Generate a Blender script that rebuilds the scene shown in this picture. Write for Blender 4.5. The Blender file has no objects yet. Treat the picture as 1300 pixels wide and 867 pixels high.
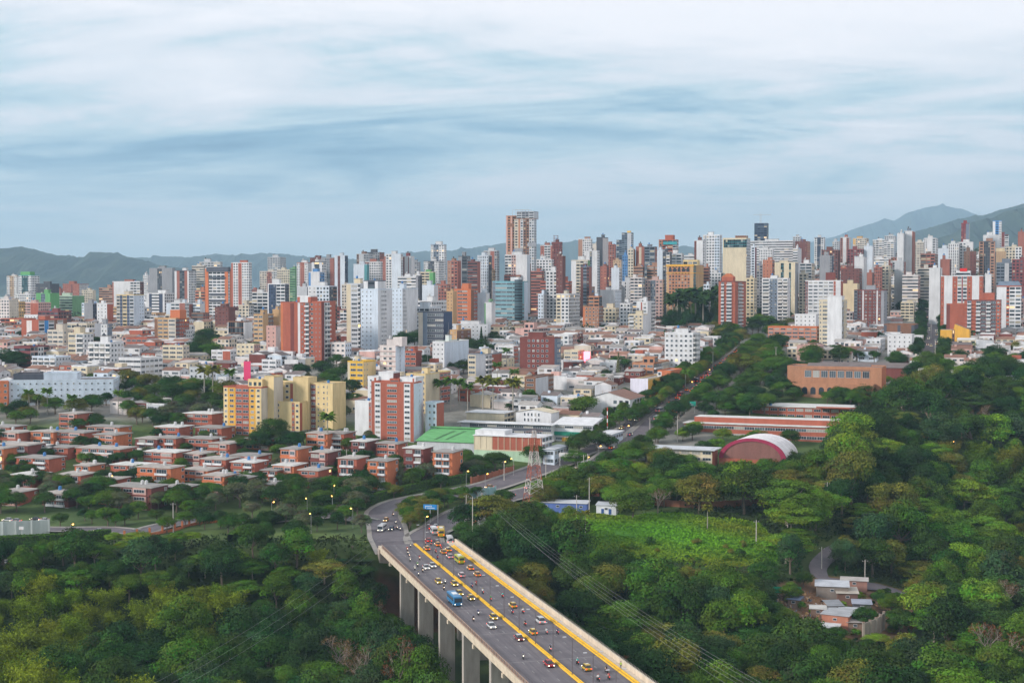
import bpy, bmesh, math, random
import numpy as np
from mathutils import Vector, Matrix

R = random.Random(7)
NR = np.random.RandomState(11)
SC = bpy.context.scene
COL = SC.collection
rad = math.radians

# ------------------------------------------------------------------ camera, light, exposure
F = 1300 * 50 / 36.0
PITCH = math.atan((433.5 - 369) / F)
CZ = 100.0
cd = bpy.data.cameras.new('camera'); cam = bpy.data.objects.new('camera', cd); COL.objects.link(cam)
cd.lens = 50; cd.sensor_width = 36; cd.clip_end = 60000; cd.clip_start = 1
cam.location = (0, 0, CZ); cam.rotation_euler = (math.pi / 2 - PITCH, 0, 0)
SC.camera = cam

SUN_EL, SUN_AZ = 24.0, -112.0          # azimuth from +Y, negative = towards the left of the view
sl = bpy.data.lights.new('sun', 'SUN'); so = bpy.data.objects.new('sun', sl); COL.objects.link(so)
sl.energy = 2.7; sl.angle = rad(12); sl.color = (1.0, 0.91, 0.84)
_d = Vector((math.sin(rad(SUN_AZ)) * math.cos(rad(SUN_EL)), math.cos(rad(SUN_AZ)) * math.cos(rad(SUN_EL)), math.sin(rad(SUN_EL))))
so.rotation_euler = _d.to_track_quat('Z', 'Y').to_euler()
SC.view_settings.view_transform = 'Standard'; SC.view_settings.look = 'None'
SC.view_settings.gamma = 1; SC.view_settings.use_curve_mapping = False
SC.view_settings.exposure = 0.74
SC.cycles.max_bounces = 5; SC.cycles.diffuse_bounces = 3; SC.cycles.glossy_bounces = 2
SC.cycles.transmission_bounces = 2; SC.cycles.volume_bounces = 0; SC.cycles.transparent_max_bounces = 4
SC.cycles.use_denoising = True

W = bpy.data.worlds.new('World'); SC.world = W; W.use_nodes = True
def N(nt, t, **k):
    n = nt.nodes.new(t)
    for a, b in k.items(): setattr(n, a, b)
    return n
def ramp(nt, pts, interp='LINEAR'):
    r = N(nt, 'ShaderNodeValToRGB'); r.color_ramp.interpolation = interp
    e = r.color_ramp.elements
    while len(e) < len(pts): e.new(0.5)
    for el, (p, c) in zip(e, pts):
        el.position = p; el.color = (*c, 1) if len(c) == 3 else c
    return r
def mth(nt, op, a, b=None, clamp=False):
    n = N(nt, 'ShaderNodeMath', operation=op); n.use_clamp = clamp
    for i, v in enumerate((a, b)):
        if v is None: continue
        if isinstance(v, (int, float)): n.inputs[i].default_value = v
        else: nt.links.new(v, n.inputs[i])
    return n.outputs[0]
def mixc(nt, f, a, b, blend='MIX'):
    n = N(nt, 'ShaderNodeMix', data_type='RGBA', blend_type=blend)
    for s, v in ((0, f), (6, a), (7, b)):
        if isinstance(v, (int, float)): n.inputs[s].default_value = v
        elif isinstance(v, tuple): n.inputs[s].default_value = (*v, 1)
        else: nt.links.new(v, n.inputs[s])
    return n.outputs[2]

SKYO = 4.4
def build_world():
    nt = W.node_tree; nt.nodes.clear(); L = nt.links.new
    sky = N(nt, 'ShaderNodeTexSky', sky_type='NISHITA'); sky.sun_disc = False
    sky.sun_elevation = rad(SUN_EL); sky.sun_rotation = rad(SUN_AZ); sky.air_density = 1.2; sky.dust_density = 2.0
    skyc = N(nt, 'ShaderNodeVectorMath', operation='SCALE'); L(sky.outputs[0], skyc.inputs[0]); skyc.inputs['Scale'].default_value = 0.10
    tc = N(nt, 'ShaderNodeTexCoord')
    sep = N(nt, 'ShaderNodeSeparateXYZ'); L(tc.outputs['Generated'], sep.inputs[0])
    x, y, z = sep.outputs
    zz = mth(nt, 'ADD', mth(nt, 'MAXIMUM', z, 0.0), 0.11)
    u = mth(nt, 'DIVIDE', x, zz); v = mth(nt, 'DIVIDE', y, zz)
    cmb = N(nt, 'ShaderNodeCombineXYZ'); L(u, cmb.inputs[0]); L(v, cmb.inputs[1]); cmb.inputs[2].default_value = 3.7
    def noise(sx, sy, rot, det, rough, dist=0.0, off=0.0):
        m = N(nt, 'ShaderNodeMapping'); L(cmb.outputs[0], m.inputs[0])
        m.inputs['Scale'].default_value = (sx, sy, 1); m.inputs['Rotation'].default_value = (0, 0, rad(rot)); m.inputs['Location'].default_value = (off, off * .7, 0)
        t = N(nt, 'ShaderNodeTexNoise'); L(m.outputs[0], t.inputs[0])
        t.inputs['Scale'].default_value = 1.0; t.inputs['Detail'].default_value = det; t.inputs['Roughness'].default_value = rough; t.inputs['Distortion'].default_value = dist
        return t.outputs[0]
    big = noise(0.34, 0.52, 7, 7, 0.58, 0.7, SKYO)
    mid = noise(0.85, 1.45, 9, 10, 0.66, 0.9, 7.1)
    fine = noise(2.6, 4.0, 12, 10, 0.74, 0.8, 1.2)
    s = mth(nt, 'ADD', mth(nt, 'MULTIPLY', big, 0.62), mth(nt, 'ADD', mth(nt, 'MULTIPLY', mid, 0.40), mth(nt, 'MULTIPLY', fine, 0.10)))
    # thinner, whiter cloud higher up and to the right
    el = N(nt, 'ShaderNodeMapRange'); L(z, el.inputs[0]); el.inputs[1].default_value = 0.0; el.inputs[2].default_value = 0.21
    elr = ramp(nt, [(0.0, (.08, .08, .08)), (.25, (.07, .07, .07)), (.45, (.045, .045, .045)), (.60, (.022, .022, .022)), (.74, (.055, .055, .055)), (1.0, (.15, .15, .15))]); L(el.outputs[0], elr.inputs[0])
    lat = mth(nt, 'MULTIPLY', x, 0.16)
    s2 = mth(nt, 'ADD', mth(nt, 'ADD', s, mth(nt, 'ADD', elr.outputs[0], -0.042)), lat)
    cr = ramp(nt, [(.39, (.11, .26, .41)), (.45, (.23, .42, .57)), (.495, (.38, .56, .68)), (.54, (.58, .72, .79)), (.59, (.82, .84, .89)), (.67, (1.0, .97, 1.0))]); L(s2, cr.inputs[0])
    # even veil close to the horizon
    hor = N(nt, 'ShaderNodeMapRange', interpolation_type='SMOOTHSTEP'); L(z, hor.inputs[0]); hor.inputs[1].default_value = -0.01; hor.inputs[2].default_value = 0.10
    veil = mixc(nt, hor.outputs[0], (.68, .80, .84), cr.outputs[0])
    col = mixc(nt, 0.92, skyc.outputs[0], veil)
    bg = N(nt, 'ShaderNodeBackground'); L(col, bg.inputs[0]); bg.inputs[1].default_value = 0.72
    out = N(nt, 'ShaderNodeOutputWorld'); L(bg.outputs[0], out.inputs[0])
build_world()

# ------------------------------------------------------------------ view geometry (photo pixels are 1300 x 867)
CP, SP = math.cos(PITCH), math.sin(PITCH)
def ray(px, py):
    a, b = (px - 650) / F, -(py - 433.5) / F
    dx, dy, dz = a, CP + b * SP, -SP + b * CP
    return dx / dy, dz / dy
def at(px, py, Y):
    rx, rz = ray(px, py); return Vector((rx * Y, Y, CZ + rz * Y))
def zat(py, Y): return CZ + ray(650, py)[1] * Y
def xat(px, Y): return (px - 650) / F * Y / CP if False else ray(px, 400)[0] * Y
def proj(p):
    X, Y, Z = p[0], p[1], p[2] - CZ
    f = Y * CP - Z * SP; u = Y * SP + Z * CP
    if f < 1: return (-9999, -9999)
    return 650 + F * X / f, 433.5 - F * u / f

# ------------------------------------------------------------------ terrain
GY = [0, 470, 545, 565, 600, 640, 700, 760, 820, 900, 1000, 1200, 1500, 2000, 3000, 5000, 14000]
GZ = [90.4, 90.4, 90.3, 90, 86.5, 81, 72, 62, 53.5, 46, 39.5, 33, 28, 22, 14, 8, 0]
def smooth(t):
    t = np.clip(t, 0, 1); return t * t * (3 - 2 * t)
def wob(X, Y, s):
    return (np.sin(X * s + 1.3 * np.sin(Y * s * .7)) + np.sin(Y * s * 1.3 + X * s * .4 + 2.0)) * .5
YBX, YBY = [-300, -60, -25, 10, 40, 90, 120, 150, 186, 240, 300, 400], [502, 508, 520, 540, 560, 575, 600, 650, 715, 800, 820, 840]
def ground(X, Y):
    X = np.asarray(X, float); Y = np.asarray(Y, float)
    z = -np.interp(Y, GY, GZ)
    z = z + smooth((Y - 1150) / 900) * smooth((X / np.maximum(Y, 1) - .06) / .26) * 78
    z = z - smooth((Y - 1100) / 1500) * smooth((-X / np.maximum(Y, 1) - .12) / .25) * 22
    Yb = np.interp(X, YBX, YBY)
    Lb = np.interp(X, [-300, -25, 30, 90, 160, 240, 300], [80, 55, 110, 150, 190, 260, 270])
    t = smooth((Yb - Y) / Lb)
    zr = -117 + 2.5 * wob(X, Y, .045)
    z = z * (1 - t) + zr * t
    return CZ + z
def gz(x, y): return float(ground(x, y))
def G(px, py):
    """the ground point seen at a pixel"""
    rx, rz = ray(px, py)
    Ys = np.concatenate([np.arange(340, 1300, 2.0), np.arange(1300, 6000, 12.0)])
    d = CZ + rz * Ys - ground(rx * Ys, Ys)
    i = np.where(d <= 0)[0]
    Y = Ys[i[0]] if len(i) else 1500
    if len(i) and i[0] > 0:
        a, b = d[i[0] - 1], d[i[0]]; Y = Ys[i[0] - 1] + (Ys[i[0]] - Ys[i[0] - 1]) * a / (a - b)
    return Vector((rx * Y, Y, gz(rx * Y, Y)))
def yprof(py):
    """depth of the town's ground at a picture row"""
    Ys = np.arange(440, 3000, 2.0); ys = [proj((0, Y, CZ - float(np.interp(Y, GY, GZ))))[1] for Y in Ys]
    return float(np.interp(-py, [-v for v in ys], Ys))

# ------------------------------------------------------------------ materials
MATS = {}
def base_mat(name, rough=.85, spec=.3):
    m = bpy.data.materials.new(name); m.use_nodes = True
    b = m.node_tree.nodes['Principled BSDF']; b.inputs['Roughness'].default_value = rough; b.inputs['Specular IOR Level'].default_value = spec
    return m, m.node_tree, b
def colour_in(nt):
    """face colour (attribute) times object colour"""
    a = N(nt, 'ShaderNodeAttribute'); a.attribute_name = 'Col'
    o = N(nt, 'ShaderNodeObjectInfo')
    return mixc(nt, 1.0, a.outputs[0], o.outputs['Color'], 'MULTIPLY'), o
def weather(nt, col, amt=.35, sc=(.35, .35, .07), det=6):
    tc = N(nt, 'ShaderNodeTexCoord'); m = N(nt, 'ShaderNodeMapping'); nt.links.new(tc.outputs['Object'], m.inputs[0]); m.inputs['Scale'].default_value = sc
    t = N(nt, 'ShaderNodeTexNoise'); nt.links.new(m.outputs[0], t.inputs[0]); t.inputs['Scale'].default_value = 1; t.inputs['Detail'].default_value = det; t.inputs['Roughness'].default_value = .65
    r = ramp(nt, [(.25, (1 - amt * .75,) * 3), (.62, (1.05,) * 3)]); nt.links.new(t.outputs[0], r.inputs[0])
    return mixc(nt, 1.0, col, r.outputs[0], 'MULTIPLY')
def mat(kind):
    if kind in MATS: return MATS[kind]
    if kind == 'plain':
        m, nt, b = base_mat('painted_render'); c, o = colour_in(nt); nt.links.new(weather(nt, c), b.inputs['Base Color'])
    elif kind == 'roof':
        m, nt, b = base_mat('weathered_roof', .8); c, o = colour_in(nt); nt.links.new(weather(nt, c, .5, (.25, .6, .3), 8), b.inputs['Base Color'])
    elif kind == 'brick':
        m, nt, b = base_mat('brickwork', .9); c, o = colour_in(nt)
        t = N(nt, 'ShaderNodeTexBrick'); uv = N(nt, 'ShaderNodeUVMap'); nt.links.new(uv.outputs[0], t.inputs[0])
        t.inputs['Scale'].default_value = 1.0; t.inputs['Brick Width'].default_value = .5; t.inputs['Row Height'].default_value = .18; t.inputs['Mortar Size'].default_value = .012
        t.inputs['Color1'].default_value = (1, 1, 1, 1); t.inputs['Color2'].default_value = (.82, .8, .78, 1); t.inputs['Mortar'].default_value = (1.1, 1.3, 1.35, 1)
        c2 = mixc(nt, 1.0, c, t.outputs[0], 'MULTIPLY'); nt.links.new(weather(nt, c2, .3), b.inputs['Base Color'])
    elif kind == 'paint':
        m, nt, b = base_mat('glossy_paint', .3, .5); c, o = colour_in(nt); nt.links.new(c, b.inputs['Base Color'])
    elif kind == 'metal':
        m, nt, b = base_mat('coated_metal', .5, .5); c, o = colour_in(nt); nt.links.new(weather(nt, c, .3, (1, 1, 1)), b.inputs['Base Color'])
    elif kind == 'glass':
        m, nt, b = base_mat('window_glass', .12, .6); c, o = colour_in(nt); nt.links.new(c, b.inputs['Base Color'])
    elif kind == 'leaf':
        m, nt, b = base_mat('foliage', .9, .04); c, o = colour_in(nt)
        h = N(nt, 'ShaderNodeHueSaturation'); nt.links.new(c, h.inputs['Color'])
        mr = N(nt, 'ShaderNodeMapRange'); nt.links.new(o.outputs['Random'], mr.inputs[0]); mr.inputs[3].default_value = .485; mr.inputs[4].default_value = .515
        nt.links.new(mr.outputs[0], h.inputs['Hue'])
        nt.links.new(h.outputs[0], b.inputs['Base Color'])
    elif kind == 'bark':
        m, nt, b = base_mat('bark', .95); c, o = colour_in(nt); nt.links.new(weather(nt, c, .5, (3, 3, .6)), b.inputs['Base Color'])
    elif kind == 'asphalt':
        m, nt, b = base_mat('asphalt', .8)
        tc = N(nt, 'ShaderNodeTexCoord'); t = N(nt, 'ShaderNodeTexNoise'); nt.links.new(tc.outputs['Object'], t.inputs[0]); t.inputs['Scale'].default_value = .16; t.inputs['Detail'].default_value = 9; t.inputs['Roughness'].default_value = .7
        r = ramp(nt, [(.3, (.085, .075, .085)), (.7, (.15, .132, .145))]); nt.links.new(t.outputs[0], r.inputs[0]); nt.links.new(r.outputs[0], b.inputs['Base Color'])
    elif kind == 'deck_asphalt':
        m, nt, b = base_mat('worn_asphalt', .75)
        tc = N(nt, 'ShaderNodeTexCoord'); cs = []
        for scl, det in (((.16, .16, 1), 9), ((.55, .012, 1), 4), ((1.6, .05, 1), 8)):
            mp = N(nt, 'ShaderNodeMapping'); nt.links.new(tc.outputs['Object'], mp.inputs[0]); mp.inputs['Scale'].default_value = scl
            t = N(nt, 'ShaderNodeTexNoise'); nt.links.new(mp.outputs[0], t.inputs[0]); t.inputs['Scale'].default_value = 1; t.inputs['Detail'].default_value = det; t.inputs['Roughness'].default_value = .65; cs.append(t.outputs[0])
        f = mth(nt, 'ADD', mth(nt, 'MULTIPLY', cs[0], .3), mth(nt, 'ADD', mth(nt, 'MULTIPLY', cs[1], .4), mth(nt, 'MULTIPLY', cs[2], .3)))
        r = ramp(nt, [(.36, (.075, .066, .074)), (.5, (.115, .102, .112)), (.62, (.165, .148, .155))]); nt.links.new(f, r.inputs[0]); nt.links.new(r.outputs[0], b.inputs['Base Color'])
    elif kind == 'concrete':
        m, nt, b = base_mat('concrete', .9); c, o = colour_in(nt); nt.links.new(weather(nt, c, .4, (.6, .6, .12), 9), b.inputs['Base Color'])
    elif kind == 'earth':
        m, nt, b = base_mat('ground_cover', .95)
        a = N(nt, 'ShaderNodeAttribute'); a.attribute_name = 'Col'
        tc = N(nt, 'ShaderNodeTexCoord'); t = N(nt, 'ShaderNodeTexNoise'); nt.links.new(tc.outputs['Object'], t.inputs[0]); t.inputs['Scale'].default_value = .09; t.inputs['Detail'].default_value = 10; t.inputs['Roughness'].default_value = .7
        r = ramp(nt, [(.3, (.55, .55, .5)), (.5, (.9, .95, .9)), (.7, (1.3, 1.2, 1.1))]); nt.links.new(t.outputs[0], r.inputs[0])
        nt.links.new(mixc(nt, 1.0, a.outputs[0], r.outputs[0], 'MULTIPLY'), b.inputs['Base Color'])
    elif kind == 'hill':
        m, nt, b = base_mat('wooded_slope', .95)
        tc = N(nt, 'ShaderNodeTexCoord'); t = N(nt, 'ShaderNodeTexNoise'); nt.links.new(tc.outputs['Object'], t.inputs[0]); t.inputs['Scale'].default_value = .006; t.inputs['Detail'].default_value = 12; t.inputs['Roughness'].default_value = .72
        r = ramp(nt, [(.32, (.012, .026, .020)), (.5, (.028, .050, .032)), (.66, (.06, .075, .045)), (.76, (.13, .11, .075))]); nt.links.new(t.outputs[0], r.inputs[0]); nt.links.new(r.outputs[0], b.inputs['Base Color'])
        bp = N(nt, 'ShaderNodeBump'); bp.inputs['Distance'].default_value = 30; nt.links.new(t.outputs[0], bp.inputs['Height']); nt.links.new(bp.outputs[0], b.inputs['Normal'])
    elif kind.startswith('lamp'):
        col, st = {'lamp_head': ((1, .86, .62), 3.2), 'lamp_tail': ((1, .05, .02), 2.4), 'lamp_street': ((1, .50, .10), 4.5), 'lamp_amber': ((1, .45, .05), 5), 'lamp_red': ((1, .1, .15), 5)}[kind]
        m, nt, b = base_mat(kind + '_glow'); b.inputs['Base Color'].default_value = (*col, 1); b.inputs['Emission Color'].default_value = (*col, 1); b.inputs['Emission Strength'].default_value = st
    elif kind.startswith('fac_'):
        fw, fh, vo = {'w': (.58, .52, .26), 'W': (.84, .52, .26), 's': (.26, .26, .42), 'r': (1.2, .42, .32), 'b': (.88, .60, .34), 'g': (.92, .86, .07), 'n': (.42, .66, .17)}[kind[4:]]
        m, nt, b = base_mat('facade_' + {'w': 'punched', 'W': 'wide', 's': 'small', 'r': 'ribbon', 'b': 'balcony', 'g': 'curtain', 'n': 'narrow'}[kind[4:]] + '_openings', .85)
        c, o = colour_in(nt); L = nt.links.new
        wall = weather(nt, c, .28, (.25, .25, .05))
        uv = N(nt, 'ShaderNodeUVMap'); sp = N(nt, 'ShaderNodeSeparateXYZ'); L(uv.outputs[0], sp.inputs[0])
        fu, fv = mth(nt, 'FRACT', sp.outputs[0]), mth(nt, 'FRACT', sp.outputs[1])
        iu, iv = mth(nt, 'FLOOR', sp.outputs[0]), mth(nt, 'FLOOR', sp.outputs[1])
        du = mth(nt, 'ABSOLUTE', mth(nt, 'SUBTRACT', fu, .5)); a1 = mth(nt, 'LESS_THAN', du, fw / 2)
        a2 = mth(nt, 'MULTIPLY', mth(nt, 'GREATER_THAN', fv, vo), mth(nt, 'LESS_THAN', fv, vo + fh))
        mask = mth(nt, 'MULTIPLY', a1, a2)
        cb = N(nt, 'ShaderNodeCombineXYZ'); L(mth(nt, 'ADD', iu, mth(nt, 'MULTIPLY', o.outputs['Random'], 91.0)), cb.inputs[0]); L(iv, cb.inputs[1])
        wn = N(nt, 'ShaderNodeTexWhiteNoise', noise_dimensions='2D'); L(cb.outputs[0], wn.inputs[0])
        gl = ramp(nt, [(0, (.018, .024, .034)), (.45, (.045, .06, .075)), (.7, (.10, .13, .15)), (.86, (.30, .30, .28)), (.93, (.42, .36, .26))], 'CONSTANT'); L(wn.outputs[0], gl.inputs[0])
        L(mixc(nt, mask, wall, gl.outputs[0]), b.inputs['Base Color'])
        rr = N(nt, 'ShaderNodeMapRange'); L(mask, rr.inputs[0]); rr.inputs[3].default_value = .88; rr.inputs[4].default_value = .22; L(rr.outputs[0], b.inputs['Roughness'])
        lit = mth(nt, 'MULTIPLY', mth(nt, 'GREATER_THAN', wn.outputs[0], .988), mask)
        b.inputs['Emission Color'].default_value = (1, .62, .25, 1); L(mth(nt, 'MULTIPLY', lit, .55), b.inputs['Emission Strength'])
        bp = N(nt, 'ShaderNodeBump'); bp.inputs['Distance'].default_value = .25; bp.invert = True; L(mask, bp.inputs['Height']); L(bp.outputs[0], b.inputs['Normal'])
    MATS[kind] = m
    return m

C = dict(W=(.63, .635, .65), BW=(.56, .635, .72), PW=(.64, .58, .56), C=(.66, .51, .27), LC=(.60, .52, .38), T=(.50, .32, .17), BE=(.56, .50, .42), G=(.28, .29, .32), LG=(.48, .50, .53),
         DG=(.085, .095, .12), NV=(.05, .075, .14), SL=(.15, .19, .25), BR=(.38, .11, .07), DB=(.19, .058, .05), OR=(.53, .165, .075), TB=(.42, .20, .115), BN=(.22, .11, .07), PK=(.55, .34, .30),
         GN=(.13, .36, .14), LGN=(.40, .56, .40), TL=(.05, .30, .33), YL=(.72, .44, .06), OC=(.66, .36, .06), MR=(.25, .05, .055), BL=(.06, .26, .60), GL=(.10, .17, .22), TG=(.16, .36, .42),
         RW=(.58, .57, .55), RG=(.30, .28, .265), RT=(.23, .12, .085), RD=(.16, .13, .125), RB=(.40, .36, .33), K=(.03, .03, .035))
def col(c): return C[c] if isinstance(c, str) else c

# ------------------------------------------------------------------ mesh builder
class MB:
    def __init__(s): s.v = []; s.f = []; s.c = []; s.m = []; s.uv = []; s.mats = []
    def mi(s, k):
        if k not in s.mats: s.mats.append(k)
        return s.mats.index(k)
    def face(s, pts, c, k='plain', uv=None):
        n = len(s.v); s.v += [tuple(p) for p in pts]; s.f.append(tuple(range(n, n + len(pts)))); s.c.append(col(c)); s.m.append(s.mi(k))
        s.uv += uv if uv else [(p[0] + p[1], p[2]) for p in pts]
    def panel(s, p, q, z0, z1, c, k='plain', nu=None, nv=None):
        """upright quad from p to q (seen from outside p is on the left); uv runs in bays and storeys when nu is given"""
        L = math.hypot(q[0] - p[0], q[1] - p[1])
        U, V = (nu, nv) if nu else (L, z1 - z0)
        s.face([(p[0], p[1], z0), (q[0], q[1], z0), (q[0], q[1], z1), (p[0], p[1], z1)], c, k, [(0, 0), (U, 0), (U, V), (0, V)])
    def box(s, x0, x1, y0, y1, z0, z1, c, k='plain', top=None, kt=None, bottom=True):
        s.panel((x0, y0), (x1, y0), z0, z1, c, k); s.panel((x1, y0), (x1, y1), z0, z1, c, k); s.panel((x1, y1), (x0, y1), z0, z1, c, k); s.panel((x0, y1), (x0, y0), z0, z1, c, k)
        s.face([(x0, y0, z1), (x1, y0, z1), (x1, y1, z1), (x0, y1, z1)], top or c, kt or k)
        if bottom: s.face([(x0, y1, z0), (x1, y1, z0), (x1, y0, z0), (x0, y0, z0)], c, k)
        return s
    def tube(s, p, q, r0, r1, c, k='plain', n=6, cap=True):
        p, q = Vector(p), Vector(q); d = (q - p).normalized(); a = d.orthogonal().normalized(); b = d.cross(a)
        A = [p + (a * math.cos(t) + b * math.sin(t)) * r0 for t in [2 * math.pi * i / n for i in range(n)]]
        B = [q + (a * math.cos(t) + b * math.sin(t)) * r1 for t in [2 * math.pi * i / n for i in range(n)]]
        i0 = len(s.v); s.v += [tuple(x) for x in A + B]
        for i in range(n):
            j = (i + 1) % n; s.f.append((i0 + i, i0 + j, i0 + n + j, i0 + n + i)); s.c.append(col(c)); s.m.append(s.mi(k)); s.uv += [(0, 0), (1, 0), (1, 1), (0, 1)]
        if cap:
            s.f.append(tuple(i0 + n + i for i in range(n))); s.c.append(col(c)); s.m.append(s.mi(k)); s.uv += [(0, 0)] * n
            s.f.append(tuple(i0 + i for i in reversed(range(n)))); s.c.append(col(c)); s.m.append(s.mi(k)); s.uv += [(0, 0)] * n
    def bar(s, p, q, w, c, k='plain'): s.tube(p, q, w * .7, w * .7, c, k, 4)
    def mesh(s, name, smooth_=False):
        me = bpy.data.meshes.new(name); me.from_pydata(s.v, [], s.f)
        for k in s.mats: me.materials.append(mat(k))
        me.polygons.foreach_set('material_index', s.m)
        ca = me.color_attributes.new('Col', 'FLOAT_COLOR', 'CORNER')
        n = [len(f) for f in s.f]
        arr = np.repeat(np.array([(*c, 1) for c in s.c], np.float32), n, axis=0); ca.data.foreach_set('color', arr.ravel())
        uvl = me.uv_layers.new(name='UVMap'); uvl.data.foreach_set('uv', np.array(s.uv, np.float32).ravel())
        if smooth_: me.polygons.foreach_set('use_smooth', [True] * len(s.f))
        me.update(); return me
    def build(s, name, parent=None, smooth_=False, **k): return obj(name, s.mesh(name, smooth_), parent, **k)
def obj(name, me, parent=None, loc=None, rotz=None, scale=None, color=None):
    o = bpy.data.objects.new(name, me); COL.objects.link(o)
    if parent is not None: o.parent = parent
    if loc is not None: o.location = loc
    if rotz is not None: o.rotation_euler = (0, 0, rotz)
    if scale is not None: o.scale = scale
    if color is not None: o.color = (*color, 1)
    return o
THINGS = []        # (object, look phrase, anchor point) whose label gets its place added at the end
MARKS = []         # (phrase, pixel x, pixel y): things a label can refer to
def thing(name, loc, rotz=0, label=None, cat=None, group=None, look=None, scale=None, me=None):
    o = obj(name, me, None, loc, rotz, scale)
    return tag(o, label, cat, group, look)
def tag(o, label=None, cat=None, group=None, look=None, top=0):
    if label: o['label'] = label
    if cat: o['category'] = cat
    if group: o['group'] = group
    if look: THINGS.append((o, look))
    return o
def struct(o, kind='structure'): o['kind'] = kind; return o
def tree_of(o):
    """a thing with its parts and their sub-parts, read once so that copies need no search"""
    return (o, [tree_of(x) for x in o.children])
def copy_tree(t, parent=None):
    c = t[0].copy(); COL.objects.link(c)
    if parent is not None: c.parent = parent
    for ch in t[1]: copy_tree(ch, c)
    return c

# ------------------------------------------------------------------ ground, hills, roads, air
def polyline_dist(P, X, Y):
    d = np.full(np.shape(X), 1e9)
    for (a, b) in zip(P[:-1], P[1:]):
        ax, ay, bx, by = a[0], a[1], b[0], b[1]
        L2 = (bx - ax) ** 2 + (by - ay) ** 2 + 1e-9
        t = np.clip(((X - ax) * (bx - ax) + (Y - ay) * (by - ay)) / L2, 0, 1)
        d = np.minimum(d, np.hypot(X - ax - t * (bx - ax), Y - ay - t * (by - ay)))
    return d
def inpoly(poly, x, y):
    x = np.asarray(x); c = np.zeros(x.shape, bool); n = len(poly)
    for i in range(n):
        (x0, y0), (x1, y1) = poly[i], poly[i - 1]
        c ^= ((y0 > y) != (y1 > y)) & (x < (x1 - x0) * (y - y0) / ((y1 - y0) or 1e-9) + x0)
    return c
PX = np.vectorize(lambda X, Y, Z: proj((X, Y, Z))[0]); PY = np.vectorize(lambda X, Y, Z: proj((X, Y, Z))[1])

def G2(pts): return [G(*p) for p in pts]
# the viaduct's own frame: s along it (away from the camera), t across it (to the right)
BZ = CZ - 90
def on_deck(px, py):
    rx, rz = ray(px, py); Y = -90 / rz; return Vector((rx * Y, Y, BZ))
B0 = on_deck(735, 865); BD = (on_deck(528, 692) - B0); BD.z = 0; BL = BD.length; BD.normalize(); BT = Vector((BD.y, -BD.x, 0))
BYAW = math.atan2(BD.y, BD.x) - math.pi / 2
def bpt(s, t, z=0): return B0 + BD * s + BT * t + Vector((0, 0, z))
BS0, BS1 = -110, BL + 3            # ends of the deck
TL, TR = -11.6, 11.6               # kerbs either side of the median

bs1 = bpt(BS1, 0)
ROADS = {  # name: (pixels or points, width)
    'left_road': ([bpt(BS1 - 3, -5.6), bpt(BS1 + 12, -6.5)] + G2([(491, 668), (486, 655), (492, 646), (512, 638), (545, 632), (580, 626), (615, 619), (650, 608), (690, 594), (720, 583)]), 12.0),
    'right_road': ([bpt(BS1 - 3, 5.8), bpt(BS1 + 14, 6.5)] + G2([(560, 668), (575, 657), (600, 646), (640, 632), (690, 620), (730, 604), (762, 588), (792, 566), (826, 540), (858, 516), (890, 490), (914, 470), (936, 452), (952, 438)]), 11.5),
    'avenue_lane': (G2([(720, 583), (760, 566), (790, 548), (812, 528), (840, 508), (868, 488), (892, 468), (912, 452)]), 7.0),
    'campus_street': (G2([(-30, 668), (60, 672), (140, 672), (175, 676), (205, 668), (270, 657), (320, 662), (420, 655), (470, 662)]), 8.0),
    'far_street': (G2([(1178, 462), (1183, 440), (1184, 420), (1180, 400), (1172, 380)]), 11.0),
    'ravine_road': ([Vector((*at(*p, 1)[:2], 0)) for p in []] + G2([(1082, 688), (1050, 706), (1038, 722), (1048, 736), (1080, 741), (1120, 746), (1150, 756), (1162, 772)]), 6.5),
    'hill_lane': (G2([(1186, 826), (1170, 822), (1158, 828), (1154, 842), (1160, 850)]), 4.0),
    'dirt_lane': (G2([(1290, 790), (1280, 806), (1274, 822)]), 6.0),
}
def smooth_line(P, step=4.0):
    P = [Vector(p) for p in P]; out = []
    Q = [P[0] * 2 - P[1]] + P + [P[-1] * 2 - P[-2]]
    for i in range(1, len(Q) - 2):
        a, b, c, d = Q[i - 1:i + 3]; n = max(2, int((c - b).length / step))
        for k in range(n):
            t = k / n
            out.append(.5 * ((2 * b) + (c - a) * t + (2 * a - 5 * b + 4 * c - d) * t * t + (3 * b - a - 3 * c + d) * t ** 3))
    out.append(P[-1]); return out
RL = {k: (smooth_line(v[0]), v[1]) for k, v in ROADS.items()}
def road_clear(X, Y):
    d = np.full(np.shape(X), 1e9)
    for P, w in RL.values(): d = np.minimum(d, polyline_dist(P, X, Y) - w / 2)
    d = np.minimum(d, polyline_dist([bpt(BS0, .8), bpt(BS1, .8)], X, Y) - 15.5)
    return d

MEADOW = [(738, 712), (728, 676), (748, 650), (800, 654), (860, 650), (905, 658), (962, 662), (992, 690), (985, 716), (900, 722), (850, 712), (800, 714)]
NOTREE = [(735, 745), (725, 676), (748, 645), (980, 655), (1000, 690), (985, 738), (900, 748), (820, 740)]
SHEDS = [(678, 636), (775, 636), (778, 676), (690, 682)]
SHANTY = [(985, 742), (1040, 728), (1165, 752), (1165, 800), (1120, 812), (1050, 808), (985, 790)]

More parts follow.
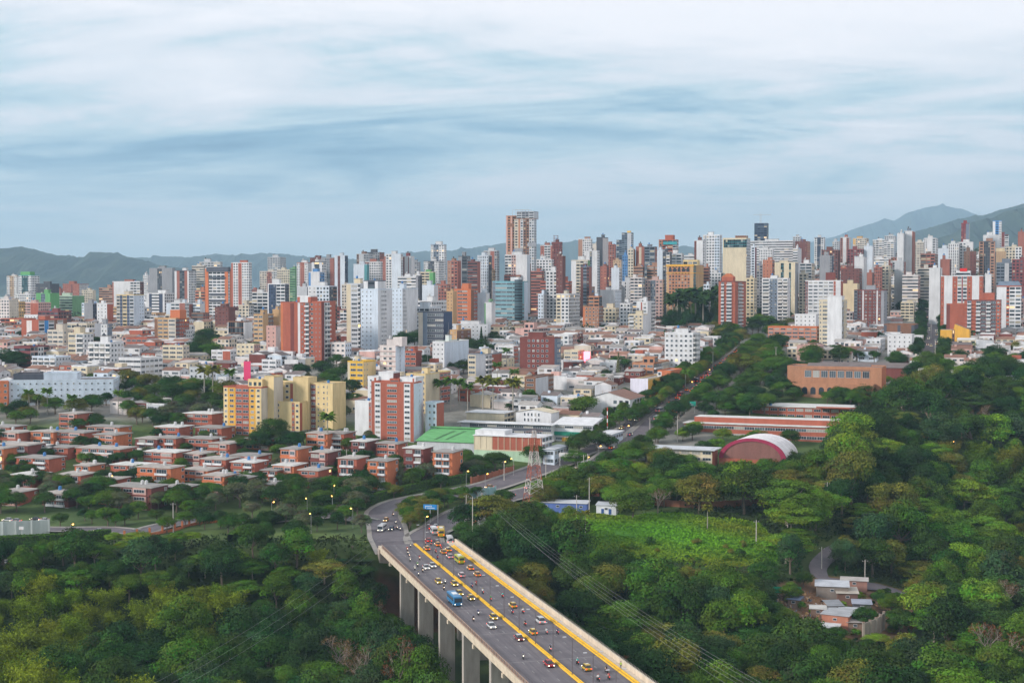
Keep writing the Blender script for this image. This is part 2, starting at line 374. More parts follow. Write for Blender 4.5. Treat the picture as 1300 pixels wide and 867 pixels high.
def terrain():
    ys = np.concatenate([np.arange(150, 330, 12), np.arange(330, 760, 4.0), np.arange(760, 1400, 10.0), np.arange(1400, 3200, 60), np.arange(3200, 24200, 700)])
    us = np.concatenate([np.linspace(-1.4, -.42, 18), np.linspace(-.4, .44, 190), np.linspace(.46, 1.4, 18)])
    X = us[None, :] * np.maximum(ys, 360)[:, None]; Y = np.repeat(ys[:, None], len(us), 1)
    Z = ground(X, Y) + .35 * wob(X, Y, .21) - .35
    d = road_clear(X, Y); Z = np.where((d < 2.5) & (Y < 1400), ground(X, Y) - .6, Z)
    # under and beside the viaduct the bank falls away
    s = (X - B0.x) * BD.x + (Y - B0.y) * BD.y; t = (X - B0.x) * BT.x + (Y - B0.y) * BT.y
    under = smooth((BS1 - 1 - s) / 22) * smooth((21 - np.abs(t)) / 8)
    Z = np.where(s < BS1 + 4, np.minimum(Z, Z * (1 - under) + (CZ - 116) * under), Z)
    Yb = np.interp(X, YBX, YBY)
    wild = smooth((Yb + 15 - Y) / 30)
    n1 = wob(X, Y, .05) * .5 + .5
    city = np.stack([.20 + .06 * n1, .19 + .05 * n1, .18 + .05 * n1], -1); green = np.stack([.035 + .02 * n1, .06 + .02 * n1, .018 + 0 * n1], -1)
    suburb = np.stack([.06 + .03 * n1, .10 + .03 * n1, .03 + 0 * n1], -1)
    sub = smooth((np.interp(X, [-60, 40, 80, 130], [745, 700, 640, 830]) - Y) / 30)[..., None]
    colr = (city * (1 - sub) + suburb * sub) * (1 - wild[..., None]) + green * wild[..., None]
    px, py = PX(X, Y, Z), PY(X, Y, Z)
    md = inpoly(MEADOW, px, py) & (Y < 640); colr[md] = np.array([.07, .20, .018])
    sh = inpoly(SHANTY, px, py) & (Y < 560); colr[sh] = np.array([.22, .12, .07])
    red = (under > .1) & (s > BS1 - 26) & (s < BS1); colr[red] = np.array([.10, .045, .025])
    far = (Y > 2600)[..., None] * 1.0; colr = colr * (1 - far) + np.array([.05, .08, .04]) * far
    ny, nx = X.shape; vs = np.stack([X, Y, Z], -1).reshape(-1, 3)
    idx = np.arange(ny * nx).reshape(ny, nx); fs = np.stack([idx[:-1, :-1], idx[:-1, 1:], idx[1:, 1:], idx[1:, :-1]], -1).reshape(-1, 4)
    me = bpy.data.meshes.new('ground'); me.from_pydata(vs.tolist(), [], fs.tolist()); me.materials.append(mat('earth'))
    ca = me.color_attributes.new('Col', 'FLOAT_COLOR', 'POINT'); ca.data.foreach_set('color', np.concatenate([colr.reshape(-1, 3), np.ones((ny * nx, 1))], 1).astype(np.float32).ravel())
    me.polygons.foreach_set('use_smooth', [True] * len(fs)); me.update()
    struct(obj('ground', me))
terrain()

def road(name, P, w, kind='asphalt', c=(1, 1, 1), lift=.12, z=None):
    mb = MB(); n = len(P); rows = []
    for i, p in enumerate(P):
        d = (P[min(i + 1, n - 1)] - P[max(i - 1, 0)]); d.z = 0; d.normalize(); q = Vector((d.y, -d.x, 0)); rows.append([])
        for k in range(-2, 3):
            a = p + q * (w / 2 * k / 2); a.z = gz(a.x, a.y) + lift; rows[-1].append(a)
    for a, b in zip(rows[:-1], rows[1:]):
        for k in range(4): mb.face([a[k], a[k + 1], b[k + 1], b[k]], c, kind)
    return struct(mb.build(name))
for k, (P, w) in RL.items():
    P2 = P[1:] if k in ('left_road', 'right_road') else P
    road('dirt_road' if k == 'dirt_lane' else 'road', P2, w, 'earth' if k == 'dirt_lane' else 'asphalt', (.30, .2, .15), .12 if k != 'avenue_lane' else .124)
    if k not in ('dirt_lane', 'hill_lane', 'ravine_road'):
        for sd in (-1, 1):        # pavement with a real kerb along each edge
            mb = MB(); n = len(P2)
            for i in range(n - 1):
                q4 = []
                for p, j in ((P2[i], i), (P2[i + 1], i + 1)):
                    d = P2[min(j + 1, n - 1)] - P2[max(j - 1, 0)]; d.z = 0; d.normalize(); q = Vector((d.y, -d.x, 0)) * sd
                    for off in (w / 2, w / 2 + 1.8):
                        a = p + q * off; a.z = gz(a.x, a.y) + .25; q4.append(a)
                if k == 'ravine_road' and sd == 1: pass
                a, b, c_, d_ = q4[0], q4[1], q4[2], q4[3]
                mb.face([a, c_, d_, b] if sd > 0 else [a, b, d_, c_], (.27, .25, .23), 'concrete')
                dn = Vector((0, 0, -.3)); mb.face([a, a + dn, c_ + dn, c_], (.32, .30, .27), 'concrete')
            struct(mb.build('pavement'))

def ridge(pts, Y, width, name='hills', base=-40, nz=1.0, seed=0):
    """a wooded ridge whose crest follows the listed picture points at distance Y"""
    xs = np.array([at(p[0], p[1], Y).x for p in pts]); zs = np.array([at(p[0], p[1], Y).z for p in pts])
    n = 240; X = np.linspace(xs[0], xs[-1], n); Zt = np.interp(X, xs, zs)
    rng = np.random.RandomState(seed)
    def fr(u, k): return sum(np.sin(u * f + rng.rand() * 6) / f for f in (k, k * 2.3, k * 5.1, k * 11))
    Zt = Zt + fr(np.linspace(0, 20, n), 1.5) * nz * Y * .0012 + rng.randn(n) * Y * .00035 * nz
    prof = [(-1, 0), (-.8, .16), (-.62, .36), (-.45, .55), (-.3, .74), (-.15, .9), (0, 1), (.3, .8), (.7, .4), (1, 0)]
    V = []
    for (f, h) in prof:
        sp = fr(np.linspace(0, 30, n) + f * 3, 1.0) * width * .10 * (1 - abs(h - .5))
        hz = 1 + .12 * fr(np.linspace(0, 40, n) + f * 9, 1.3) * (h > .05) * (h < .99)
        V.append(np.stack([X, Y + f * width + sp * (h < .99), CZ + base + (Zt - CZ - base) * h * np.where(h < .99, hz, 1)], -1))
    V = np.array(V); m = len(prof); idx = np.arange(m * n).reshape(m, n); fs = np.stack([idx[:-1, :-1], idx[:-1, 1:], idx[1:, 1:], idx[1:, :-1]], -1).reshape(-1, 4)
    me = bpy.data.meshes.new(name); me.from_pydata(V.reshape(-1, 3).tolist(), [], fs.tolist()); me.materials.append(mat('hill')); me.polygons.foreach_set('use_smooth', [True] * len(fs)); me.update()
    return struct(obj(name, me))
ridge([(-160, 322), (-60, 312), (0, 317), (26, 314), (45, 319), (62, 321), (100, 326), (128, 323), (150, 322), (178, 329), (205, 336), (235, 345), (275, 360), (330, 372)], 9000, 1600, seed=1)
ridge([(90, 352), (150, 334), (175, 328), (198, 326), (222, 325), (250, 328), (275, 322), (300, 324), (330, 322), (370, 324), (410, 326), (450, 330), (480, 333), (520, 352)], 14000, 1900, 'distant_hills', seed=2, nz=.6)
ridge([(420, 350), (470, 331), (505, 323), (540, 319), (575, 317), (610, 314), (640, 309), (690, 309), (715, 308), (735, 306), (760, 309), (790, 318), (830, 316), (870, 313), (900, 319), (950, 326), (1000, 345)], 15000, 2200, 'distant_hills', seed=3, nz=.6)
ridge([(985, 330), (1030, 307), (1060, 300), (1085, 291), (1110, 283), (1124, 277), (1135, 280), (1150, 271), (1175, 264), (1198, 261), (1222, 265), (1245, 276), (1300, 292), (1380, 320)], 22000, 2300, 'distant_mountain', seed=4, nz=.35)
ridge([(1090, 330), (1130, 306), (1160, 295), (1190, 286), (1215, 279), (1240, 275), (1265, 268), (1290, 262), (1330, 250), (1400, 240)], 10500, 1600, seed=5, nz=.35)
ridge([(1150, 330), (1185, 304), (1210, 296), (1235, 282), (1258, 277), (1275, 269), (1300, 264), (1350, 258), (1420, 262)], 8000, 1300, seed=6, nz=.4)

def haze():
    mb = MB(); mb.box(-20000, 20000, -400, 24400, -60, 1430, (1, 1, 1), 'plain'); me = mb.mesh('haze'); me.materials.clear()
    m = bpy.data.materials.new('haze_air'); m.use_nodes = True; nt = m.node_tree; nt.nodes.clear()
    v = N(nt, 'ShaderNodeVolumePrincipled'); v.inputs['Color'].default_value = (.54, .79, 1, 1); v.inputs['Density'].default_value = HAZE; v.inputs['Anisotropy'].default_value = .1
    o = N(nt, 'ShaderNodeOutputMaterial'); nt.links.new(v.outputs[0], o.inputs['Volume']); me.materials.append(m)
    struct(obj('haze', me), 'stuff')
HAZE = 6.4e-5
haze()

# ------------------------------------------------------------------ the viaduct
YEL = (.78, .46, .035); CREAM = (.56, .47, .36)
def ribbon(mb, s0, s1, t0, t1, z0, z1, c, k):
    """box along the viaduct in its local frame (x across, y along)"""
    mb.box(t0, t1, s0, s1, z0, z1, c, k)
viaduct = thing('viaduct', bpt(0, 0), BYAW, 'long concrete viaduct carrying two busy carriageways over the wooded ravine', 'bridge')
MARKS.append(('viaduct', 640, 780))
def vpart(name, fn, label=None):
    mb = MB(); fn(mb); o = mb.build(name, viaduct)
    if label: o['label'] = label
    return o
S0, S1 = BS0, BS1
vpart('deck', lambda m: (ribbon(m, S0, S1, -12.9, 15.6, -1.0, -.02, CREAM, 'concrete'), ribbon(m, S0, S1, -12.6, -12.2, -2.3, -1.003, CREAM, 'concrete'), ribbon(m, S0, S1, -6, -5, -2.6, -1.003, (.3, .27, .24), 'concrete'), ribbon(m, S0, S1, 7, 8, -2.6, -1.003, (.3, .27, .24), 'concrete'), ribbon(m, S0, S1, 14.6, 15.2, -2.3, -1.003, CREAM, 'concrete')))
vpart('asphalt_surface', lambda m: m.face([(TL - .2, S0, .0), (TR, S0, .0), (TR, S1 + .5, .0), (TL - .2, S1 + .5, .0)], (1, 1, 1), 'deck_asphalt'))
vpart('median_kerb', lambda m: (ribbon(m, S0, S1 - 1, -.42, -.1, .004, .42, YEL, 'plain'), ribbon(m, S0, S1 - 1, .1, .42, .004, .42, YEL, 'plain'), ribbon(m, S0, S1 - 1, -.1, .1, .004, .25, (.45, .24, .03), 'plain')), 'yellow painted double kerb between the carriageways')
vpart('yellow_kerb', lambda m: (ribbon(m, S0, S1 - 8, TR, TR + .32, .004, .30, YEL, 'plain'), ribbon(m, S0, S1 - 8, TR + .8, TR + 1.05, .004, .5, YEL, 'plain')), 'yellow painted kerb and low wall along the footway')
vpart('footway', lambda m: ribbon(m, S0, S1 - 2, TR + 1.32, 14.2, .004, .22, (.56, .48, .39), 'concrete'))
vpart('parapet', lambda m: (ribbon(m, S0, S1 - 2, 14.3, 14.7, .004, 1.35, (.55, .46, .36), 'concrete'), ribbon(m, S0, S1 - 2, 14.25, 14.75, 1.353, 1.5, (.58, .5, .4), 'concrete')))
def guard(m, t, hh, step, c, spikes=False):
    n = int((S1 - 4 - S0) / step)
    for i in range(n):
        y = S0 + i * step
        m.box(t - .05, t + .05, y - .05, y + .05, 1.503 if spikes else .004, hh, c, 'metal')
def left_rail(m):
    n = int((S1 - 4 - S0) / 2.4)
    for i in range(n):
        y = S0 + i * 2.4; m.box(-12.62, -12.38, y - .14, y + .14, .004, 1.15, (.33, .22, .17), 'concrete')
        for k in range(1, 6): m.box(-12.53, -12.48, y + k * .4 - .03, y + k * .4 + .03, .2, .95, (.22, .15, .12), 'metal')
        m.bar((-12.5, y + 1.2, 1.2), (-12.5, y + 1.2, 2.1), .035, (.14, .10, .09), 'metal'); m.bar((-12.5, y, 1.2), (-12.5, y, 2.1), .035, (.14, .10, .09), 'metal')
    ribbon(m, S0, S1 - 4, -12.58, -12.42, .953, 1.09, (.34, .24, .19), 'concrete'); ribbon(m, S0, S1 - 4, -12.56, -12.44, .01, .2, (.30, .2, .16), 'concrete')
vpart('railing', left_rail, 'brown post and bar railing on the outer edge')
vpart('guard_bars', lambda m: guard(m, 14.5, 2.15, .9, (.30, .27, .24), True))
vpart('edge_walkway', lambda m: ribbon(m, S0, S1 - 4, -12.35, TL - .2, .004, .16, (.36, .31, .28), 'concrete'))
for s in range(-110, int(S1) - 30, 29):
    def pier(m, s=s):
        b = gz(*bpt(s, 0)[:2]) - BZ - 14
        for (a0, a1) in ((-11.9, -7.4), (7.5, 12.5)): m.box(a0, a1, s - 1.0, s + 1.0, b, -3.6, (.38, .345, .305), 'concrete')
        m.box(-11.9, 13.8, s - 1.2, s + 1.2, -3.597, -2.61, (.42, .38, .33), 'concrete')
    vpart('pier', pier)
    vpart('bearing_block', lambda m, s=s: (m.box(-12.95, -12.25, s + 13.4, s + 14.6, -3.4, -2.31, CREAM, 'concrete')))
vpart('abutment', lambda m: m.box(-12.9, 15.5, S1 - 2, S1 + 1.5, -16, -1.03, (.36, .3, .26), 'concrete'))

def bridge_lamp():
    t = thing('street_lamp', (0, 0, 0))
    m = MB(); m.tube((0, 0, 0), (0, 0, 8.6), .11, .07, (.12, .10, .11), 'metal', 6); m.build('pole', t)
    for sx in (-1, 1):
        m = MB(); m.bar((0, 0, 8.4), (sx * 1.6, 0, 8.9), .05, (.14, .12, .12), 'metal'); a = m.build('arm', t)
        m = MB(); m.box(sx * 1.9 - .4, sx * 1.9 + .4, -.16, .16, 8.84, 9.0, (.6, .58, .6), 'metal'); m.build('lamp_head', a)
    return t
t0 = bridge_lamp(); T = tree_of(t0); first = True
for s in range(-40, int(S1), 15):
    o = t0 if first else copy_tree(T); first = False
    o.location = bpt(s, 0, .42); o.rotation_euler = (0, 0, BYAW)
    tag(o, None, 'street lamp', 'lamp posts on the viaduct median', 'thin dark double-armed lamp post on the yellow median')

# expansion joints across the asphalt, worn lane dashes
mb = MB()
for s in range(-110, int(S1) - 4, 29):
    mb.face([(TL, s + 14.2, .006), (TR, s + 14.2, .006), (TR, s + 14.5, .006), (TL, s + 14.5, .006)], (.26, .24, .24), 'concrete')
for t in (-7.7, -4.0, 4.2, 7.9):
    s = S0
    while s < S1 - 4:
        mb.face([(t - .07, s, .005), (t + .07, s, .005), (t + .07, s + 2.2, .005), (t - .07, s + 2.2, .005)], (.30, .29, .28), 'concrete'); s += 8
mb.build('road_marking', viaduct)

# ------------------------------------------------------------------ trees
def np_mesh(name, V, nv, cols, kind, smooth_=False):
    """V: (n, nv, 3) separate faces; cols (n, 3)"""
    n = len(V); me = bpy.data.meshes.new(name)
    me.vertices.add(n * nv); me.vertices.foreach_set('co', V.astype(np.float32).ravel())
    me.loops.add(n * nv); me.loops.foreach_set('vertex_index', np.arange(n * nv, dtype=np.int32))
    me.polygons.add(n); me.polygons.foreach_set('loop_start', np.arange(0, n * nv, nv, dtype=np.int32))
    me.materials.append(mat(kind))
    ca = me.color_attributes.new('Col', 'FLOAT_COLOR', 'CORNER')
    c4 = np.concatenate([cols, np.ones((n, 1))], 1).astype(np.float32); ca.data.foreach_set('color', np.repeat(c4, nv, 0).ravel())
    me.update(calc_edges=True); me.validate(); return me
def leaves(P, Nrm, size, rng, aspect=.55):
    n = len(P); a = np.cross(Nrm, rng.randn(n, 3)); a /= np.linalg.norm(a, axis=1)[:, None] + 1e-9; b = np.cross(Nrm, a)
    s = (size * (0.6 + .8 * rng.rand(n)))[:, None]
    return np.stack([P - a * s, P - b * s * aspect + a * s * .1, P + a * s, P + b * s * aspect + a * s * .1], 1)
def unit(v): return v / (np.linalg.norm(v, axis=1)[:, None] + 1e-9)
def lobes_crown(rng, nl, R0, flat, zc, zr, per, leaf, layered=False, top_bias=.3):
    """lobes over an uneven dome; each lobe is a loose cloud of leaves with most of them on its upper side"""
    ang = rng.rand(nl) * 2 * np.pi; el = np.arcsin(np.clip(rng.rand(nl) * (1 + top_bias) - top_bias, -1, 1))
    rr = R0 * (.72 + .42 * rng.rand(nl)); c = np.stack([np.cos(ang) * np.cos(el) * rr, np.sin(ang) * np.cos(el) * rr, zc + np.sin(el) * zr * (.75 + .4 * rng.rand(nl))], 1)
    if layered: c[:, 2] = zc + np.round((c[:, 2] - zc) / (zr * .34)) * zr * .34 + rng.randn(nl) * .03
    lr = (.24 + .17 * rng.rand(nl)); Ps, Ns, Cs = [], [], []
    for i in range(nl):
        k = int(per * (lr[i] / .32) ** 2); d = unit(rng.randn(k, 3)); up = rng.rand(k) < .72; d[up, 2] = np.abs(d[up, 2])
        r = lr[i] * (.72 + .38 * rng.rand(k)); p = c[i] + d * r[:, None] * np.array([1.12, 1.12, flat])
        Ps.append(p); Ns.append(unit(d * .9 + np.array([0, 0, .5]) + rng.randn(k, 3) * .30))
        tint = np.array([1 + .13 * rng.randn(), 1 + .12 * rng.randn(), 1 + .15 * rng.randn()]) * (.75 + .55 * rng.rand())
        Cs.append(np.clip(tint[None] * (.80 + .40 * rng.rand(k))[:, None], .2, 2))
    P, Nn, Cc = np.concatenate(Ps), np.concatenate(Ns), np.concatenate(Cs)
    return leaves(P, Nn, np.full(len(P), leaf), rng), Cc, c
def trunk_mesh(rng, tips, h, r, c=(.17, .13, .10), nlimb=7):
    mb = MB(); fork = Vector((rng.randn() * .04, rng.randn() * .04, h)); mb.tube((0, 0, -.25), fork, r, r * .7, c, 'bark', 7)
    idx = rng.permutation(len(tips))[:nlimb]
    for i in idx:
        tip = Vector(tips[i]); mid = fork.lerp(tip, .5) + Vector((0, 0, -.06)); mb.tube(fork, mid, r * .5, r * .32, c, 'bark', 5, False); mb.tube(mid, tip, r * .32, r * .12, c, 'bark', 5, False)
    return mb.mesh('trunk')
VAR = {}
def make_variants():
    for k in range(6):       # big spreading broadleaf
        rng = np.random.RandomState(100 + k); V, c, cen = lobes_crown(rng, 46, .74, .78, .92, .62, 190, .041, False, .55)
        VAR.setdefault('broadleaf_tree', []).append((np_mesh('crown', V, 4, c, 'leaf'), trunk_mesh(rng, cen, .62, .06)))
    for k in range(4):       # flat layered umbrella crown, fine foliage
        rng = np.random.RandomState(200 + k); V, c, cen = lobes_crown(rng, 52, .80, .40, .92, .48, 160, .038, True, .35)
        VAR.setdefault('umbrella_tree', []).append((np_mesh('crown', V, 4, c, 'leaf'), trunk_mesh(rng, cen, .60, .05, (.28, .24, .20), 12)))
    for k in range(4):       # dense rounded street tree
        rng = np.random.RandomState(300 + k); V, c, cen = lobes_crown(rng, 34, .68, .85, .95, .60, 165, .048)
        VAR.setdefault('shade_tree', []).append((np_mesh('crown', V, 4, c, 'leaf'), trunk_mesh(rng, cen, .5, .07)))
    for k in range(3):       # bamboo: bundles of arching plumes
        rng = np.random.RandomState(400 + k); Ps, Ns, Cs, tips = [], [], [], []
        for i in range(26):
            a = rng.rand() * 6.283; out = .35 + .6 * rng.rand(); top = 1.15 + .65 * rng.rand(); n = 190; t = rng.rand(n) ** .6
            x = out * t ** 1.8; z = top * (1.25 * t - .38 * t ** 2.6); ctr = np.stack([np.cos(a) * x, np.sin(a) * x, z], 1)
            w = (.035 + .14 * np.sin(np.clip(t, 0, 1) * np.pi * .93))[:, None]; p = ctr + rng.randn(n, 3) * w * np.array([1, 1, .75])
            Ps.append(p); Ns.append(unit(rng.randn(n, 3) * .7 + np.array([np.cos(a) * .3, np.sin(a) * .3, .6]))); tips.append(ctr[np.argmax(t)])
            Cs.append((np.array([1.05, 1, .7]) * (.55 + .85 * rng.rand()))[None] * (.8 + .4 * rng.rand(n))[:, None])
        P, Nn, Cc = map(np.concatenate, (Ps, Ns, Cs))
        mb = MB()
        for tp in tips[:14]:
            mb.tube((tp[0] * .05, tp[1] * .05, -.2), (tp[0] * .3, tp[1] * .3, tp[2] * .8), .012, .008, (.35, .36, .12), 'bark', 4, False)
        VAR.setdefault('bamboo_clump', []).append((np_mesh('crown', leaves(P, Nn, np.full(len(P), .05), rng, .3), 4, Cc, 'leaf'), mb.mesh('stem')))
    for k in range(3):       # bare or thinly leaved tree
        rng = np.random.RandomState(500 + k); mb = MB(); tips = []
        def grow(p, d, L, r, lev):
            q = p + d * L; mb.tube(p, q, r, r * .62, (.30, .24, .20), 'bark', 4, False)
            if lev == 0: tips.append(np.array(q)); return
            for _ in range(3):
                e = (d + Vector(rng.randn(3)) * .48 + Vector((0, 0, .12))).normalized(); grow(q, e, L * (.6 + .25 * rng.rand()), r * .6, lev - 1)
        grow(Vector((0, 0, -.2)), Vector((0, 0, 1)), .62, .055, 5)
        tp = np.array(tips); n = len(tp); sel = rng.rand(n) < .8; P = np.repeat(tp[sel], 4, 0) + rng.randn(sel.sum() * 4, 3) * .04
        cc = np.array([1.3, .75, .6])[None] * (.5 + .9 * rng.rand(len(P)))[:, None]
        VAR.setdefault('sparse_tree', []).append((np_mesh('crown', leaves(P, unit(rng.randn(len(P), 3)), np.full(len(P), .03), rng), 4, cc, 'leaf'), mb.mesh('trunk')))
    for k in range(3):       # palm
        rng = np.random.RandomState(600 + k); fr, cc = [], []; nf = 22
        for i in range(nf):
            a = i * 2.4 + rng.rand() * .4; up = .75 - 1.05 * (i / nf) + .1 * rng.randn(); L = .30 + .06 * rng.rand(); prev = None; side = np.array([-math.sin(a), math.cos(a), 0])
            for j in range(8):
                t = j / 7; d = L * t; q = np.array([math.cos(a) * d * .95, math.sin(a) * d * .95, 1.0 + up * d - .95 * d * d / L * .55])
                wdt = .075 * math.sin(min(1, t * 1.15 + .08) * math.pi) + .004
                l, r_ = q + side * wdt - np.array([0, 0, wdt * .8]), q - side * wdt - np.array([0, 0, wdt * .8])
                if prev is not None:
                    s = .65 + .5 * rng.rand(); fr += [np.stack([prev[0], q, l, prev[1]]), np.stack([prev[0], prev[2], r_, q])]; cc += [(s, s, s * .8)] * 2
                prev = (q, l, r_)
        mb = MB(); mb.tube((0, 0, -.1), (.01, 0, .5), .024, .018, (.36, .33, .29), 'bark', 7, False); mb.tube((.01, 0, .5), (0, 0, 1.0), .018, .014, (.34, .32, .26), 'bark', 7)
        VAR.setdefault('palm_tree', []).append((np_mesh('crown', np.array(fr), 4, np.array(cc), 'leaf'), mb.mesh('trunk')))
    for k in range(4):       # low shrub
        rng = np.random.RandomState(700 + k); V, c, cen = lobes_crown(rng, 14, .62, .75, .35, .42, 90, .085)
        VAR.setdefault('shrub', []).append((np_mesh('foliage', V, 4, c, 'leaf'), None))
    rng = np.random.RandomState(800); Ps, Ns, Cs = [], [], []      # conifer
    for i in range(1500):
        t = rng.rand() ** .7; a = rng.rand() * 6.283; r = (1 - t) * .42 * (.55 + .5 * abs(math.sin(t * 28))) + .02; Ps.append((math.cos(a) * r, math.sin(a) * r, .2 + t * 2.2)); Ns.append((math.cos(a), math.sin(a), .7)); Cs.append((.6 + .7 * rng.rand(),) * 3)
    mb = MB(); mb.tube((0, 0, -.1), (0, 0, 2.2), .05, .01, (.17, .13, .1), 'bark', 6)
    VAR['conifer_tree'] = [(np_mesh('crown', leaves(np.array(Ps), unit(np.array(Ns)), np.full(1500, .07), rng), 4, np.array(Cs), 'leaf'), mb.mesh('trunk'))]
make_variants()
GREENS = {'dark green': (.034, .074, .014), 'deep green': (.021, .052, .014), 'mid green': (.058, .118, .014), 'bright green': (.110, .190, .018), 'olive': (.115, .122, .022), 'yellow-green': (.150, .200, .022), 'grey-green': (.095, .108, .055), 'blue-green': (.036, .076, .028), 'rusty brown': (.13, .078, .048)}
LOOK = {'broadleaf_tree': ('{c} broad-crowned tree', 'tree'), 'umbrella_tree': ('{c} flat-topped layered tree', 'tree'), 'shade_tree': ('{c} rounded leafy tree', 'tree'), 'round_crowned_tree': ('{c} round-crowned tree', 'tree'), 'bamboo_clump': ('{c} feathery bamboo clump', 'bamboo'),
        'sparse_tree': ('{c} thin half-bare tree', 'tree'), 'palm_tree': ('{c} palm tree', 'palm'), 'shrub': ('{c} low shrub', 'shrub'), 'conifer_tree': ('{c} pointed conifer', 'tree')}
GROUPS = {'round_crowned_tree': 'round-crowned trees of the ravine wood', 'broadleaf_tree': 'broadleaf trees of the ravine wood', 'umbrella_tree': 'flat-topped trees of the ravine wood', 'shade_tree': 'leafy trees between the houses and along the streets', 'bamboo_clump': 'bamboo clumps in the ravine', 'sparse_tree': 'thin half-bare trees', 'palm_tree': 'palms among the houses', 'shrub': 'shrubs on the slope', 'conifer_tree': 'conifers in town'}
COUNT = {}
def plant(kind, x, y, r, colour, zs=1.0, z=None, size=''):
    v = R.choice(VAR[kind]); g = GREENS[colour]; j = .86 + .28 * R.random()
    z = gz(x, y) if z is None else z
    COUNT[kind] = COUNT.get(kind, 0) + 1
    tint = (g[0] * j, g[1] * j, g[2] * j)
    if v[1] is None:
        o = obj(kind, v[0], None, (x, y, z), R.random() * 6.28, (r, r, r * zs), tint)
    else:
        o = obj(kind, None, None, (x, y, z), R.random() * 6.28, (r, r, r * zs))
        obj('crown', v[0], o, color=tint); obj('stem' if kind == 'bamboo_clump' else 'trunk', v[1], o)
    look, cat = LOOK[kind]; sz = size
    return tag(o, None, cat, GROUPS[kind], (sz + ' ' if sz else '') + look.format(c=colour))

VAR['round_crowned_tree'] = VAR['shade_tree']
CLEAR = []          # (x, y, r): footprints kept free of trees
def sized(r): return 'large' if r > 8 else ('small' if r < 5 else '')
SKYPTS = []
def forest():
    """the wood on both sides of the viaduct: jittered, size-dependent spacing on the sloping ground"""
    cand = []
    Y = 345.0
    while Y < 830:
        step = 5.4 + (Y - 345) * .009
        xm = .385 * Y; x = -xm
        while x < xm:
            cand.append((x + R.uniform(-.42, .42) * step, Y + R.uniform(-.42, .42) * step)); x += step
        Y += step
    A = np.array(cand); X, Yy = A[:, 0], A[:, 1]
    Yb = np.interp(X, YBX, YBY)
    d = road_clear(X, Yy); Z = ground(X, Yy); px, py = PX(X, Yy, Z), PY(X, Yy, Z)
    ok = (Yy < Yb + 4) & (d > np.where((X - B0.x) * BT.x + (Yy - B0.y) * BT.y < 0, 1.2, 4.5)) & ~inpoly(NOTREE, px, py) & ~inpoly(SHEDS, px, py) & ~inpoly(SHANTY, px, py)
    s = (X - B0.x) * BD.x + (Yy - B0.y) * BD.y; t = (X - B0.x) * BT.x + (Yy - B0.y) * BT.y
    placed = []
    for i in np.where(ok)[0]:
        x, y = X[i], Yy[i]; left = t[i] < 0; r = R.choice([4.6, 5.4, 6.2, 7.2, 8.4, 9.6] if not left else [4.6, 5.4, 6.2, 7.2, 8.4])
        if not left and y > 560: r *= 1.12
        if any((x - a) ** 2 + (y - b) ** 2 < ((.50 if left else .57) * (r + q)) ** 2 for a, b, q in placed[-260:]): continue
        if px[i] < -60 or px[i] > 1360 or py[i] > 1010: continue
        if py[i] > 905 and r < 6: continue
        if inpoly([(1020, 742), (1180, 748), (1180, 860), (1010, 860)], px[i], py[i]) and inpoly([(1000, 800), (1170, 806), (1165, 850), (1000, 850)], px[i], py[i]): r = 3.6
        placed.append((x, y, r))
        q = R.random(); nz = wob(x, y, .03)
        if left:
            if px[i] < 330 and py[i] > 770 and nz > -.35: k, c = 'bamboo_clump', R.choice(['yellow-green', 'yellow-green', 'yellow-green', 'bright green'])
            elif px[i] > 340 and py[i] < 735 and px[i] < 480 and q < .4: k, c = 'bamboo_clump', R.choice(['bright green', 'yellow-green', 'olive'])
            elif py[i] < 790 and 90 < px[i] < 420 and q < .42: k, c = 'umbrella_tree', R.choice(['mid green', 'mid green', 'olive', 'bright green'])
            elif q < .03: k, c = 'sparse_tree', R.choice(['rusty brown', 'olive', 'grey-green'])
            elif q < .20: k, c = 'umbrella_tree', R.choice(['dark green', 'mid green', 'blue-green'])
            else: k, c = 'broadleaf_tree', R.choice(['dark green', 'deep green', 'deep green', 'mid green', 'mid green', 'blue-green', 'dark green'])
        else:
            if px[i] > 1130 and py[i] > 590 and nz > .15: k, c = 'bamboo_clump', R.choice(['bright green', 'mid green', 'olive'])
            elif q < .03: k, c = 'sparse_tree', R.choice(['rusty brown', 'olive', 'grey-green'])
            elif q < .27: k, c = 'umbrella_tree', R.choice(['mid green', 'dark green', 'olive', 'bright green'])
            else: k, c = 'broadleaf_tree', R.choice(['dark green', 'deep green', 'mid green', 'mid green', 'bright green', 'olive', 'deep green', 'blue-green', 'dark green'])
        if k == 'broadleaf_tree' and R.random() < .42: k = 'round_crowned_tree'
        zs = R.uniform(.92, 1.35)
        if px[i] > 960 and inpoly([(985, 735), (1170, 735), (1175, 850), (1000, 850)], px[i], py[i]): zs = .8; r = min(r, 5)
        zs *= (1.0 if k in ('broadleaf_tree', 'round_crowned_tree') else .92)
        if k == 'umbrella_tree': zs *= .82; r *= 1.15
        if abs(t[i]) < 26 and not left: zs *= .75; r = min(r, 6.5)
        if left and t[i] > -30: r = max(r, 5.6); zs = min(max(zs, 1.75), (BZ - 4.5 - Z[i]) / (1.72 * r)); r = min(r, 7.0) * (1 if t[i] < -21 else .8)
        if left and px[i] < 480:
            lim = R.choice([692, 684, 672]) if px[i] < 300 else (R.choice([672, 660]) if px[i] < 400 else 652)
            while r > 2.4 and proj((x, y, Z[i] + 1.72 * r * zs))[1] < lim: r *= .9
            if r <= 2.4: continue
        plant(k, x, y, r, c, zs, size=sized(r))
forest()

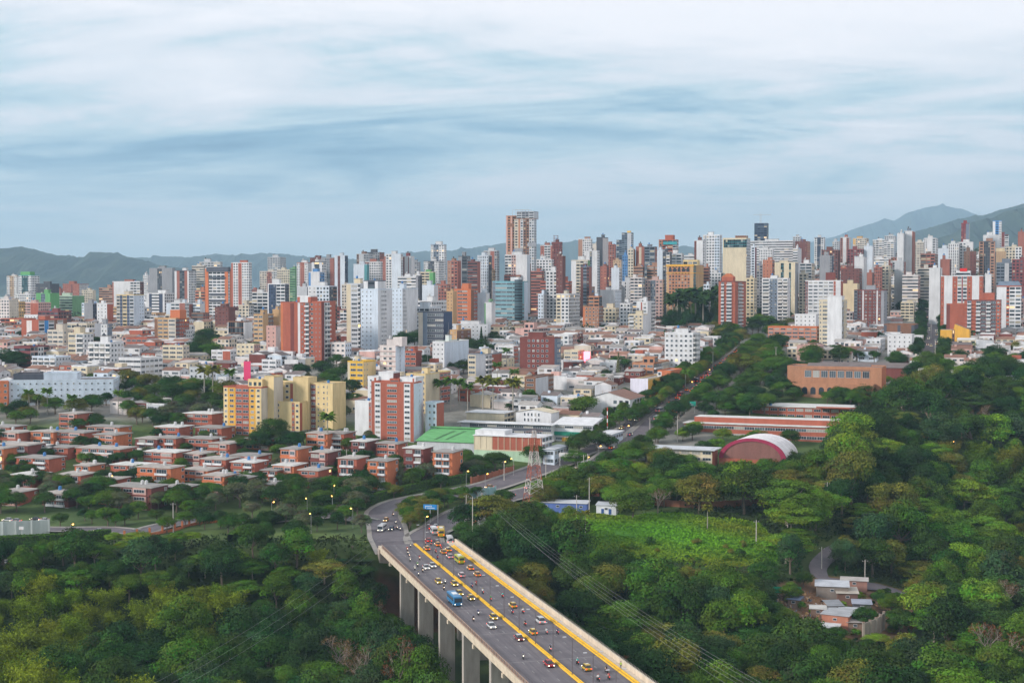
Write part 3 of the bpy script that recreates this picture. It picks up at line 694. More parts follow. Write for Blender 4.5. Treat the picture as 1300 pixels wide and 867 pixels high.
def undergrowth(name, pts, n, size, colr, seed):
    """low leafy cover nobody could count, one mesh"""
    rng = np.random.RandomState(seed); P = np.array(pts)
    V = leaves(P, unit(rng.randn(len(P), 3) * .6 + np.array([0, -.25, .8])), np.full(len(P), size), rng, .6)
    cc = np.array(colr)[None] * (.75 + .5 * rng.rand(len(P)))[:, None] * (1 + .25 * np.stack([wob(P[:, 0], P[:, 1], .09), wob(P[:, 0], P[:, 1], .13), 0 * P[:, 0]], 1))
    return struct(obj(name, np_mesh(name, V, 4, np.clip(cc, 0, 1), 'leaf')), 'stuff')
def scatter(x0, x1, y0, y1, n, test, hmax, seed):
    rng = np.random.RandomState(seed); Y = y0 + (y1 - y0) * rng.rand(n); X = (x0 + (x1 - x0) * rng.rand(n)) * Y
    Z = ground(X, Y); px, py = PX(X, Y, Z), PY(X, Y, Z); ok = test(X, Y, px, py)
    hh = hmax * rng.rand(n) * (.5 + .5 * wob(X, Y, .11) + .5 * wob(X, Y, .37))
    return np.stack([X, Y, Z + np.maximum(hh, 0) - .15], 1)[ok]
und = scatter(.02, .22, 480, 620, 90000, lambda X, Y, px, py: inpoly(MEADOW, px, py) & (road_clear(X, Y) > 3), 1.3, 5)
undergrowth('grass', und, 0, .42, (.125, .235, .018), 9)
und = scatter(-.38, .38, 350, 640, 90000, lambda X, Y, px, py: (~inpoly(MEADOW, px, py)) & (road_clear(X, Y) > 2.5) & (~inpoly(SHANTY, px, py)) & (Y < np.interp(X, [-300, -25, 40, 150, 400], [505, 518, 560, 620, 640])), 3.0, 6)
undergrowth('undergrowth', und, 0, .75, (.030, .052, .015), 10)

# ------------------------------------------------------------------ buildings
import re
C['RE'] = (.62, .03, .03)
BAY = {'w': 3.0, 'W': 4.4, 's': 3.2, 'r': 5.0, 'b': 4.6, 'g': 1.8, 'n': 1.9}
WIN = {'w': (.50, .46), 'W': (.80, .46), 's': (.26, .28), 'r': (.98, .42), 'b': (.78, .62), 'g': (.92, .86), 'n': (.4, .6)}
BRICKY = {'BR', 'DB', 'OR', 'TB', 'MR', 'BN'}
def spec(s):
    if isinstance(s, list): return s
    s = re.sub(r'(?<![.\d])\b([A-Z]+) ([a-zA-Z-])(?=( |$))', r'\1\2', s); out = []
    for tok in s.split():
        m = re.match(r'([A-Z]+)([\d.]*)([a-zA-Z-])(\+?)$', tok); out.append([m.group(1), float(m.group(2) or 0), m.group(3), .45 if m.group(4) else 0])
    rest = 1 - sum(o[1] for o in out); z = sum(1 for o in out if o[1] == 0)
    for o in out:
        if o[1] == 0: o[1] = max(rest, .05) / z
    t = sum(o[1] for o in out)
    for o in out: o[1] /= t
    return out
def vary(c, a=.07):
    c = col(c); k = 1 + R.uniform(-a, a); return tuple(min(.85, x * k) for x in c)
GLASS = [(.02, .026, .036), (.035, .05, .065), (.06, .075, .09), (.10, .13, .15), (.34, .33, .30)]
WMESH = {}
def window_mesh(w, h, gi, frame):
    key = (round(w, 1), round(h, 1), gi, frame)
    if key not in WMESH:
        mb = MB(); f = .09 if w > .9 else .06; a, b = w / 2, h / 2; fc = col(frame)
        mb.box(-a, a, -.10, .04, -b, -b + f, fc, 'plain'); mb.box(-a, a, -.10, .04, b - f, b, fc, 'plain')
        mb.box(-a, -a + f, -.10, .04, -b + f, b - f, fc, 'plain'); mb.box(a - f, a, -.10, .04, -b + f, b - f, fc, 'plain')
        n = max(1, int(round(w / 1.3)))
        for i in range(1, n): x = -a + w * i / n; mb.box(x - .035, x + .035, -.07, .04, -b + f, b - f, fc, 'plain')
        mb.panel((-a + f, -.03), (a - f, -.03), -b + f, b - f, 'W', 'litglass' if gi == 9 else 'glass')
        mb.c[-1] = (1, .6, .25) if gi == 9 else GLASS[gi]
        WMESH[key] = mb.mesh('window')
    return WMESH[key]
_old_mat = mat
def mat(kind):
    if kind == 'litglass' and kind not in MATS:
        m, nt, b = base_mat('lit_window', .3); b.inputs['Base Color'].default_value = (.8, .5, .2, 1); b.inputs['Emission Color'].default_value = (1, .60, .22, 1); b.inputs['Emission Strength'].default_value = 1.1; MATS[kind] = m
    return _old_mat(kind)
def rnd_glass():
    q = R.random(); return 9 if q < .012 else (4 if q < .16 else R.choice([0, 1, 1, 2, 2, 3]))
def front_wall(mb, p, q, z0, z1, bays, storeys, near, root, name='window', frame='W', wincap=64):
    """one facade from p to q (outward side on its right-hand rule), split in upright bays; returns nothing, adds windows as parts when near"""
    P, Q = Vector((*p, 0)), Vector((*q, 0)); L = (Q - P).length; d = (Q - P) / L; nrm = Vector((d.y, -d.x, 0)); ang = math.atan2(d.y, d.x); sh = (z1 - z0) / storeys; a = 0
    for (c, fr, mode, proud) in bays:
        b = a + fr * L; A, B = P + d * a, P + d * b; cc = vary(c, .04); wk = 'brick' if (near and c in BRICKY) else 'plain'
        n = max(1, int(round((b - a) / BAY.get(mode, 3)))) if mode != '-' else 1
        if proud:
            A2, B2 = A + nrm * proud, B + nrm * proud; mb.panel(A, A2, z0, z1, cc, wk); mb.panel(B2, B, z0, z1, cc, wk); mb.face([(A2.x, A2.y, z1), (B2.x, B2.y, z1), (B.x, B.y, z1), (A.x, A.y, z1)], cc, wk)
        else: A2, B2 = A, B
        if mode == '-' or near: mb.panel(A2, B2, z0, z1, cc, wk)
        else: mb.panel(A2, B2, z0, z1, cc, 'fac_' + mode, n, storeys)
        if near and mode != '-':
            fw, fh = WIN[mode]; bw = (b - a) / n; ww, wh = bw * fw, sh * fh
            for k in range(n):
                ctr = A2.lerp(B2, (k + .5) / n)
                for s_ in range(storeys):
                    if len(root_windows.setdefault(root.name, [])) >= wincap + 30: break
                    zc = z0 + (s_ + .56) * sh
                    gi = rnd_glass(); gi = 2 if gi == 9 and ww > 2.4 else gi
                    o = obj(name, window_mesh(ww, wh, gi, frame), root, (ctr.x + nrm.x * .06, ctr.y + nrm.y * .06, zc), ang); root_windows[root.name].append(o)
                    if mode == 'b':
                        key = ('balc', round(bw, 1), c)
                        if key not in WMESH:
                            m2 = MB(); bc = col('W') if c not in ('W', 'BW') else (.7, .68, .66); m2.box(-bw * .46, bw * .46, -1.1, -.02, 0, .16, bc); m2.box(-bw * .46, bw * .46, -1.1, -1.0, .16, .95, bc); m2.box(-bw * .46, -bw * .44, -1.0, -.02, .16, .95, bc); m2.box(bw * .44, bw * .46, -1.0, -.02, .16, .95, bc); WMESH[key] = m2.mesh('balcony')
                        obj('balcony', WMESH[key], root, (ctr.x, ctr.y, z0 + s_ * sh + .05), ang)
        a = b
root_windows = {}
def volume(root, x0, x1, y0, y1, z0, z1, front, side, near=False, storey=2.9, name='walls', roofc='RG', back=None, left=None, parapet=True, frame='W', nst=None, ledge=False):
    mb = MB(); fs, ss = spec(front), spec(side); st = nst or max(1, int(round((z1 - max(z0, 0)) / storey))); mainc = max(fs, key=lambda b: b[1])[0]; zb = max(z0, 0)
    front_wall(mb, (x0, y0), (x1, y0), zb, z1, fs, st, near, root, frame=frame)
    front_wall(mb, (x1, y0), (x1, y1), zb, z1, ss, st, near, root, frame=frame)
    bs = spec(back or [[ss[0][0], 1, 'w', 0]])
    front_wall(mb, (x1, y1), (x0, y1), zb, z1, bs, st, False, root); front_wall(mb, (x0, y1), (x0, y0), zb, z1, spec(left or side), st, False, root)
    if z0 < zb: mb.box(x0 + .01, x1 - .01, y0 + .01, y1 - .01, z0, zb - .01, 'RG')
    mb.face([(x0, y0, z1), (x1, y0, z1), (x1, y1, z1), (x0, y1, z1)], vary(roofc), 'roof')
    if ledge:                       # projecting floor slabs, part of the wall's own relief
        for k in range(1, st):
            z = zb + (z1 - zb) * k / st; mb.box(x0 - .06, x1 + .3, y0 - .38, y0 - .001, z - .12, z + .1, vary(ledge if isinstance(ledge, str) else 'W'))
    w = mb.build(name, root)
    if parapet:
        m2 = MB(); c = vary(mainc); t, h = .22, .75
        m2.box(x0 - .05, x1 + .05, y0 - .05, y0 + t, z1 + .002, z1 + h, c); m2.box(x0 - .05, x1 + .05, y1 - t, y1 + .05, z1 + .002, z1 + h, c); m2.box(x0 - .05, x0 + t, y0 + t, y1 - t, z1 + .002, z1 + h, c); m2.box(x1 - t, x1 + .05, y0 + t, y1 - t, z1 + .002, z1 + h, c)
        m2.build('parapet', root)
    return w
def tank_mesh(kind):
    if ('tank', kind) not in WMESH:
        mb = MB(); c = [(.05, .18, .42), (.5, .5, .5), (.06, .06, .07)][kind]; mb.tube((0, 0, 0), (0, 0, 1.5), .75, .68, c, 'paint', 10); mb.tube((0, 0, 1.5), (0, 0, 1.75), .5, .2, c, 'paint', 10); WMESH[('tank', kind)] = mb.mesh('water_tank')
    return WMESH[('tank', kind)]
def roof_kit(root, w, l, h, c, big=True, n=None):
    """lift rooms, tanks, a mast: what stands on a tower's roof"""
    if big:
        a = R.uniform(.15, .45) * w; b = a + R.uniform(.25, .45) * w; y0 = R.uniform(.2, .45) * l; mb = MB(); hh = R.uniform(2.4, 4.5)
        mb.box(a, b, y0, min(l - .5, y0 + R.uniform(3, 6)), h + .003, h + hh, vary(c)); mb.box(a - .2, b + .2, y0 - .2, min(l - .3, y0 + 6.2), h + hh + .002, h + hh + .25, vary('RG')); mb.build('lift_room', root)
        if R.random() < .6: obj('water_tank', tank_mesh(R.choice([0, 1, 1, 2])), root, (a + 1.2, min(l - 1, y0 + 2), h + hh + .26))
        if R.random() < .35:
            mb = MB(); mb.bar((b - .5, y0 + 1, h + hh), (b - .5, y0 + 1, h + hh + R.uniform(3, 9)), .07, (.35, .33, .33), 'metal'); mb.build('mast', root)
    for _ in range(R.choice([0, 1, 1, 2])): obj('water_tank', tank_mesh(R.choice([0, 1, 1, 2])), root, (R.uniform(.1, .9) * w, R.uniform(.1, .9) * l, h + .02))
FOOT = []       # building footprints (centre x, y, radius) for the houses to keep away from
CWORD = dict(W='white', BW='pale blue-white', PW='pinkish white', C='cream', LC='light cream', T='tan', BE='beige', G='grey', LG='light grey', DG='charcoal', NV='navy', SL='slate', BR='brick-red', DB='dark red', OR='orange-brick', TB='light brick', BN='brown', PK='pink',
             GN='green', LGN='pale green', TL='teal', YL='yellow', OC='ochre', MR='maroon', BL='blue', GL='blue glass', TG='teal glass')
MWORD = {'w': 'punched windows', 'W': 'wide windows', 's': 'small windows', 'r': 'ribbon windows', 'b': 'balconies', 'g': 'glazed front', 'n': 'narrow windows', '-': 'blank front'}
def looks(front, h):
    fs = spec(front); by, md = {}, {}
    for c, f, m, p in fs: by[c] = by.get(c, 0) + f; md[m] = md.get(m, 0) + f * (.8 if m == '-' else 1)
    cs = sorted(by, key=lambda k: -by[k]); c = CWORD[cs[0]] + (' and ' + CWORD[cs[1]] if len(cs) > 1 and by[cs[1]] > .12 else '')
    kind = 'tower' if h > 34 else ('mid-rise block' if h > 17 else 'low block')
    return f"{c} {kind}, {MWORD[max(md, key=md.get)]}"
GROUPB = {'apartment_tower': 'apartment towers of the city centre', 'apartment_block': 'mid-rise and low blocks among the houses'}
def frame_of(x0, xs, x1, Y, yaw):
    """front-left corner, width and depth of a box whose near corner is seen at column xs at distance Y"""
    c, s = math.cos(yaw), math.sin(yaw); a0, a1, ac = ray(x0, 400)[0], ray(x1, 400)[0], ray(xs, 400)[0]; Cx, Cy = ac * Y, Y
    w = (Cx - a0 * Cy) / (c - a0 * s) if abs(c - a0 * s) > .05 else 15         # C - w*(c, s)
    l = (a1 * Cy - Cx) / (-s - a1 * c) if x1 > xs + .3 and abs(-s - a1 * c) > .06 else 0
    if not 5 < l < 48: l = min(max(8, w * .8), 20) if l <= 5 else 24
    return (Cx - w * c, Cy - w * s), w, l
def tower(x0, xs, x1, ytop, Y, front, side=None, label=None, cat=None, look=None, yaw=-21, near=False, name=None, kit=True, storey=2.9, roofc='RG', kitc=None, ybase=None, group=None, mark=None, parapet=True, frame='W', ledge=False, left=None, depth=None, nst=None):
    yaw = rad(yaw); (ox, oy), w, l = frame_of(x0, xs, x1, Y, yaw)
    if depth: l = depth
    c, s = math.cos(yaw), math.sin(yaw)
    crn = [(ox, oy), (ox + w * c, oy + w * s), (ox + w * c - l * s, oy + w * s + l * c), (ox - l * s, oy + l * c)]
    zs = [gz(*p) for p in crn]; base = min(zs[0], zs[1]); h = zat(ytop, Y) - base
    fs = spec(front); side = side or [[max(fs, key=lambda b: b[1])[0], 1, 'w', 0]]
    nm = name or ('apartment_tower' if h > 26 else 'apartment_block')
    root = thing(nm, (ox, oy, base), yaw, label, cat or ('tower' if h > 26 else 'building'), group or (None if label else GROUPB.get(nm)), None if label else (look or looks(front, h)))
    volume(root, 0, w, 0, l, min(zs) - base - 2, h, front, side, near, storey, 'walls', roofc, None, left, parapet, frame, nst, ledge)
    if kit: roof_kit(root, w, l, h, kitc or fs[0][0], True if h > 14 else False)
    cx, cy = sum(p[0] for p in crn) / 4, sum(p[1] for p in crn) / 4; FOOT.append((cx, cy, .5 * math.hypot(w, l) + 2))
    if mark: MARKS.append((mark, (x0 + x1) / 2, ytop + 12))
    root_dim[root.name] = (w, l, h, base, x0, xs, Y); return root
root_dim = {}
def wing(root, pxa, pxb, y0, dep, pytop, front, side=None, near=False, zb=None, name='wing', parapet=True, kit=False, pybot=None, **k):
    """a further block of the same building, given by picture columns along its front and set back y0 metres"""
    w, l, h, base, x0, xs, Y = root_dim[root.name]; f = lambda p: (p - x0) / (xs - x0) * w
    zt = zat(pytop, Y) - base; z0 = -2 if pybot is None and zb is None else (zb if zb is not None else zat(pybot, Y) - base)
    o = volume(root, f(pxa), f(pxb), y0, y0 + dep, z0, zt, front, side or front, near, k.pop('storey', 2.9), name, k.pop('roofc', 'RG'), parapet=parapet, **k)
    if kit: obj('water_tank', tank_mesh(0), root, ((f(pxa) + f(pxb)) / 2, y0 + dep / 2, zt + .02))
    return o

# ------------------------------------------------------------------ skyline, far to near: picture columns (left, corner, right), roof row, distance, front bays, side bays
SKY = [
 (9, 22, 24, 351, 1900, 'W.3w T.4w W.3w', 'W-'), (20, 39, 41, 374, 1600, 'W w', 'W w'), (46, 64, 66, 361, 1700, 'DG s', 'DG-'),
 (65, 92, 94, 376, 1520, 'LGN r', 'GN-'), (66, 77, 78, 367, 2000, 'BR s', 'BR-'), (80, 101, 104, 361, 1900, 'BR.5s DB.1- BR.4s', 'W w'), (18, 24, 25, 364, 1950, 'BR s', 'BR-'), (38, 45, 46, 363, 1930, 'BR s', 'BR-'),
 (126, 143, 145, 366, 1700, 'TB r', 'TB-'), (107, 118, 123, 386, 1200, 'G -', 'NV w'), (143, 178, 183, 358, 1500, 'BR.05- W.6- W.35W', 'DB w'),
 (104, 118, 122, 369, 1850, 'LC w', 'LC-'), (2, 20, 22, 384, 1400, 'OC W', 'OC w'), (0, 10, 12, 378, 1700, 'BW w', 'W-'), (84, 110, 115, 412, 1100, 'LC W', 'LC w'),
 (17, 38, 62, 441, 880, 'MR r', 'PK.4b W.3w PK.3b'), (48, 74, 78, 396, 1160, 'MR W', 'DB w'),
 (190, 219, 223, 341, 1700, 'G.35- DG.2n G.45-', 'G-'), (222, 240, 242, 344, 1650, 'W.15- BR.2- DG.35W BR.2- W.1-', 'W w'), (244, 259, 262, 338, 1720, 'BE r', 'BE w'), (252, 280, 283, 333, 1800, 'LG W', 'LG w'),
 (186, 209, 211, 373, 1350, 'W.15- NV.15- W.4r NV.2- W.1-', 'W w'), (211, 240, 243, 386, 1300, 'BW.5- W.5s', 'BR-'), (248, 260, 262, 370, 1400, 'OR.4r C.2- OR.4r', 'OR w'), (243, 258, 262, 398, 1230, 'BN r', 'BR w'),
 (186, 200, 203, 402, 1210, 'W W', 'W w'), (217, 235, 240, 385, 1260, 'W.6W BR.4-', 'W w'), (273, 290, 292, 391, 1120, 'DB s', 'DB-'), (303, 316, 318, 388, 1250, 'LC w', 'W w'), (245, 254, 256, 386, 1300, 'BW r', 'W-'), (182, 188, 190, 350, 1800, 'W n', 'W-'),
 (320, 340, 342, 372, 1260, 'W b', 'W w'), (368, 375, 376, 341, 1700, 'GN r', 'GN-'), (352, 368, 369, 343, 1720, 'LC w', 'LC w'), (330, 352, 354, 345, 1800, 'BE.4w BR.3w LG.3w', 'LG-'), (377, 391, 393, 334, 1610, 'W.3n BR.4s W.3n', 'W-'), (396, 409, 411, 333, 1500, 'W.25- DG.5b W.25-', 'W w'), (392, 406, 408, 346, 1480, 'BL.2- W.8-', 'BL w'),
 (408, 424, 426, 328, 1620, 'G.3- G.4n BR.3s', 'BR-'), (425, 438, 442, 325, 1600, 'BW.3- DB.25s BW.45-', 'NV w'), (394, 408, 409, 328, 1720, 'DB s', 'DB-'), (391, 418, 428, 364, 1130, 'W.4s BW.6w', 'DG.5w BN.5b'), (377, 390, 392, 365, 1320, 'LG-', 'NV w'), (434, 440, 442, 362, 1400, 'BE w', 'BE-'),
 (453, 468, 470, 323, 1720, 'BN.2w LG.4- G.4w', 'LG w'), (466, 482, 484, 321, 1740, 'DG.5W G.5w', 'BR w'), (449, 466, 469, 336, 1560, 'BW.8- TL.2-', 'TL-'), (460, 483, 486, 333, 1650, 'BR.4w W.6w', 'W w'), (490, 509, 512, 323, 1600, 'W.4w BW.6-', 'W n'), (511, 522, 524, 326, 1610, 'MR.25- W.4- MR.1- W.25-', 'W-'), (483, 492, 494, 330, 1700, 'BR s', 'LG-'),
 (524, 532, 534, 333, 1900, 'G w', 'G-'), (538, 557, 559, 332, 1760, 'W.3n DG.4w W.3n', 'W w'), (568, 581, 583, 332, 1350, 'TB.35s BR.65w', 'BR-'), (582, 593, 595, 326, 1380, 'G.4- DG.6b', 'G w'), (594, 606, 608, 333, 1340, 'DB r', 'BR-'), (606, 620, 622, 325, 1400, 'BW n', 'DG w'), (619, 625, 626, 343, 1420, 'T-', 'T w'), (614, 631, 634, 319, 1700, 'LG.5w BR.3- G.2w', 'G w'),
 (528, 548, 567, 383, 1060, 'W W', 'W w'), (536, 551, 553, 363, 1180, 'BW-', 'W-'), (505, 528, 531, 352, 1300, 'W r', 'W-'), (524, 533, 536, 350, 1320, 'W.5- DG.5w', 'DG-'), (520, 545, 560, 391, 1030, 'BW W', 'W w'), (605, 617, 618, 373, 1160, 'BW-', 'W-'), (615, 624, 625, 385, 1100, 'GN.2- W.8-', 'W-'), (553, 567, 569, 362, 1250, 'BR w', 'OR w'),
 (641, 669, 673, 324, 1400, 'W.3W PK.2w W.5-', 'BW-'), (653, 671, 674, 335, 1300, 'C.3- LG.3- BN.4w', 'BN-'), (686, 702, 704, 312, 1620, 'BR.3s W.5W BR.2-', 'BR w'), (681, 700, 703, 330, 1450, 'W w', 'W w'), (700, 712, 714, 308, 1660, 'DB.5n MR.5n', 'MR w'), (734, 750, 752, 304, 1700, 'TB.3- W.6w', 'W w'), (751, 763, 764, 310, 1740, 'BE.8- BR.2w', 'BE-'), (742, 758, 761, 319, 1500, 'W.4- SL.2n W.4-', 'W w'), (757, 765, 772, 302, 1560, 'DG-', 'PW-'),
 (725, 746, 749, 331, 1350, 'W.3- LC.7W', 'GN-'), (737, 748, 751, 339, 1240, 'DB.3- SL.4r DB.3w', 'BR-'), (706, 714, 716, 326, 1200, 'DB s', 'DB-'), (674, 688, 691, 345, 1180, 'BR r', 'BR w'), (762, 770, 773, 339, 1300, 'BR s', 'MR w'), (693, 707, 708, 345, 1220, 'W w', 'W w'), (776, 786, 789, 341, 1320, 'BW-', 'W w'), (790, 797, 798, 325, 1500, 'BL n', 'BL-'), (778, 788, 790, 331, 1450, 'T s', 'BE-'), (770, 780, 782, 311, 1700, 'BR w', 'BR-'), (797, 804, 806, 317, 1420, 'LC w', 'TB-'), (640, 660, 662, 350, 1190, 'BR W', 'BR w'),
 (735, 752, 755, 365, 1060, 'BN r', 'BN w'), (706, 722, 736, 374, 1030, 'LC.4w W.6w', 'W w'), (762, 781, 789, 369, 1000, 'W-', 'BW s'), (762, 786, 789, 362, 1110, 'T.5r TB.5r', 'T w'), (788, 803, 807, 358, 1110, 'LG.3- W.2n LG.2- W.3n', 'W w'), (787, 800, 803, 386, 985, 'W w', 'BW w'), (745, 756, 760, 377, 1010, 'TB W', 'TB w'),
 (834, 841, 842, 318, 1360, 'BW-', 'W w'), (841, 850, 851, 321, 1340, 'DG.5w W.5b', 'DG w'), (851, 865, 868, 323, 1370, 'W W', 'W w'), (807, 817, 819, 314, 1420, 'BR.4- LC.3- BR.3-', 'BR-'), (818, 831, 834, 314, 1400, 'SL b', 'BR w'), (819, 841, 843, 356, 1150, 'PK.3w SL.3n PK.4w', 'W w'), (804, 816, 818, 339, 1190, 'TB r', 'BN w'), (821, 840, 842, 338, 1200, 'TB.45r BN.1- TB.45r', 'BR w'), (800, 815, 818, 353, 1140, 'PW W', 'BW w'), (881, 892, 893, 306, 1380, 'DB.25- W.75-', 'W w'), (893, 899, 901, 340, 1180, 'OR r', 'BR w'), (893, 900, 902, 362, 1080, 'BW w', 'W w'), (903, 915, 918, 347, 1240, 'W w', 'SL w'),
 (947, 957, 961, 354, 1000, 'C w', 'LC w'), (868, 882, 884, 325, 1450, 'W r', 'W-'), (952, 1006, 1011, 306, 1720, 'W r', 'W w'), (1009, 1024, 1028, 307, 1700, 'DB s', 'OR w'), (1006, 1015, 1017, 301, 1900, 'LG w', 'LG-'), (1033, 1045, 1047, 302, 2000, 'W.3w NV.4w W.3w', 'W-'), (1056, 1064, 1066, 307, 2000, 'LG w', 'LG-'), (1066, 1077, 1080, 302, 1950, 'BR.3w W.4- BR.3w', 'W-'), (1082, 1099, 1102, 303, 1900, 'OC.2- BE.8w', 'T w'), (1107, 1123, 1126, 305, 1900, 'W W', 'W w'), (1121, 1134, 1137, 307, 1850, 'W W', 'BW w'), (1042, 1063, 1066, 318, 1500, 'DB w', 'DB-'), (1075, 1095, 1097, 317, 1500, 'MR w', 'DB-'), (1040, 1053, 1065, 325, 1300, 'G-', 'LG.6w NV.4-'), (1084, 1096, 1109, 327, 1340, 'W-', 'W-'), (1096, 1107, 1109, 313, 1380, 'BW-', 'W-'),
 (1067, 1090, 1094, 342, 1150, 'DB s', 'BR w'), (968, 980, 983, 331, 1230, 'OR s', 'BR r'), (960, 968, 970, 337, 1250, 'G w', 'DG w'), (953, 958, 960, 314, 1600, 'BW w', 'MR-'), (963, 980, 982, 317, 1560, 'W n', 'W-'), (1006, 1012, 1017, 316, 1580, 'W r', 'W-'), (1015, 1030, 1034, 335, 1260, 'W b', 'LC w'), (1014, 1024, 1026, 348, 1160, 'LC w', 'LC w'), (1109, 1119, 1120, 340, 1150, 'BR n', 'DB-'), (1119, 1128, 1131, 338, 1160, 'LC w', 'LC s'), (1070, 1088, 1091, 361, 1050, 'C-', 'LC-'), (1100, 1107, 1109, 347, 1180, 'BR-', 'DG-'),
 (1138, 1146, 1148, 297, 1500, 'W-', 'W-'), (1147, 1158, 1161, 294, 1510, 'SL.12n W.78- BR.1-', 'BR-'), (1172, 1187, 1190, 303, 1620, 'W.3n W.4- LG.3w', 'W w'), (1160, 1173, 1175, 308, 1640, 'BE w', 'BE-'), (1203, 1216, 1218, 310, 1450, 'W n', 'W w'), (1213, 1234, 1238, 308, 1460, 'W.6w W.4-', 'W-'), (1247, 1268, 1271, 299, 1720, 'W-', 'W w'), (1242, 1262, 1284, 307, 1400, 'TB.3w DG.4n TB.3w', 'BR.4- W.35- BR.25-'), (1223, 1238, 1241, 320, 1300, 'BN.5s DB.5s', 'BN w'), (1256, 1286, 1294, 320, 1320, 'C.1n DG.15n T.75-', 'T-'), (1264, 1291, 1294, 334, 1200, 'SL.4W LG.2- SL.4W', 'SL w'), (1179, 1193, 1200, 341, 1050, 'W-', 'DG.3n W.7-'), (1250, 1258, 1265, 349, 1050, 'W-', 'W w'), (1283, 1295, 1297, 347, 1150, 'BR b', 'BR w'), (1168, 1186, 1190, 323, 1250, 'BN.4W BR.6W', 'BN w'), (1135, 1146, 1160, 332, 1260, 'LG-', 'LG.4w BR.6-'), (1165, 1180, 1182, 341, 1180, 'BE r', 'BE w'), (1193, 1205, 1207, 330, 1300, 'BR-', 'DB w'), (1291, 1300, 1304, 295, 1700, 'BR-', 'BR w'), (1276, 1296, 1302, 314, 1400, 'LC.6w W.4w', 'BE w'), (1190, 1203, 1206, 316, 1500, 'BW-', 'W w'), (1145, 1165, 1168, 350, 1120, 'PW r', 'PK w'),
 (1122, 1135, 1150, 300, 2000, 'LG w', 'LG-'), (1284, 1308, 1320, 330, 1300, 'MR w', 'BR w'), (900, 912, 914, 320, 1700, 'LG w', 'LG-'), (600, 612, 613, 345, 1600, 'BR w', 'LG-'), (340, 356, 358, 327, 2100, 'LG W', 'LG w'),
]
OV = {(947, 354): 1250, (968, 331): 1380, (674, 345): 1350, (640, 350): 1400, (653, 335): 1440, (745, 377): 1210, (735, 365): 1260, (762, 369): 1250, (787, 386): 1150, (762, 362): 1340, (788, 358): 1340, (706, 374): 1150, (819, 356): 1300, (804, 339): 1370, (821, 338): 1370, (800, 353): 1300, (893, 340): 1360, (893, 362): 1200,
      (1109, 340): 1310, (1119, 338): 1320, (1070, 361): 1310, (1067, 342): 1340, (1100, 347): 1340, (1084, 327): 1460, (1096, 313): 1500, (1040, 325): 1430, (1014, 348): 1340, (1015, 335): 1370, (1179, 341): 1250, (1250, 349): 1250, (1264, 334): 1310, (1283, 347): 1310, (1145, 350): 1310, (1168, 323): 1370, (1165, 341): 1360, (1135, 332): 1340, (1193, 330): 1370, (1223, 320): 1400, (1256, 320): 1430, (903, 347): 1330, (960, 337): 1390}
_C = dict(C)
for _k, _c in _C.items():
    _l = .3 * _c[0] + .6 * _c[1] + .1 * _c[2]; C[_k] = tuple((.74 * a + .26 * _l) * .93 for a in _c)  # skyline wall colours greyed and dimmed: distance haze put into the paint
for e in SKY:
    e = list(e); e[4] = OV.get((e[0], e[3]), e[4]); tower(*e[:7], kitc=None)

C.update(_C)
# named landmarks of the skyline
def mk(label, cat, e, mark=None, **k):
    return tower(*e, label=label, cat=cat, mark=mark, **k)
b = mk('cream tower with a teal glass strip and dark green rooftop pavilion', 'tower', (24, 40, 42, 350, 1800, 'W.25w TL.5g W.25w', 'W w'), 'teal-striped cream tower', kit=False)
wing(b, 26, 38, 1, 9, 345, 'GN-', zb=root_dim[b.name][2] + .003, name='rooftop_pavilion', parapet=False)
mk('bright green painted tower with a bluish window strip', 'tower', (46, 64, 67, 373, 1500, 'GN.35- SL.3n GN.35-', 'GN-'), 'green painted tower')
mk('narrow white windowless slab with a red side wall', 'tower', (123, 136, 140, 386, 1190, 'W s', 'BR-'), 'white slab with the red side')
b = mk('striped apartment block in brick, white and blue with balconies', 'building', (27, 49, 85, 407, 1040, 'BR.3- PW.3- BR.4-', 'W.2b BL.14- W.2b BN.12- W.2b BN.14-'), 'brick, white and blue striped block')
b = mk('tall grey and navy tower with yellow tinted window bays', 'tower', (148, 170, 183, 375, 1150, 'BE.2W NV.15- C.25W NV.15- LG.25W', 'BW.5- BW.5s'), 'navy and yellow tower', ledge='LG')
b = mk('white tower framed by orange pilasters and a black rooftop frame', 'tower', (261, 290, 294, 341, 1350, 'OR.14-+ W.72W OR.14-+', 'W.5w OR.5-'), 'orange-pilastered tower', kit=False)
wing(b, 263, 291, -.7, 3.5, 339, 'DG-', pybot=345, name='rooftop_frame', parapet=False)
for yy in (354, 375, 383): wing(b, 266, 287, -.9, .9, yy - 2.5, 'DG-', pybot=yy, name='dark_band', parapet=False)
mk('white tower with a broad red stripe down its front', 'tower', (294, 316, 320, 334, 1600, 'BR.1- W.3w BR.2s W.4w', 'W w'), 'red-striped white tower')
b = mk('tan apartment tower with a red brick side and orange rooftop room', 'tower', (196, 223, 240, 405, 1000, 'BN.15- T.5W BE.35W', 'DB.3W BR.7w'), 'tan tower with the red side', near=True, kit=False)
wing(b, 212, 224, 4, 8, 395, 'OR-', zb=root_dim[b.name][2] + .003, name='rooftop_room')
mk('brown glass office with a white roof rim', 'office', (289, 310, 313, 409, 1030, 'W.04- BN.92g W.04-', 'W-'), 'brown glass office', storey=3.6)
mk('modern white and navy apartment building with stacked balconies', 'tower', (340, 362, 367, 361, 1240, 'W.06- NV.38n DG.06- W.5b', 'DG w'), 'white and navy balcony building')
b = mk('large orange-red brick tower with white window surrounds and balconies', 'tower', (378, 408, 426, 384, 900, 'W.1- BR.2s BR.2b BR.2w BR.3s', 'DB.2- W.4b BR.4b'), 'big orange-red brick tower', near=True, kit=False, left='BR w')
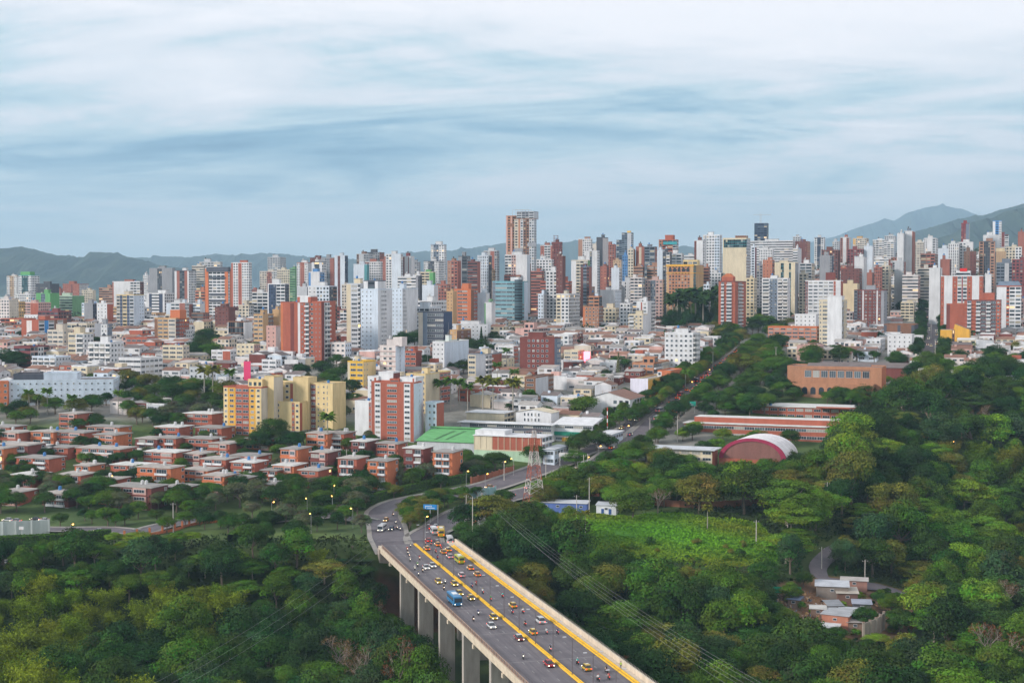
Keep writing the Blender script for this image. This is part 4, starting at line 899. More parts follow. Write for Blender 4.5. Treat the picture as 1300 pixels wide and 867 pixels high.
wing(b, 354, 378, 2, 18, 385, 'OR.12- BR.4W DB.2w BR.28b', 'BR-', near=True, kit=True); wing(b, 378, 395, -.5, 9, 377, 'BR.2- W.6- BR.2-', 'BR-', pybot=384, name='rooftop_room')
mk('tan apartment block with dark window pairs beside the brick tower', 'building', (322, 334, 347, 400, 985, 'T W', 'T.5- BN.5W'), None, near=True)
mk('narrow tan tower pressed against the big brick tower', 'tower', (346, 354, 356, 394, 1000, 'T-', 'T-'))
mk('pinkish low block below the tan apartment block', 'building', (338, 350, 356, 415, 940, 'PK s', 'PW-'), None, kit=False)
mk('tall beige tower with grey window bands and dark stair strip', 'tower', (440, 458, 461, 361, 950, 'LC.3- LG.5W DG.2b', 'LG-'), 'tall beige tower', near=True)
b = mk('huge bluish white apartment slab with a blank front, nearer of two', 'tower', (458, 480, 498, 368, 940, 'BW.7s BW.3-', 'W.2- W.8w'), 'nearer bluish white slab', near=True, kit=False)
wing(b, 460, 478, 2, 12, 357, 'W.3- DG.5W W.2-', 'W-', zb=root_dim[b.name][2] + .003, name='rooftop_storeys', kit=True)
mk('bluish white apartment slab with a blank front, set farther back', 'tower', (497, 511, 531, 367, 1010, 'BW s', 'W.25n W.75b'), 'farther bluish white slab', near=True)
mk('slim white tower with a grey-blue glass middle rising over the skyline', 'tower', (547, 564, 567, 311, 1800, 'W.2n SL.4w W.4w', 'W n'), 'slim white skyline tower', ledge=False)
mk('white block edged with bright green wall strips', 'building', (531, 550, 553, 346, 1480, 'GN.15- LC.6W GN.25-', 'GN-'), 'green-edged white block')
b = mk('orange brick tower with ribbon windows and stepped orange roof rooms', 'tower', (575, 598, 607, 368, 1150, 'OR.25s OR.55r OR.2-', 'BN.4- BR.6W'), 'orange brick tower', near=True)
wing(b, 585, 593, 3, 6, 361, 'OR-', zb=root_dim[b.name][2] + .003, name='rooftop_room')
mk('thin tan tower wedged in front of the orange brick tower', 'tower', (567, 575, 576, 371, 1130, 'T s', 'T-'))
b = mk('dark slate office building with glass bands and a beige edge', 'office', (531, 563, 566, 397, 950, 'BE.18- SL.18- DG.64r', 'NV-'), 'slate office building', near=True, kit=False, storey=3.6)
mk('white gabled modern block with a green roof terrace', 'building', (549, 564, 595, 435, 850, 'W.3s W.7s', 'BW-'), 'white gabled block', roofc='GN', kit=True)
mk('tan and brown small apartment block with vertical window slots', 'building', (571, 580, 598, 420, 940, 'T s', 'BN.3- DB.15n BN.3- DB.15n BN.1-'), 'tan and brown slotted block', near=True)
mk('long low white building in front of the orange brick tower', 'building', (567, 619, 623, 413, 985, 'W s', 'W-'), None, kit=True)
b = mk('cream fronted apartment tower with a bluish white side and roof room', 'tower', (482, 502, 514, 440, 800, 'PW.15- PW.7w PW.15-', 'BW.45- DG.06n BW.49-'), 'cream fronted tower', near=True, ledge='PK')
wing(b, 496, 507, 3, 7, 430, 'PW-', zb=root_dim[b.name][2] + .003, name='rooftop_room')
mk('dark red brick block beside the cream fronted tower', 'building', (514, 528, 532, 447, 830, 'BR W', 'DB-'), None, near=True)
mk('cream, grey and brick walk-up block with balconies', 'building', (594, 616, 637, 451, 830, 'LC.45W G.55-', 'W.4b BR.6-'), 'cream, grey and brick walk-up', near=True)
b = mk('bright yellow fronted apartment block with stepped cream side', 'building', (441, 461, 477, 460, 790, 'LC.15- YL.85W', 'C.4s C.6-'), 'yellow apartment block', near=True)
mk('cream walk-up block with a red brick strip and brick side', 'building', (515, 540, 572, 476, 745, 'C.3W BR.12- C.58W', 'LC.55- BR.45W'), 'cream and brick walk-up', near=True)
# blue glass tower with its rounded corner
b = mk('blue-green glass office tower with a rounded glazed corner and white wing', 'office', (625, 658, 684, 358, 1230, 'SL.12n TG.88r', 'TG.6r BW.4W'), 'blue-green glass tower', near=True, storey=3.6, kit=False, ledge='LG')
w_, l_, h_ = root_dim[b.name][:3]; m = MB()
for i in range(14):
    a0, a1 = math.pi * 1.05 * i / 14 - 1.9, math.pi * 1.05 * (i + 1) / 14 - 1.9; r_ = 4.2; p = lambda a: (w_ - 1 + r_ * math.cos(a), 1 + r_ * math.sin(a))
    m.panel(p(a0), p(a1), 0, h_ + 2, 'TG', 'fac_g', 1, 17)
m.face([(w_ - 1 + 4.2 * math.cos(i * .5236), 1 + 4.2 * math.sin(i * .5236), h_ + 2) for i in range(12)], 'LG', 'roof'); m.build('glazed_corner', b)
wing(b, 646, 656, 4, 8, 353, 'W-', zb=h_ + .003, name='rooftop_room')
mk('white wing with columns of small windows behind the glass tower', 'tower', (683, 690, 699, 374, 1215, 'BW w', 'W n'), None, near=True, ledge='W')
# the tallest tower
b = mk('tallest tower of the skyline, brown and grey with a metal roof frame', 'tower', (653, 678, 681, 278, 1500, 'BE.2w TB.1- LG.15w BN.3w LG.25w', 'LG n'), 'tallest tower', kit=False)
wing(b, 641, 653, 3, 16, 274, 'PK.15- TB.35w PK.15- BN.35w', 'BN-'); wing(b, 655, 677, 2, 14, 269, 'LG.3W G.4W LG.3W', 'LG-', zb=root_dim[b.name][2] + .003, name='rooftop_storeys')
w_, l_, h_, bs_, *_r = root_dim[b.name]; f_ = lambda p: (p - 653) / 25 * w_; zt = zat(265.5, 1500) - bs_; m = MB()
for p_ in (649, 656, 662, 669.5): m.bar((f_(p_), 4, h_), (f_(p_), 4, zt), .22, (.45, .42, .42), 'metal'); m.bar((f_(p_), 12, h_), (f_(p_), 12, zt), .22, (.45, .42, .42), 'metal')
for yy in (4, 12): m.bar((f_(649), yy, zt), (f_(669.5), yy, zt), .22, (.45, .42, .42), 'metal')
m.build('roof_frame', b)
wing(b, 643, 652, 2.4, 1, 283, 'BN-', pybot=287, name='dark_band', parapet=False); wing(b, 670, 680, -.4, 1, 308, 'G-', pybot=313, name='dark_band', parapet=False); wing(b, 653, 664, -.4, 1, 315, 'G-', pybot=323, name='dark_band', parapet=False)
b = mk('dark red unfinished tower crowned by a lattice turret', 'tower', (701, 711, 713, 309, 1580, 'DB n', 'MR w'), None, kit=False)
w_, l_, h_ = root_dim[b.name][:3]; m = MB()
for sx in (.15, .6):
    for sy in (.2, .7): m.bar((sx * w_, sy * l_, h_), (sx * w_, sy * l_, h_ + 9), .25, 'DB', 'metal')
for k in range(1, 4): m.box(.1 * w_, .65 * w_, .15 * l_, .75 * l_, h_ + k * 2.9 - .3, h_ + k * 2.9, 'DB')
m.build('lattice_turret', b)
b = mk('grey-blue concrete tower under construction with a yellow hoist', 'tower', (789, 801, 804, 296, 1900, 'SL.6b LG.4-', 'LG b'), 'grey tower under construction', kit=False)
wing(b, 782, 789, 1, 14, 305, 'SL b'); wing(b, 795, 799, 3, 4, 293, 'YL-', zb=root_dim[b.name][2] + .003, name='hoist', parapet=False)
b = mk('large stepped red brick building with horizontal pale bands', 'building', (686, 722, 726, 358, 1310, 'BR r', 'BR w'), 'stepped red brick building', ledge='PK', kit=False)
wing(b, 694, 714, 2, 14, 352, 'BR r', 'BR-', zb=root_dim[b.name][2] + .003); wing(b, 699, 710, 3, 10, 348, 'BR-', 'BR-', zb=zat(352, 1310) - root_dim[b.name][3] + .003, name='rooftop_room')
b = mk('tan brick mid-rise with a dark edge strip over the white rooftops', 'tower', (740, 760, 766, 390, 1130, 'OR.12- TB.68w BN.06n TB.14n', 'BN w'), 'tan brick mid-rise', near=True, kit=False)
wing(b, 745, 758, 5, 8, 377, 'TB W', 'DG b', pybot=390)
mk('dark red-brown office block with a slate side wall', 'office', (660, 704, 712, 430, 835, 'DB.2- DB.65w DB.15-', 'SL.4- SL.6n'), 'dark red-brown office', near=True, kit=True)
b = mk('pinkish stepped house with red roof room below the glass tower', 'house', (654, 676, 695, 418, 1030, 'PK.5- PK.5W', 'PK b'), 'pinkish stepped house', kit=False)
wing(b, 664, 676, 3, 7, 411, 'PK w', 'PK-', zb=root_dim[b.name][2] + .003)
b = mk('brick tower with green safety netting round its top floors', 'tower', (836, 858, 861, 305, 1500, 'TB.2w BR.6b LG.2b', 'LG b'), 'green-netted brick tower', kit=False)
wing(b, 843, 853, 3, 8, 299, 'BR-', 'BR-', zb=root_dim[b.name][2] + .003); wing(b, 842, 859, -1.2, 1.2, 307, 'TL-', pybot=310.5, name='safety_net', parapet=False)
# arched hotel-like block
b = mk('large tan brick building with arched openings under an ochre cornice', 'building', (846, 880, 893, 337, 1280, 'T.08- TB.8w T.12-', 'TL.25g T.75-'), 'tan building with the arches', kit=False)
w_, l_, h_ = root_dim[b.name][:3]; m = MB(); m.box(-.5, w_ + .5, -.6, l_ + .4, h_ - 7.2, h_ - 6.6, 'OC'); m.box(-.4, w_ + .4, -.5, -.02, h_ - 1, h_ + .9, 'OC'); m.build('cornice', b)
for i in range(5):
    m = MB(); cx = w_ * (.14 + .165 * i); r_ = w_ * .055; pts = [(cx - r_, -.12, h_ - 5.6)] + [(cx - r_ * math.cos(a), -.12, h_ - 4 + 2.2 * math.sin(a)) for a in [math.pi * k / 8 for k in range(9)]] + [(cx + r_, -.12, h_ - 5.6)]
    m.face(list(reversed(pts)), GLASS[0], 'glass'); m.build('arched_window', b)
wing(b, 866, 884, 3, 9, 331, 'C W', 'C-', zb=h_ + .003, name='rooftop_storeys')
mk('white tower with a grid of dark windows and a raised corner', 'tower', (892, 913, 916, 299, 1420, 'W.15n DG.05- W.5w BW.3w', 'W n'), 'white gridded tower')
b = mk('big pale slab tower with a blank front below a dark glass top', 'tower', (917, 947, 952, 303, 1330, 'LC-', 'LG w'), 'blank pale slab tower', kit=False)
wing(b, 918.5, 947.5, -.35, .6, 304, 'TL g', pybot=314, name='glass_storeys', parapet=False); wing(b, 932, 946, 3, 8, 300, 'BN-', zb=root_dim[b.name][2] + .003, name='rooftop_room')
w_, l_, h_ = root_dim[b.name][:3]; m = MB(); m.bar((w_, 2, h_), (w_, 2, h_ + 6), .15, (.5, .5, .5), 'metal'); m.build('mast', b)
b = mk('red brick tower with a gabled roof room and dark recessed balconies', 'tower', (912, 933, 947, 358, 1120, 'BR.15- DB.2b BR.12- DB.35b BR.18-', 'BR.25- BR.4b BR.35-'), 'red brick gabled tower', near=True, kit=False)
w_, l_, h_ = root_dim[b.name][:3]; m = MB(); z1 = h_ + 5.5
m.box(.15 * w_, .85 * w_, 2, 10, h_ + .003, h_ + 4, 'BR', 'brick'); m.face([(.15 * w_, 2, h_ + 4), (.85 * w_, 2, h_ + 4), (.6 * w_, 2, z1 + 1.2), (.45 * w_, 2, z1 + 1.2)], 'OR', 'brick'); m.face([(.85 * w_, 10, h_ + 4), (.15 * w_, 10, h_ + 4), (.45 * w_, 10, z1 + 1.2), (.6 * w_, 10, z1 + 1.2)], 'OR', 'brick')
m.face([(.15 * w_, 10, h_ + 4), (.15 * w_, 2, h_ + 4), (.45 * w_, 2, z1 + 1.2), (.45 * w_, 10, z1 + 1.2)], 'OR', 'roof'); m.face([(.85 * w_, 2, h_ + 4), (.85 * w_, 10, h_ + 4), (.6 * w_, 10, z1 + 1.2), (.6 * w_, 2, z1 + 1.2)], 'OR', 'roof'); m.face([(.45 * w_, 2, z1 + 1.2), (.6 * w_, 2, z1 + 1.2), (.6 * w_, 10, z1 + 1.2), (.45 * w_, 10, z1 + 1.2)], 'OR', 'roof'); m.build('gabled_roof_room', b)
b = mk('dark unfinished tower with bare floors beneath a crane', 'tower', (957, 973, 975, 284, 1900, 'NV b', 'DG b'), 'dark unfinished tower', kit=False)
w_, l_, h_, bs_ = root_dim[b.name][:4]
cr = thing('tower_crane', (b.location.x + 9, b.location.y + 4, bs_ + h_), 0, 'thin tower crane standing on the dark unfinished tower', 'crane')
m = MB()
for sx in (-.8, .8): m.bar((sx, 0, 0), (sx, 0, 13), .18, (.5, .42, .35), 'metal')
for k in range(6): m.bar((-.8, 0, k * 2), (.8, 0, k * 2 + 2), .1, (.5, .42, .35), 'metal')
m.build('mast', cr); m = MB(); m.bar((-10, 0, 12), (14, 0, 12), .22, (.5, .42, .35), 'metal'); m.bar((0, 0, 15), (13, 0, 12), .08, (.5, .42, .35), 'metal'); m.bar((0, 0, 15), (-9, 0, 12), .08, (.5, .42, .35), 'metal'); m.bar((0, 0, 12), (0, 0, 15), .18, (.5, .42, .35), 'metal'); m.build('jib', cr)
mk('cream block with tall teal windows beneath its dark roof edge', 'tower', (983, 1009, 1013, 334, 1330, 'LC.3- TL.15g LC.25- TL.1g LC.2-', 'G-'), 'cream block with teal windows')
mk('white apartment block with a dark grey balcony core', 'building', (967, 1000, 1003, 354, 1230, 'W.3b SL.3w W.4b', 'W-'), 'white block with the grey core', near=True)
b = mk('broad white apartment block of stacked balconies with red brick accents', 'tower', (1022, 1067, 1070, 357, 1180, 'DB.08w W.72W BR.06- W.14b', 'BR-'), 'broad white balcony block', near=True, ledge='W', kit=False)
wing(b, 1047, 1058, 4, 7, 347, 'DB-', 'BR-', zb=root_dim[b.name][2] + .003, name='rooftop_room')
b = mk('cream white apartment tower with a blank stair wall, standing alone', 'tower', (1040, 1069, 1081, 382, 985, 'LC.12w LC.32W LC.56-', 'LC.1- LC.3w LC.3- LC.3w'), 'lone cream white tower', near=True, kit=False)
wing(b, 1050.5, 1069, -.6, 12, 377, 'W-', 'W-', name='stair_tower', near=False)
mk('long orange brick block with pale floor bands and ribbon windows', 'building', (975, 1037, 1041, 416, 1000, 'OR W', 'OR w'), 'long orange brick block', near=True, ledge='W', kit=False, depth=14)
mk('red brick institutional block with grey frame and white window strips', 'building', (1084, 1122, 1134, 369, 1180, 'G.12W DB.16w W.05- DB.42w W.05- DB.1w G.1-', 'G W'), 'red brick institution', near=True, ledge=False)
mk('white house with a blue-edged flat roof beside the cream tower', 'house', (1009, 1036, 1039, 400, 1080, 'W s', 'W-'), None, kit=False)
mk('pink painted house with a stepped gable', 'house', (1012, 1040, 1046, 440, 900, 'PK-', 'PK w'), 'pink painted house', kit=False)
mk('dark grey unfinished tower with a beige side on the hillside', 'tower', (1219, 1229, 1240, 284, 1700, 'MR.6n SL.4-', 'BE-'), 'dark grey hillside tower')
mk('slim white tower with a rounded top high on the hillside', 'tower', (1259, 1270, 1272, 281, 1750, 'W.3- BL.4W W.3n', 'W n'), 'slim white hillside tower', kit=False)
b = mk('twin white and brick-red tower with a bright red sign on top', 'tower', (1194, 1247, 1251, 351, 1120, 'BR.08s W.2- BR.12s W.1b MR.03- W.1b BR.12s W.17- BR.08s', 'BR w'), 'red-signed tower', near=False, kit=False, ledge=False)
wing(b, 1213, 1231, 2, 12, 345, 'W r', 'W-', zb=root_dim[b.name][2] + .003, name='rooftop_storeys'); wing(b, 1218, 1227, 1.5, .5, 340.5, 'RE-', pybot=344.5, name='sign_board', parapet=False)
b = mk('sprawling dark red brick apartment building with deep glazed balconies', 'building', (1224, 1270, 1278, 382, 1040, 'BR.08- SL.12b BR.12- DB.14b DG.14W DB.14b DG.14W BR.12w', 'DB w'), 'sprawling red brick building', near=True, kit=False, ledge='BR')
wing(b, 1201, 1224, 1, 14, 387, 'DB.2w BR.3s BR.5-', 'BR-', near=True); wing(b, 1243, 1262, 4, 9, 373, 'BR-', 'BR-', zb=root_dim[b.name][2] + .003, name='rooftop_room')
b = mk('yellow-orange gabled building split by a dark window slot', 'building', (1194, 1231, 1236, 419, 975, 'OC.4- BN.1n OC.5-', 'OC-'), 'yellow-orange gabled building', kit=False, parapet=False)
w_, l_, h_ = root_dim[b.name][:3]; m = MB()
m.face([(.45 * w_, 0, h_), (w_, 0, h_), (w_, 0, h_ + .2), (.5 * w_, 0, h_ + 4)], 'OC'); m.face([(w_, l_, h_), (.45 * w_, l_, h_), (.5 * w_, l_, h_ + 4), (w_, l_, h_ + .2)], 'OC'); m.face([(.5 * w_, 0, h_ + 4), (w_, 0, h_ + .2), (w_, l_, h_ + .2), (.5 * w_, l_, h_ + 4)], 'RT', 'roof'); m.face([(.45 * w_, l_, h_), (.45 * w_, 0, h_), (.5 * w_, 0, h_ + 4), (.5 * w_, l_, h_ + 4)], 'OC'); m.build('gable', b)
b = mk('white institutional building with a dark mansard roof', 'building', (1265, 1296, 1308, 364, 1080, 'W.4- BR.12W W.48W', 'W r'), 'white building with the dark mansard', kit=False, parapet=False)
w_, l_, h_ = root_dim[b.name][:3]; m = MB(); m.box(-.3, w_ + .3, -.3, l_ + .3, h_ + .002, h_ + .8, 'BR')
lo = [(0, 0), (w_, 0), (w_, l_), (0, l_)]; hi = [(2, 2), (w_ - 2, 2), (w_ - 2, l_ - 2), (2, l_ - 2)]
for i in range(4):
    j = (i + 1) % 4; m.face([(*lo[i], h_ + .803), (*lo[j], h_ + .803), (*hi[j], h_ + 4.2), (*hi[i], h_ + 4.2)], 'SL', 'roof')
m.face([(*p, h_ + 4.2) for p in hi], 'SL', 'roof'); m.build('mansard_roof', b)
mk('dark grey low building with a framed brown front on the avenue', 'building', (1122, 1161, 1166, 413, 1060, 'DG.1- BN.35- DG.1- BN.35- DG.1-', 'DG-'), None, kit=False)
mk('plain white block with a stepped blank wall', 'building', (1127, 1158, 1161, 426, 930, 'W s', 'W-'), 'plain white stepped block', kit=False)
mk('white block of flats standing alone above the low rooftops', 'building', (706 + 138, 880, 889, 424, 860, 'W w', 'W.5b W.5w'), 'white block above the rooftops', near=True)
mk('white apartment block with red balcony edges near the palm grove', 'building', (808, 822, 831, 384, 1080, 'W.4- BR.12- W.48w', 'W.5- W.5b'), 'white block with red edges', near=True)
mk('cream apartment block with stacked brown balconies', 'building', (798, 816, 822, 400, 1060, 'LC.4b LC.6w', 'W-'), None, near=True)

# mid-rise blocks standing among the low houses in front of the towers
for e in [(86, 106, 112, 424, 900, 'LC.5W W.5b', 'W w'), (112, 140, 146, 436, 860, 'W b', 'W w'), (150, 178, 206, 456, 830, 'W r', 'W W'), (160, 186, 190, 430, 960, 'BR W', 'W w'), (206, 232, 240, 440, 880, 'LC W', 'BE w'), (240, 262, 268, 468, 800, 'LG w', 'W w'), (268, 292, 300, 446, 880, 'W.6W BR.4-', 'W w'),
          (40, 70, 76, 454, 850, 'BW b', 'LG w'), (300, 322, 330, 438, 900, 'LC w', 'PK w'), (332, 350, 356, 458, 840, 'W W', 'W w'), (420, 438, 446, 436, 900, 'PW w', 'BW w'), (0, 18, 24, 446, 880, 'LG r', 'LG w'), (632, 652, 658, 440, 900, 'W W', 'BR w'), (120, 136, 142, 412, 1000, 'G.5- W.5w', 'SL w'), (60, 80, 84, 420, 960, 'BE W', 'BE w'),
          (214, 236, 244, 420, 1010, 'W.5w BR.5b', 'W w'), (768, 786, 792, 432, 950, 'W w', 'BE w'), (716, 734, 742, 446, 880, 'LC W', 'TB w'), (1100, 1118, 1124, 432, 960, 'W w', 'LG w'), (1252, 1276, 1284, 438, 930, 'W.6W BR.4w', 'W w')]:
    tower(*e, near=True)

# ------------------------------------------------------------------ the near town: named buildings
def roofed(x0, xs, x1, ytop, Y, front, side, roofc, kind, rise=2.2, over=.6, **k):
    """a building whose top is a pitched, single-slope or barrel roof instead of a parapet"""
    b = tower(x0, xs, x1, ytop, Y, front, side, kit=False, parapet=False, **k); w, l, h = root_dim[b.name][:3]; m = MB(); o = over
    if kind == 'gable':
        m.face([(-o, -o, h - .1), (w + o, -o, h - .1), (w + o, l / 2, h + rise), (-o, l / 2, h + rise)], roofc, 'roof'); m.face([(w + o, l + o, h - .1), (-o, l + o, h - .1), (-o, l / 2, h + rise), (w + o, l / 2, h + rise)], roofc, 'roof')
        for x in (0, w): m.face([(x, 0, h), (x, l, h), (x, l / 2, h + rise - .15)] if x else [(x, l, h), (x, 0, h), (x, l / 2, h + rise - .15)], spec(front)[0][0])
    elif kind == 'front_gable':
        m.face([(w / 2, -o, h + rise), (-o, -o, h - .1), (-o, l + o, h - .1), (w / 2, l + o, h + rise)], roofc, 'roof'); m.face([(w + o, -o, h - .1), (w / 2, -o, h + rise), (w / 2, l + o, h + rise), (w + o, l + o, h - .1)], roofc, 'roof')
        m.face([(0, -.01, h), (w, -.01, h), (w / 2, -.01, h + rise - .15)], spec(front)[0][0]); m.face([(w, l, h), (0, l, h), (w / 2, l, h + rise - .15)], spec(front)[0][0])
    elif kind == 'mono':
        m.face([(-o, -o, h + .02), (w + o, -o, h + .02), (w + o, l + o, h + rise), (-o, l + o, h + rise)], roofc, 'roof'); m.face([(-o, -o, h - .2), (w + o, -o, h - .2), (w + o, -o, h + .02), (-o, -o, h + .02)], roofc, 'roof')
        m.face([(w, 0, h), (w, l, h), (w, l, h + rise)], spec(front)[0][0]); m.face([(0, l, h), (0, 0, h), (0, l, h + rise)], spec(front)[0][0]); m.face([(w, l, h), (0, l, h), (0, l, h + rise), (w, l, h + rise)], spec(front)[0][0])
    elif kind == 'slab':
        m.box(-o, w + o, -o, l + o, h + .002, h + .35, roofc, 'roof'); m.box(1, w - 1, 1, l - 1, h + .352, h + .5, vary(roofc), 'roof')
    m.build('roof', b); return b

b = tower(10, 143, 144, 483, 770, 'BW s', 'BW s', label='long pale blue-white clinic with two rows of small windows', cat='building', yaw=8, near=True, kit=False, depth=26, roofc='RD', mark='long blue-white clinic')
wing(b, 52, 95, 5, 14, 475, 'BW-', roofc='LG', zb=root_dim[b.name][2] + .003); wing(b, 12, 52, 8, 16, 476.5, 'DG-', roofc='RD', zb=root_dim[b.name][2] + .003, name='roof_plant')
tower(-14, 9, 10, 486, 760, 'OR.7s OR.3w', 'OR-', label='orange block at the end of the long blue-white clinic', cat='building', yaw=8, near=True, kit=False)
tower(-10, 30, 34, 470, 860, 'MR-', 'LG-', label='dark roofed shed behind the orange block', cat='building', kit=False, roofc='RD')
b = tower(283, 331, 345, 493, 700, 'C.12w OC.2w BR.36W OC.17w C.15w', 'BE.6- BE.08n BE.32-', label='cream apartment tower striped orange with a brick middle', cat='tower', near=True, kit=False, mark='orange-striped cream tower', storey=2.7)
wing(b, 309, 327, 4, 9, 484, 'C w', 'C-', zb=root_dim[b.name][2] + .003, name='rooftop_storeys', kit=True); wing(b, 327, 339, 6, 9, 480, 'C-', 'BE-', name='stair_tower')
b = tower(343, 373, 376, 487, 715, 'DB.33W C.5w BR.17-', 'C-', label='cream apartment tower with brick recesses and a tall blank stair tower', cat='tower', near=True, kit=False, mark='cream stair-tower block', storey=2.7)
wing(b, 374, 393, -2, 9, 480, 'C-', 'C-', name='stair_tower'); wing(b, 394, 421, 0, 14, 487, 'DB.22W C.5s C.06n C.22-', 'C-', near=True, storey=2.7, kit=True)
wing(b, 360, 391, -9, 8.8, 509.5, 'C.2W C.48- BR.12w C.2w', 'BR.3- C.7-', near=True, storey=2.7, kit=True)
b = tower(471, 525, 535, 487, 690, 'BR.08- W.14W BR.13- BR.28W BR.14- W.15W BR.08-', 'BW.7- BW.08n BW.22-', label='white and brick-red apartment tower with white wings, nearest tall building', cat='tower', near=True, kit=False, mark='white and red tower', storey=2.65)
wing(b, 446, 470.5, 3, 10, 513, 'W.74- BR.12n W.14-', 'W-', near=True, kit=True); wing(b, 457, 471, 8, 8, 482, 'W.6s BR.2- W.2-', 'W-', near=True); wing(b, 470, 489, 9, 8, 476, 'W-', 'DB-', name='stair_tower'); wing(b, 501, 521, 6, 9, 481.5, 'W.8- BR.1- W.1-', 'W-', name='rooftop_storeys', kit=True); wing(b, 489, 501, 5, 6, 484, 'BR W', zb=root_dim[b.name][2] + .003, name='rooftop_storeys')
wing(b, 531, 545, 8, 9, 513, 'LG.2- BW.8w', 'BR-', near=True)
# school and works buildings beside the avenue
b = roofed(529, 604, 609, 562, 668, 'LG.6- LG.4-', 'G-', 'GN', 'mono', rise=4.6, label='sports hall with a green sloping roof and grey wall', cat='hall', mark='green-roofed hall', depth=18)
m = MB(); w_, l_, h_ = root_dim[b.name][:3]
for x in (.27, .30, .45, .48): m.bar((x * w_, 2, h_ + .7), (x * w_ + 5, l_ * .8, h_ + 3.9), .12, (.05, .07, .05), 'metal')
m.build('roof_ladder', b)
m = MB(); m.box(-.7, w_ + .7, l_ - 1, l_ + .8, h_ + 4.63, h_ + 5.3, 'GN', 'roof'); m.build('roof_ridge', b)
b = roofed(602, 688, 704, 556, 652, 'LC.26- BR.02- BR.72-', 'BW b', 'W', 'slab', label='two-storey building with red brick panels and a white roof', cat='building', mark='brick-panelled building', near=True, depth=14)
w_, l_, h_ = root_dim[b.name][:3]; m = MB()
for x in range(0, 12): m.box(w_ * x / 11.2 - .12, w_ * x / 11.2 + .12, -.14, -.01, h_ * .42, h_, 'LC')
m.box(-.1, w_, -.16, -.012, h_ * .42, h_ * .46, 'LC'); m.box(-.1, w_, -.13, -.013, .02, h_ * .415, 'LGN'); m.build('concrete_frame', b)
wing(b, 602, 640, 1, 10, 549, 'W-', name='roof_step', zb=root_dim[b.name][2] + .5, parapet=False, roofc='W')
b = roofed(585, 700, 706, 540, 690, 'LG.1- DG.9r', 'W-', 'W', 'slab', label='long low school wing under a wide white roof', cat='building', over=1.4, near=True)
b = roofed(703, 752, 757, 540, 688, 'W.05- W.95r', 'W w', 'W', 'mono', rise=2.4, label='white clinic building with a dark green fascia band', cat='building', mark='green-banded white building', near=True, depth=15)
w_, l_, h_ = root_dim[b.name][:3]; m = MB(); m.box(-.9, w_ + .9, -1.0, -.75, h_ * .38, h_ * .6, (.02, .22, .15)); m.box(-.9, w_ + .9, -.748, -.02, h_ * .4, h_ * .42, 'W'); m.build('fascia', b)
for x in (.22, .55):
    m = MB(); m.box(x * w_, x * w_ + 3.4, -.2, -.02, .3, 2.2, 'OC'); m.build('door', b)
b = roofed(655, 700, 706, 524, 705, 'W.2- W.5n W.3-', 'W-', 'LC', 'front_gable', rise=1.6, label='white gabled building with five upright windows', cat='building', near=True, depth=12)
b = roofed(757, 776, 792, 552, 676, 'W w', 'W.2- BW.8W', 'W', 'slab', label='white and green corner block beside the avenue', cat='building', near=True, depth=20)
b = roofed(690, 704, 722, 571, 648, 'BW W', 'BW W', 'LG', 'slab', label='pale blue two-storey block right behind the pylon', cat='building', near=True)
b = roofed(744, 800, 822, 507, 735, 'W.6- W.4w', 'W.3- W.7W', 'RT', 'front_gable', rise=3.5, label='big white warehouse with a rounded gable and rust-edged roof', cat='building', mark='white gabled warehouse', depth=28)
b = tower(666, 680, 703, 480, 770, 'BN.12- BN.76W BN.12-', 'LG.7- BN.3w', label='brown framed apartment house with tall dark bays', cat='building', near=True, kit=True, mark='brown framed house')
b = tower(803, 822, 850, 483, 775, 'C-', 'OC-', label='ochre building with a big blank white billboard on its side', cat='building', kit=False, mark='blank white billboard')
w_, l_, h_ = root_dim[b.name][:3]; m = MB(); m.box(-1, w_ + .5, -.5, -.2, h_ * .35, h_ + 1, (.70, .68, .78)); m.build('billboard', b)
b = tower(803, 830, 850, 462, 830, 'TB W', 'BN.5b BE.5w', label='brown brick walk-up with stepped terraces behind the billboard', cat='building', near=True); wing(b, 815, 830, 2, 8, 455, 'TB w', 'BN b')
tower(835, 852, 866, 472, 800, 'W.3w OR.7-', 'OR-', label='orange-red blank box building by the avenue', cat='building', kit=False)
b = roofed(592, 640, 652, 525, 715, 'LC-', 'LC W', 'W', 'slab', label='low beige hall with a white flat roof near the palms', cat='building', depth=14)
# campus on the right
b = roofed(869, 1052, 1066, 543, 688, 'BR r', 'BR w', 'RW', 'slab', label='long two-storey brick school wing with ribbon windows', cat='school', near=True, depth=12, storey=3.6, mark='long brick school wing', nst=2)
wing(b, 880, 1066, 4, 12, 535, 'BR-', 'BR-', zb=root_dim[b.name][2] + .5, name='clerestory', roofc='RW', parapet=False)
b = roofed(956, 1078, 1091, 519, 730, 'BR W', 'BR w', 'RW', 'slab', label='upper brick school wing under broad white roof sheets', cat='school', near=True, depth=22)
wing(b, 1040, 1088, -6, 8, 516, 'BR-', 'BR-', name='roof_deck', zb=root_dim[b.name][2] + .5, roofc='RW', parapet=False); obj('water_tank', tank_mesh(0), b, (6, 3, root_dim[b.name][2] + .5)); obj('water_tank', tank_mesh(0), b, (9, 3, root_dim[b.name][2] + .5))
b = tower(1000, 1120, 1132, 468, 780, 'TB.12- TB.06- TB.7W TB.12-', 'OR-', label='large orange brick hall with a row of upper windows and dark roof', cat='building', near=True, kit=False, roofc='RD', mark='large orange brick hall', nst=2, depth=22)
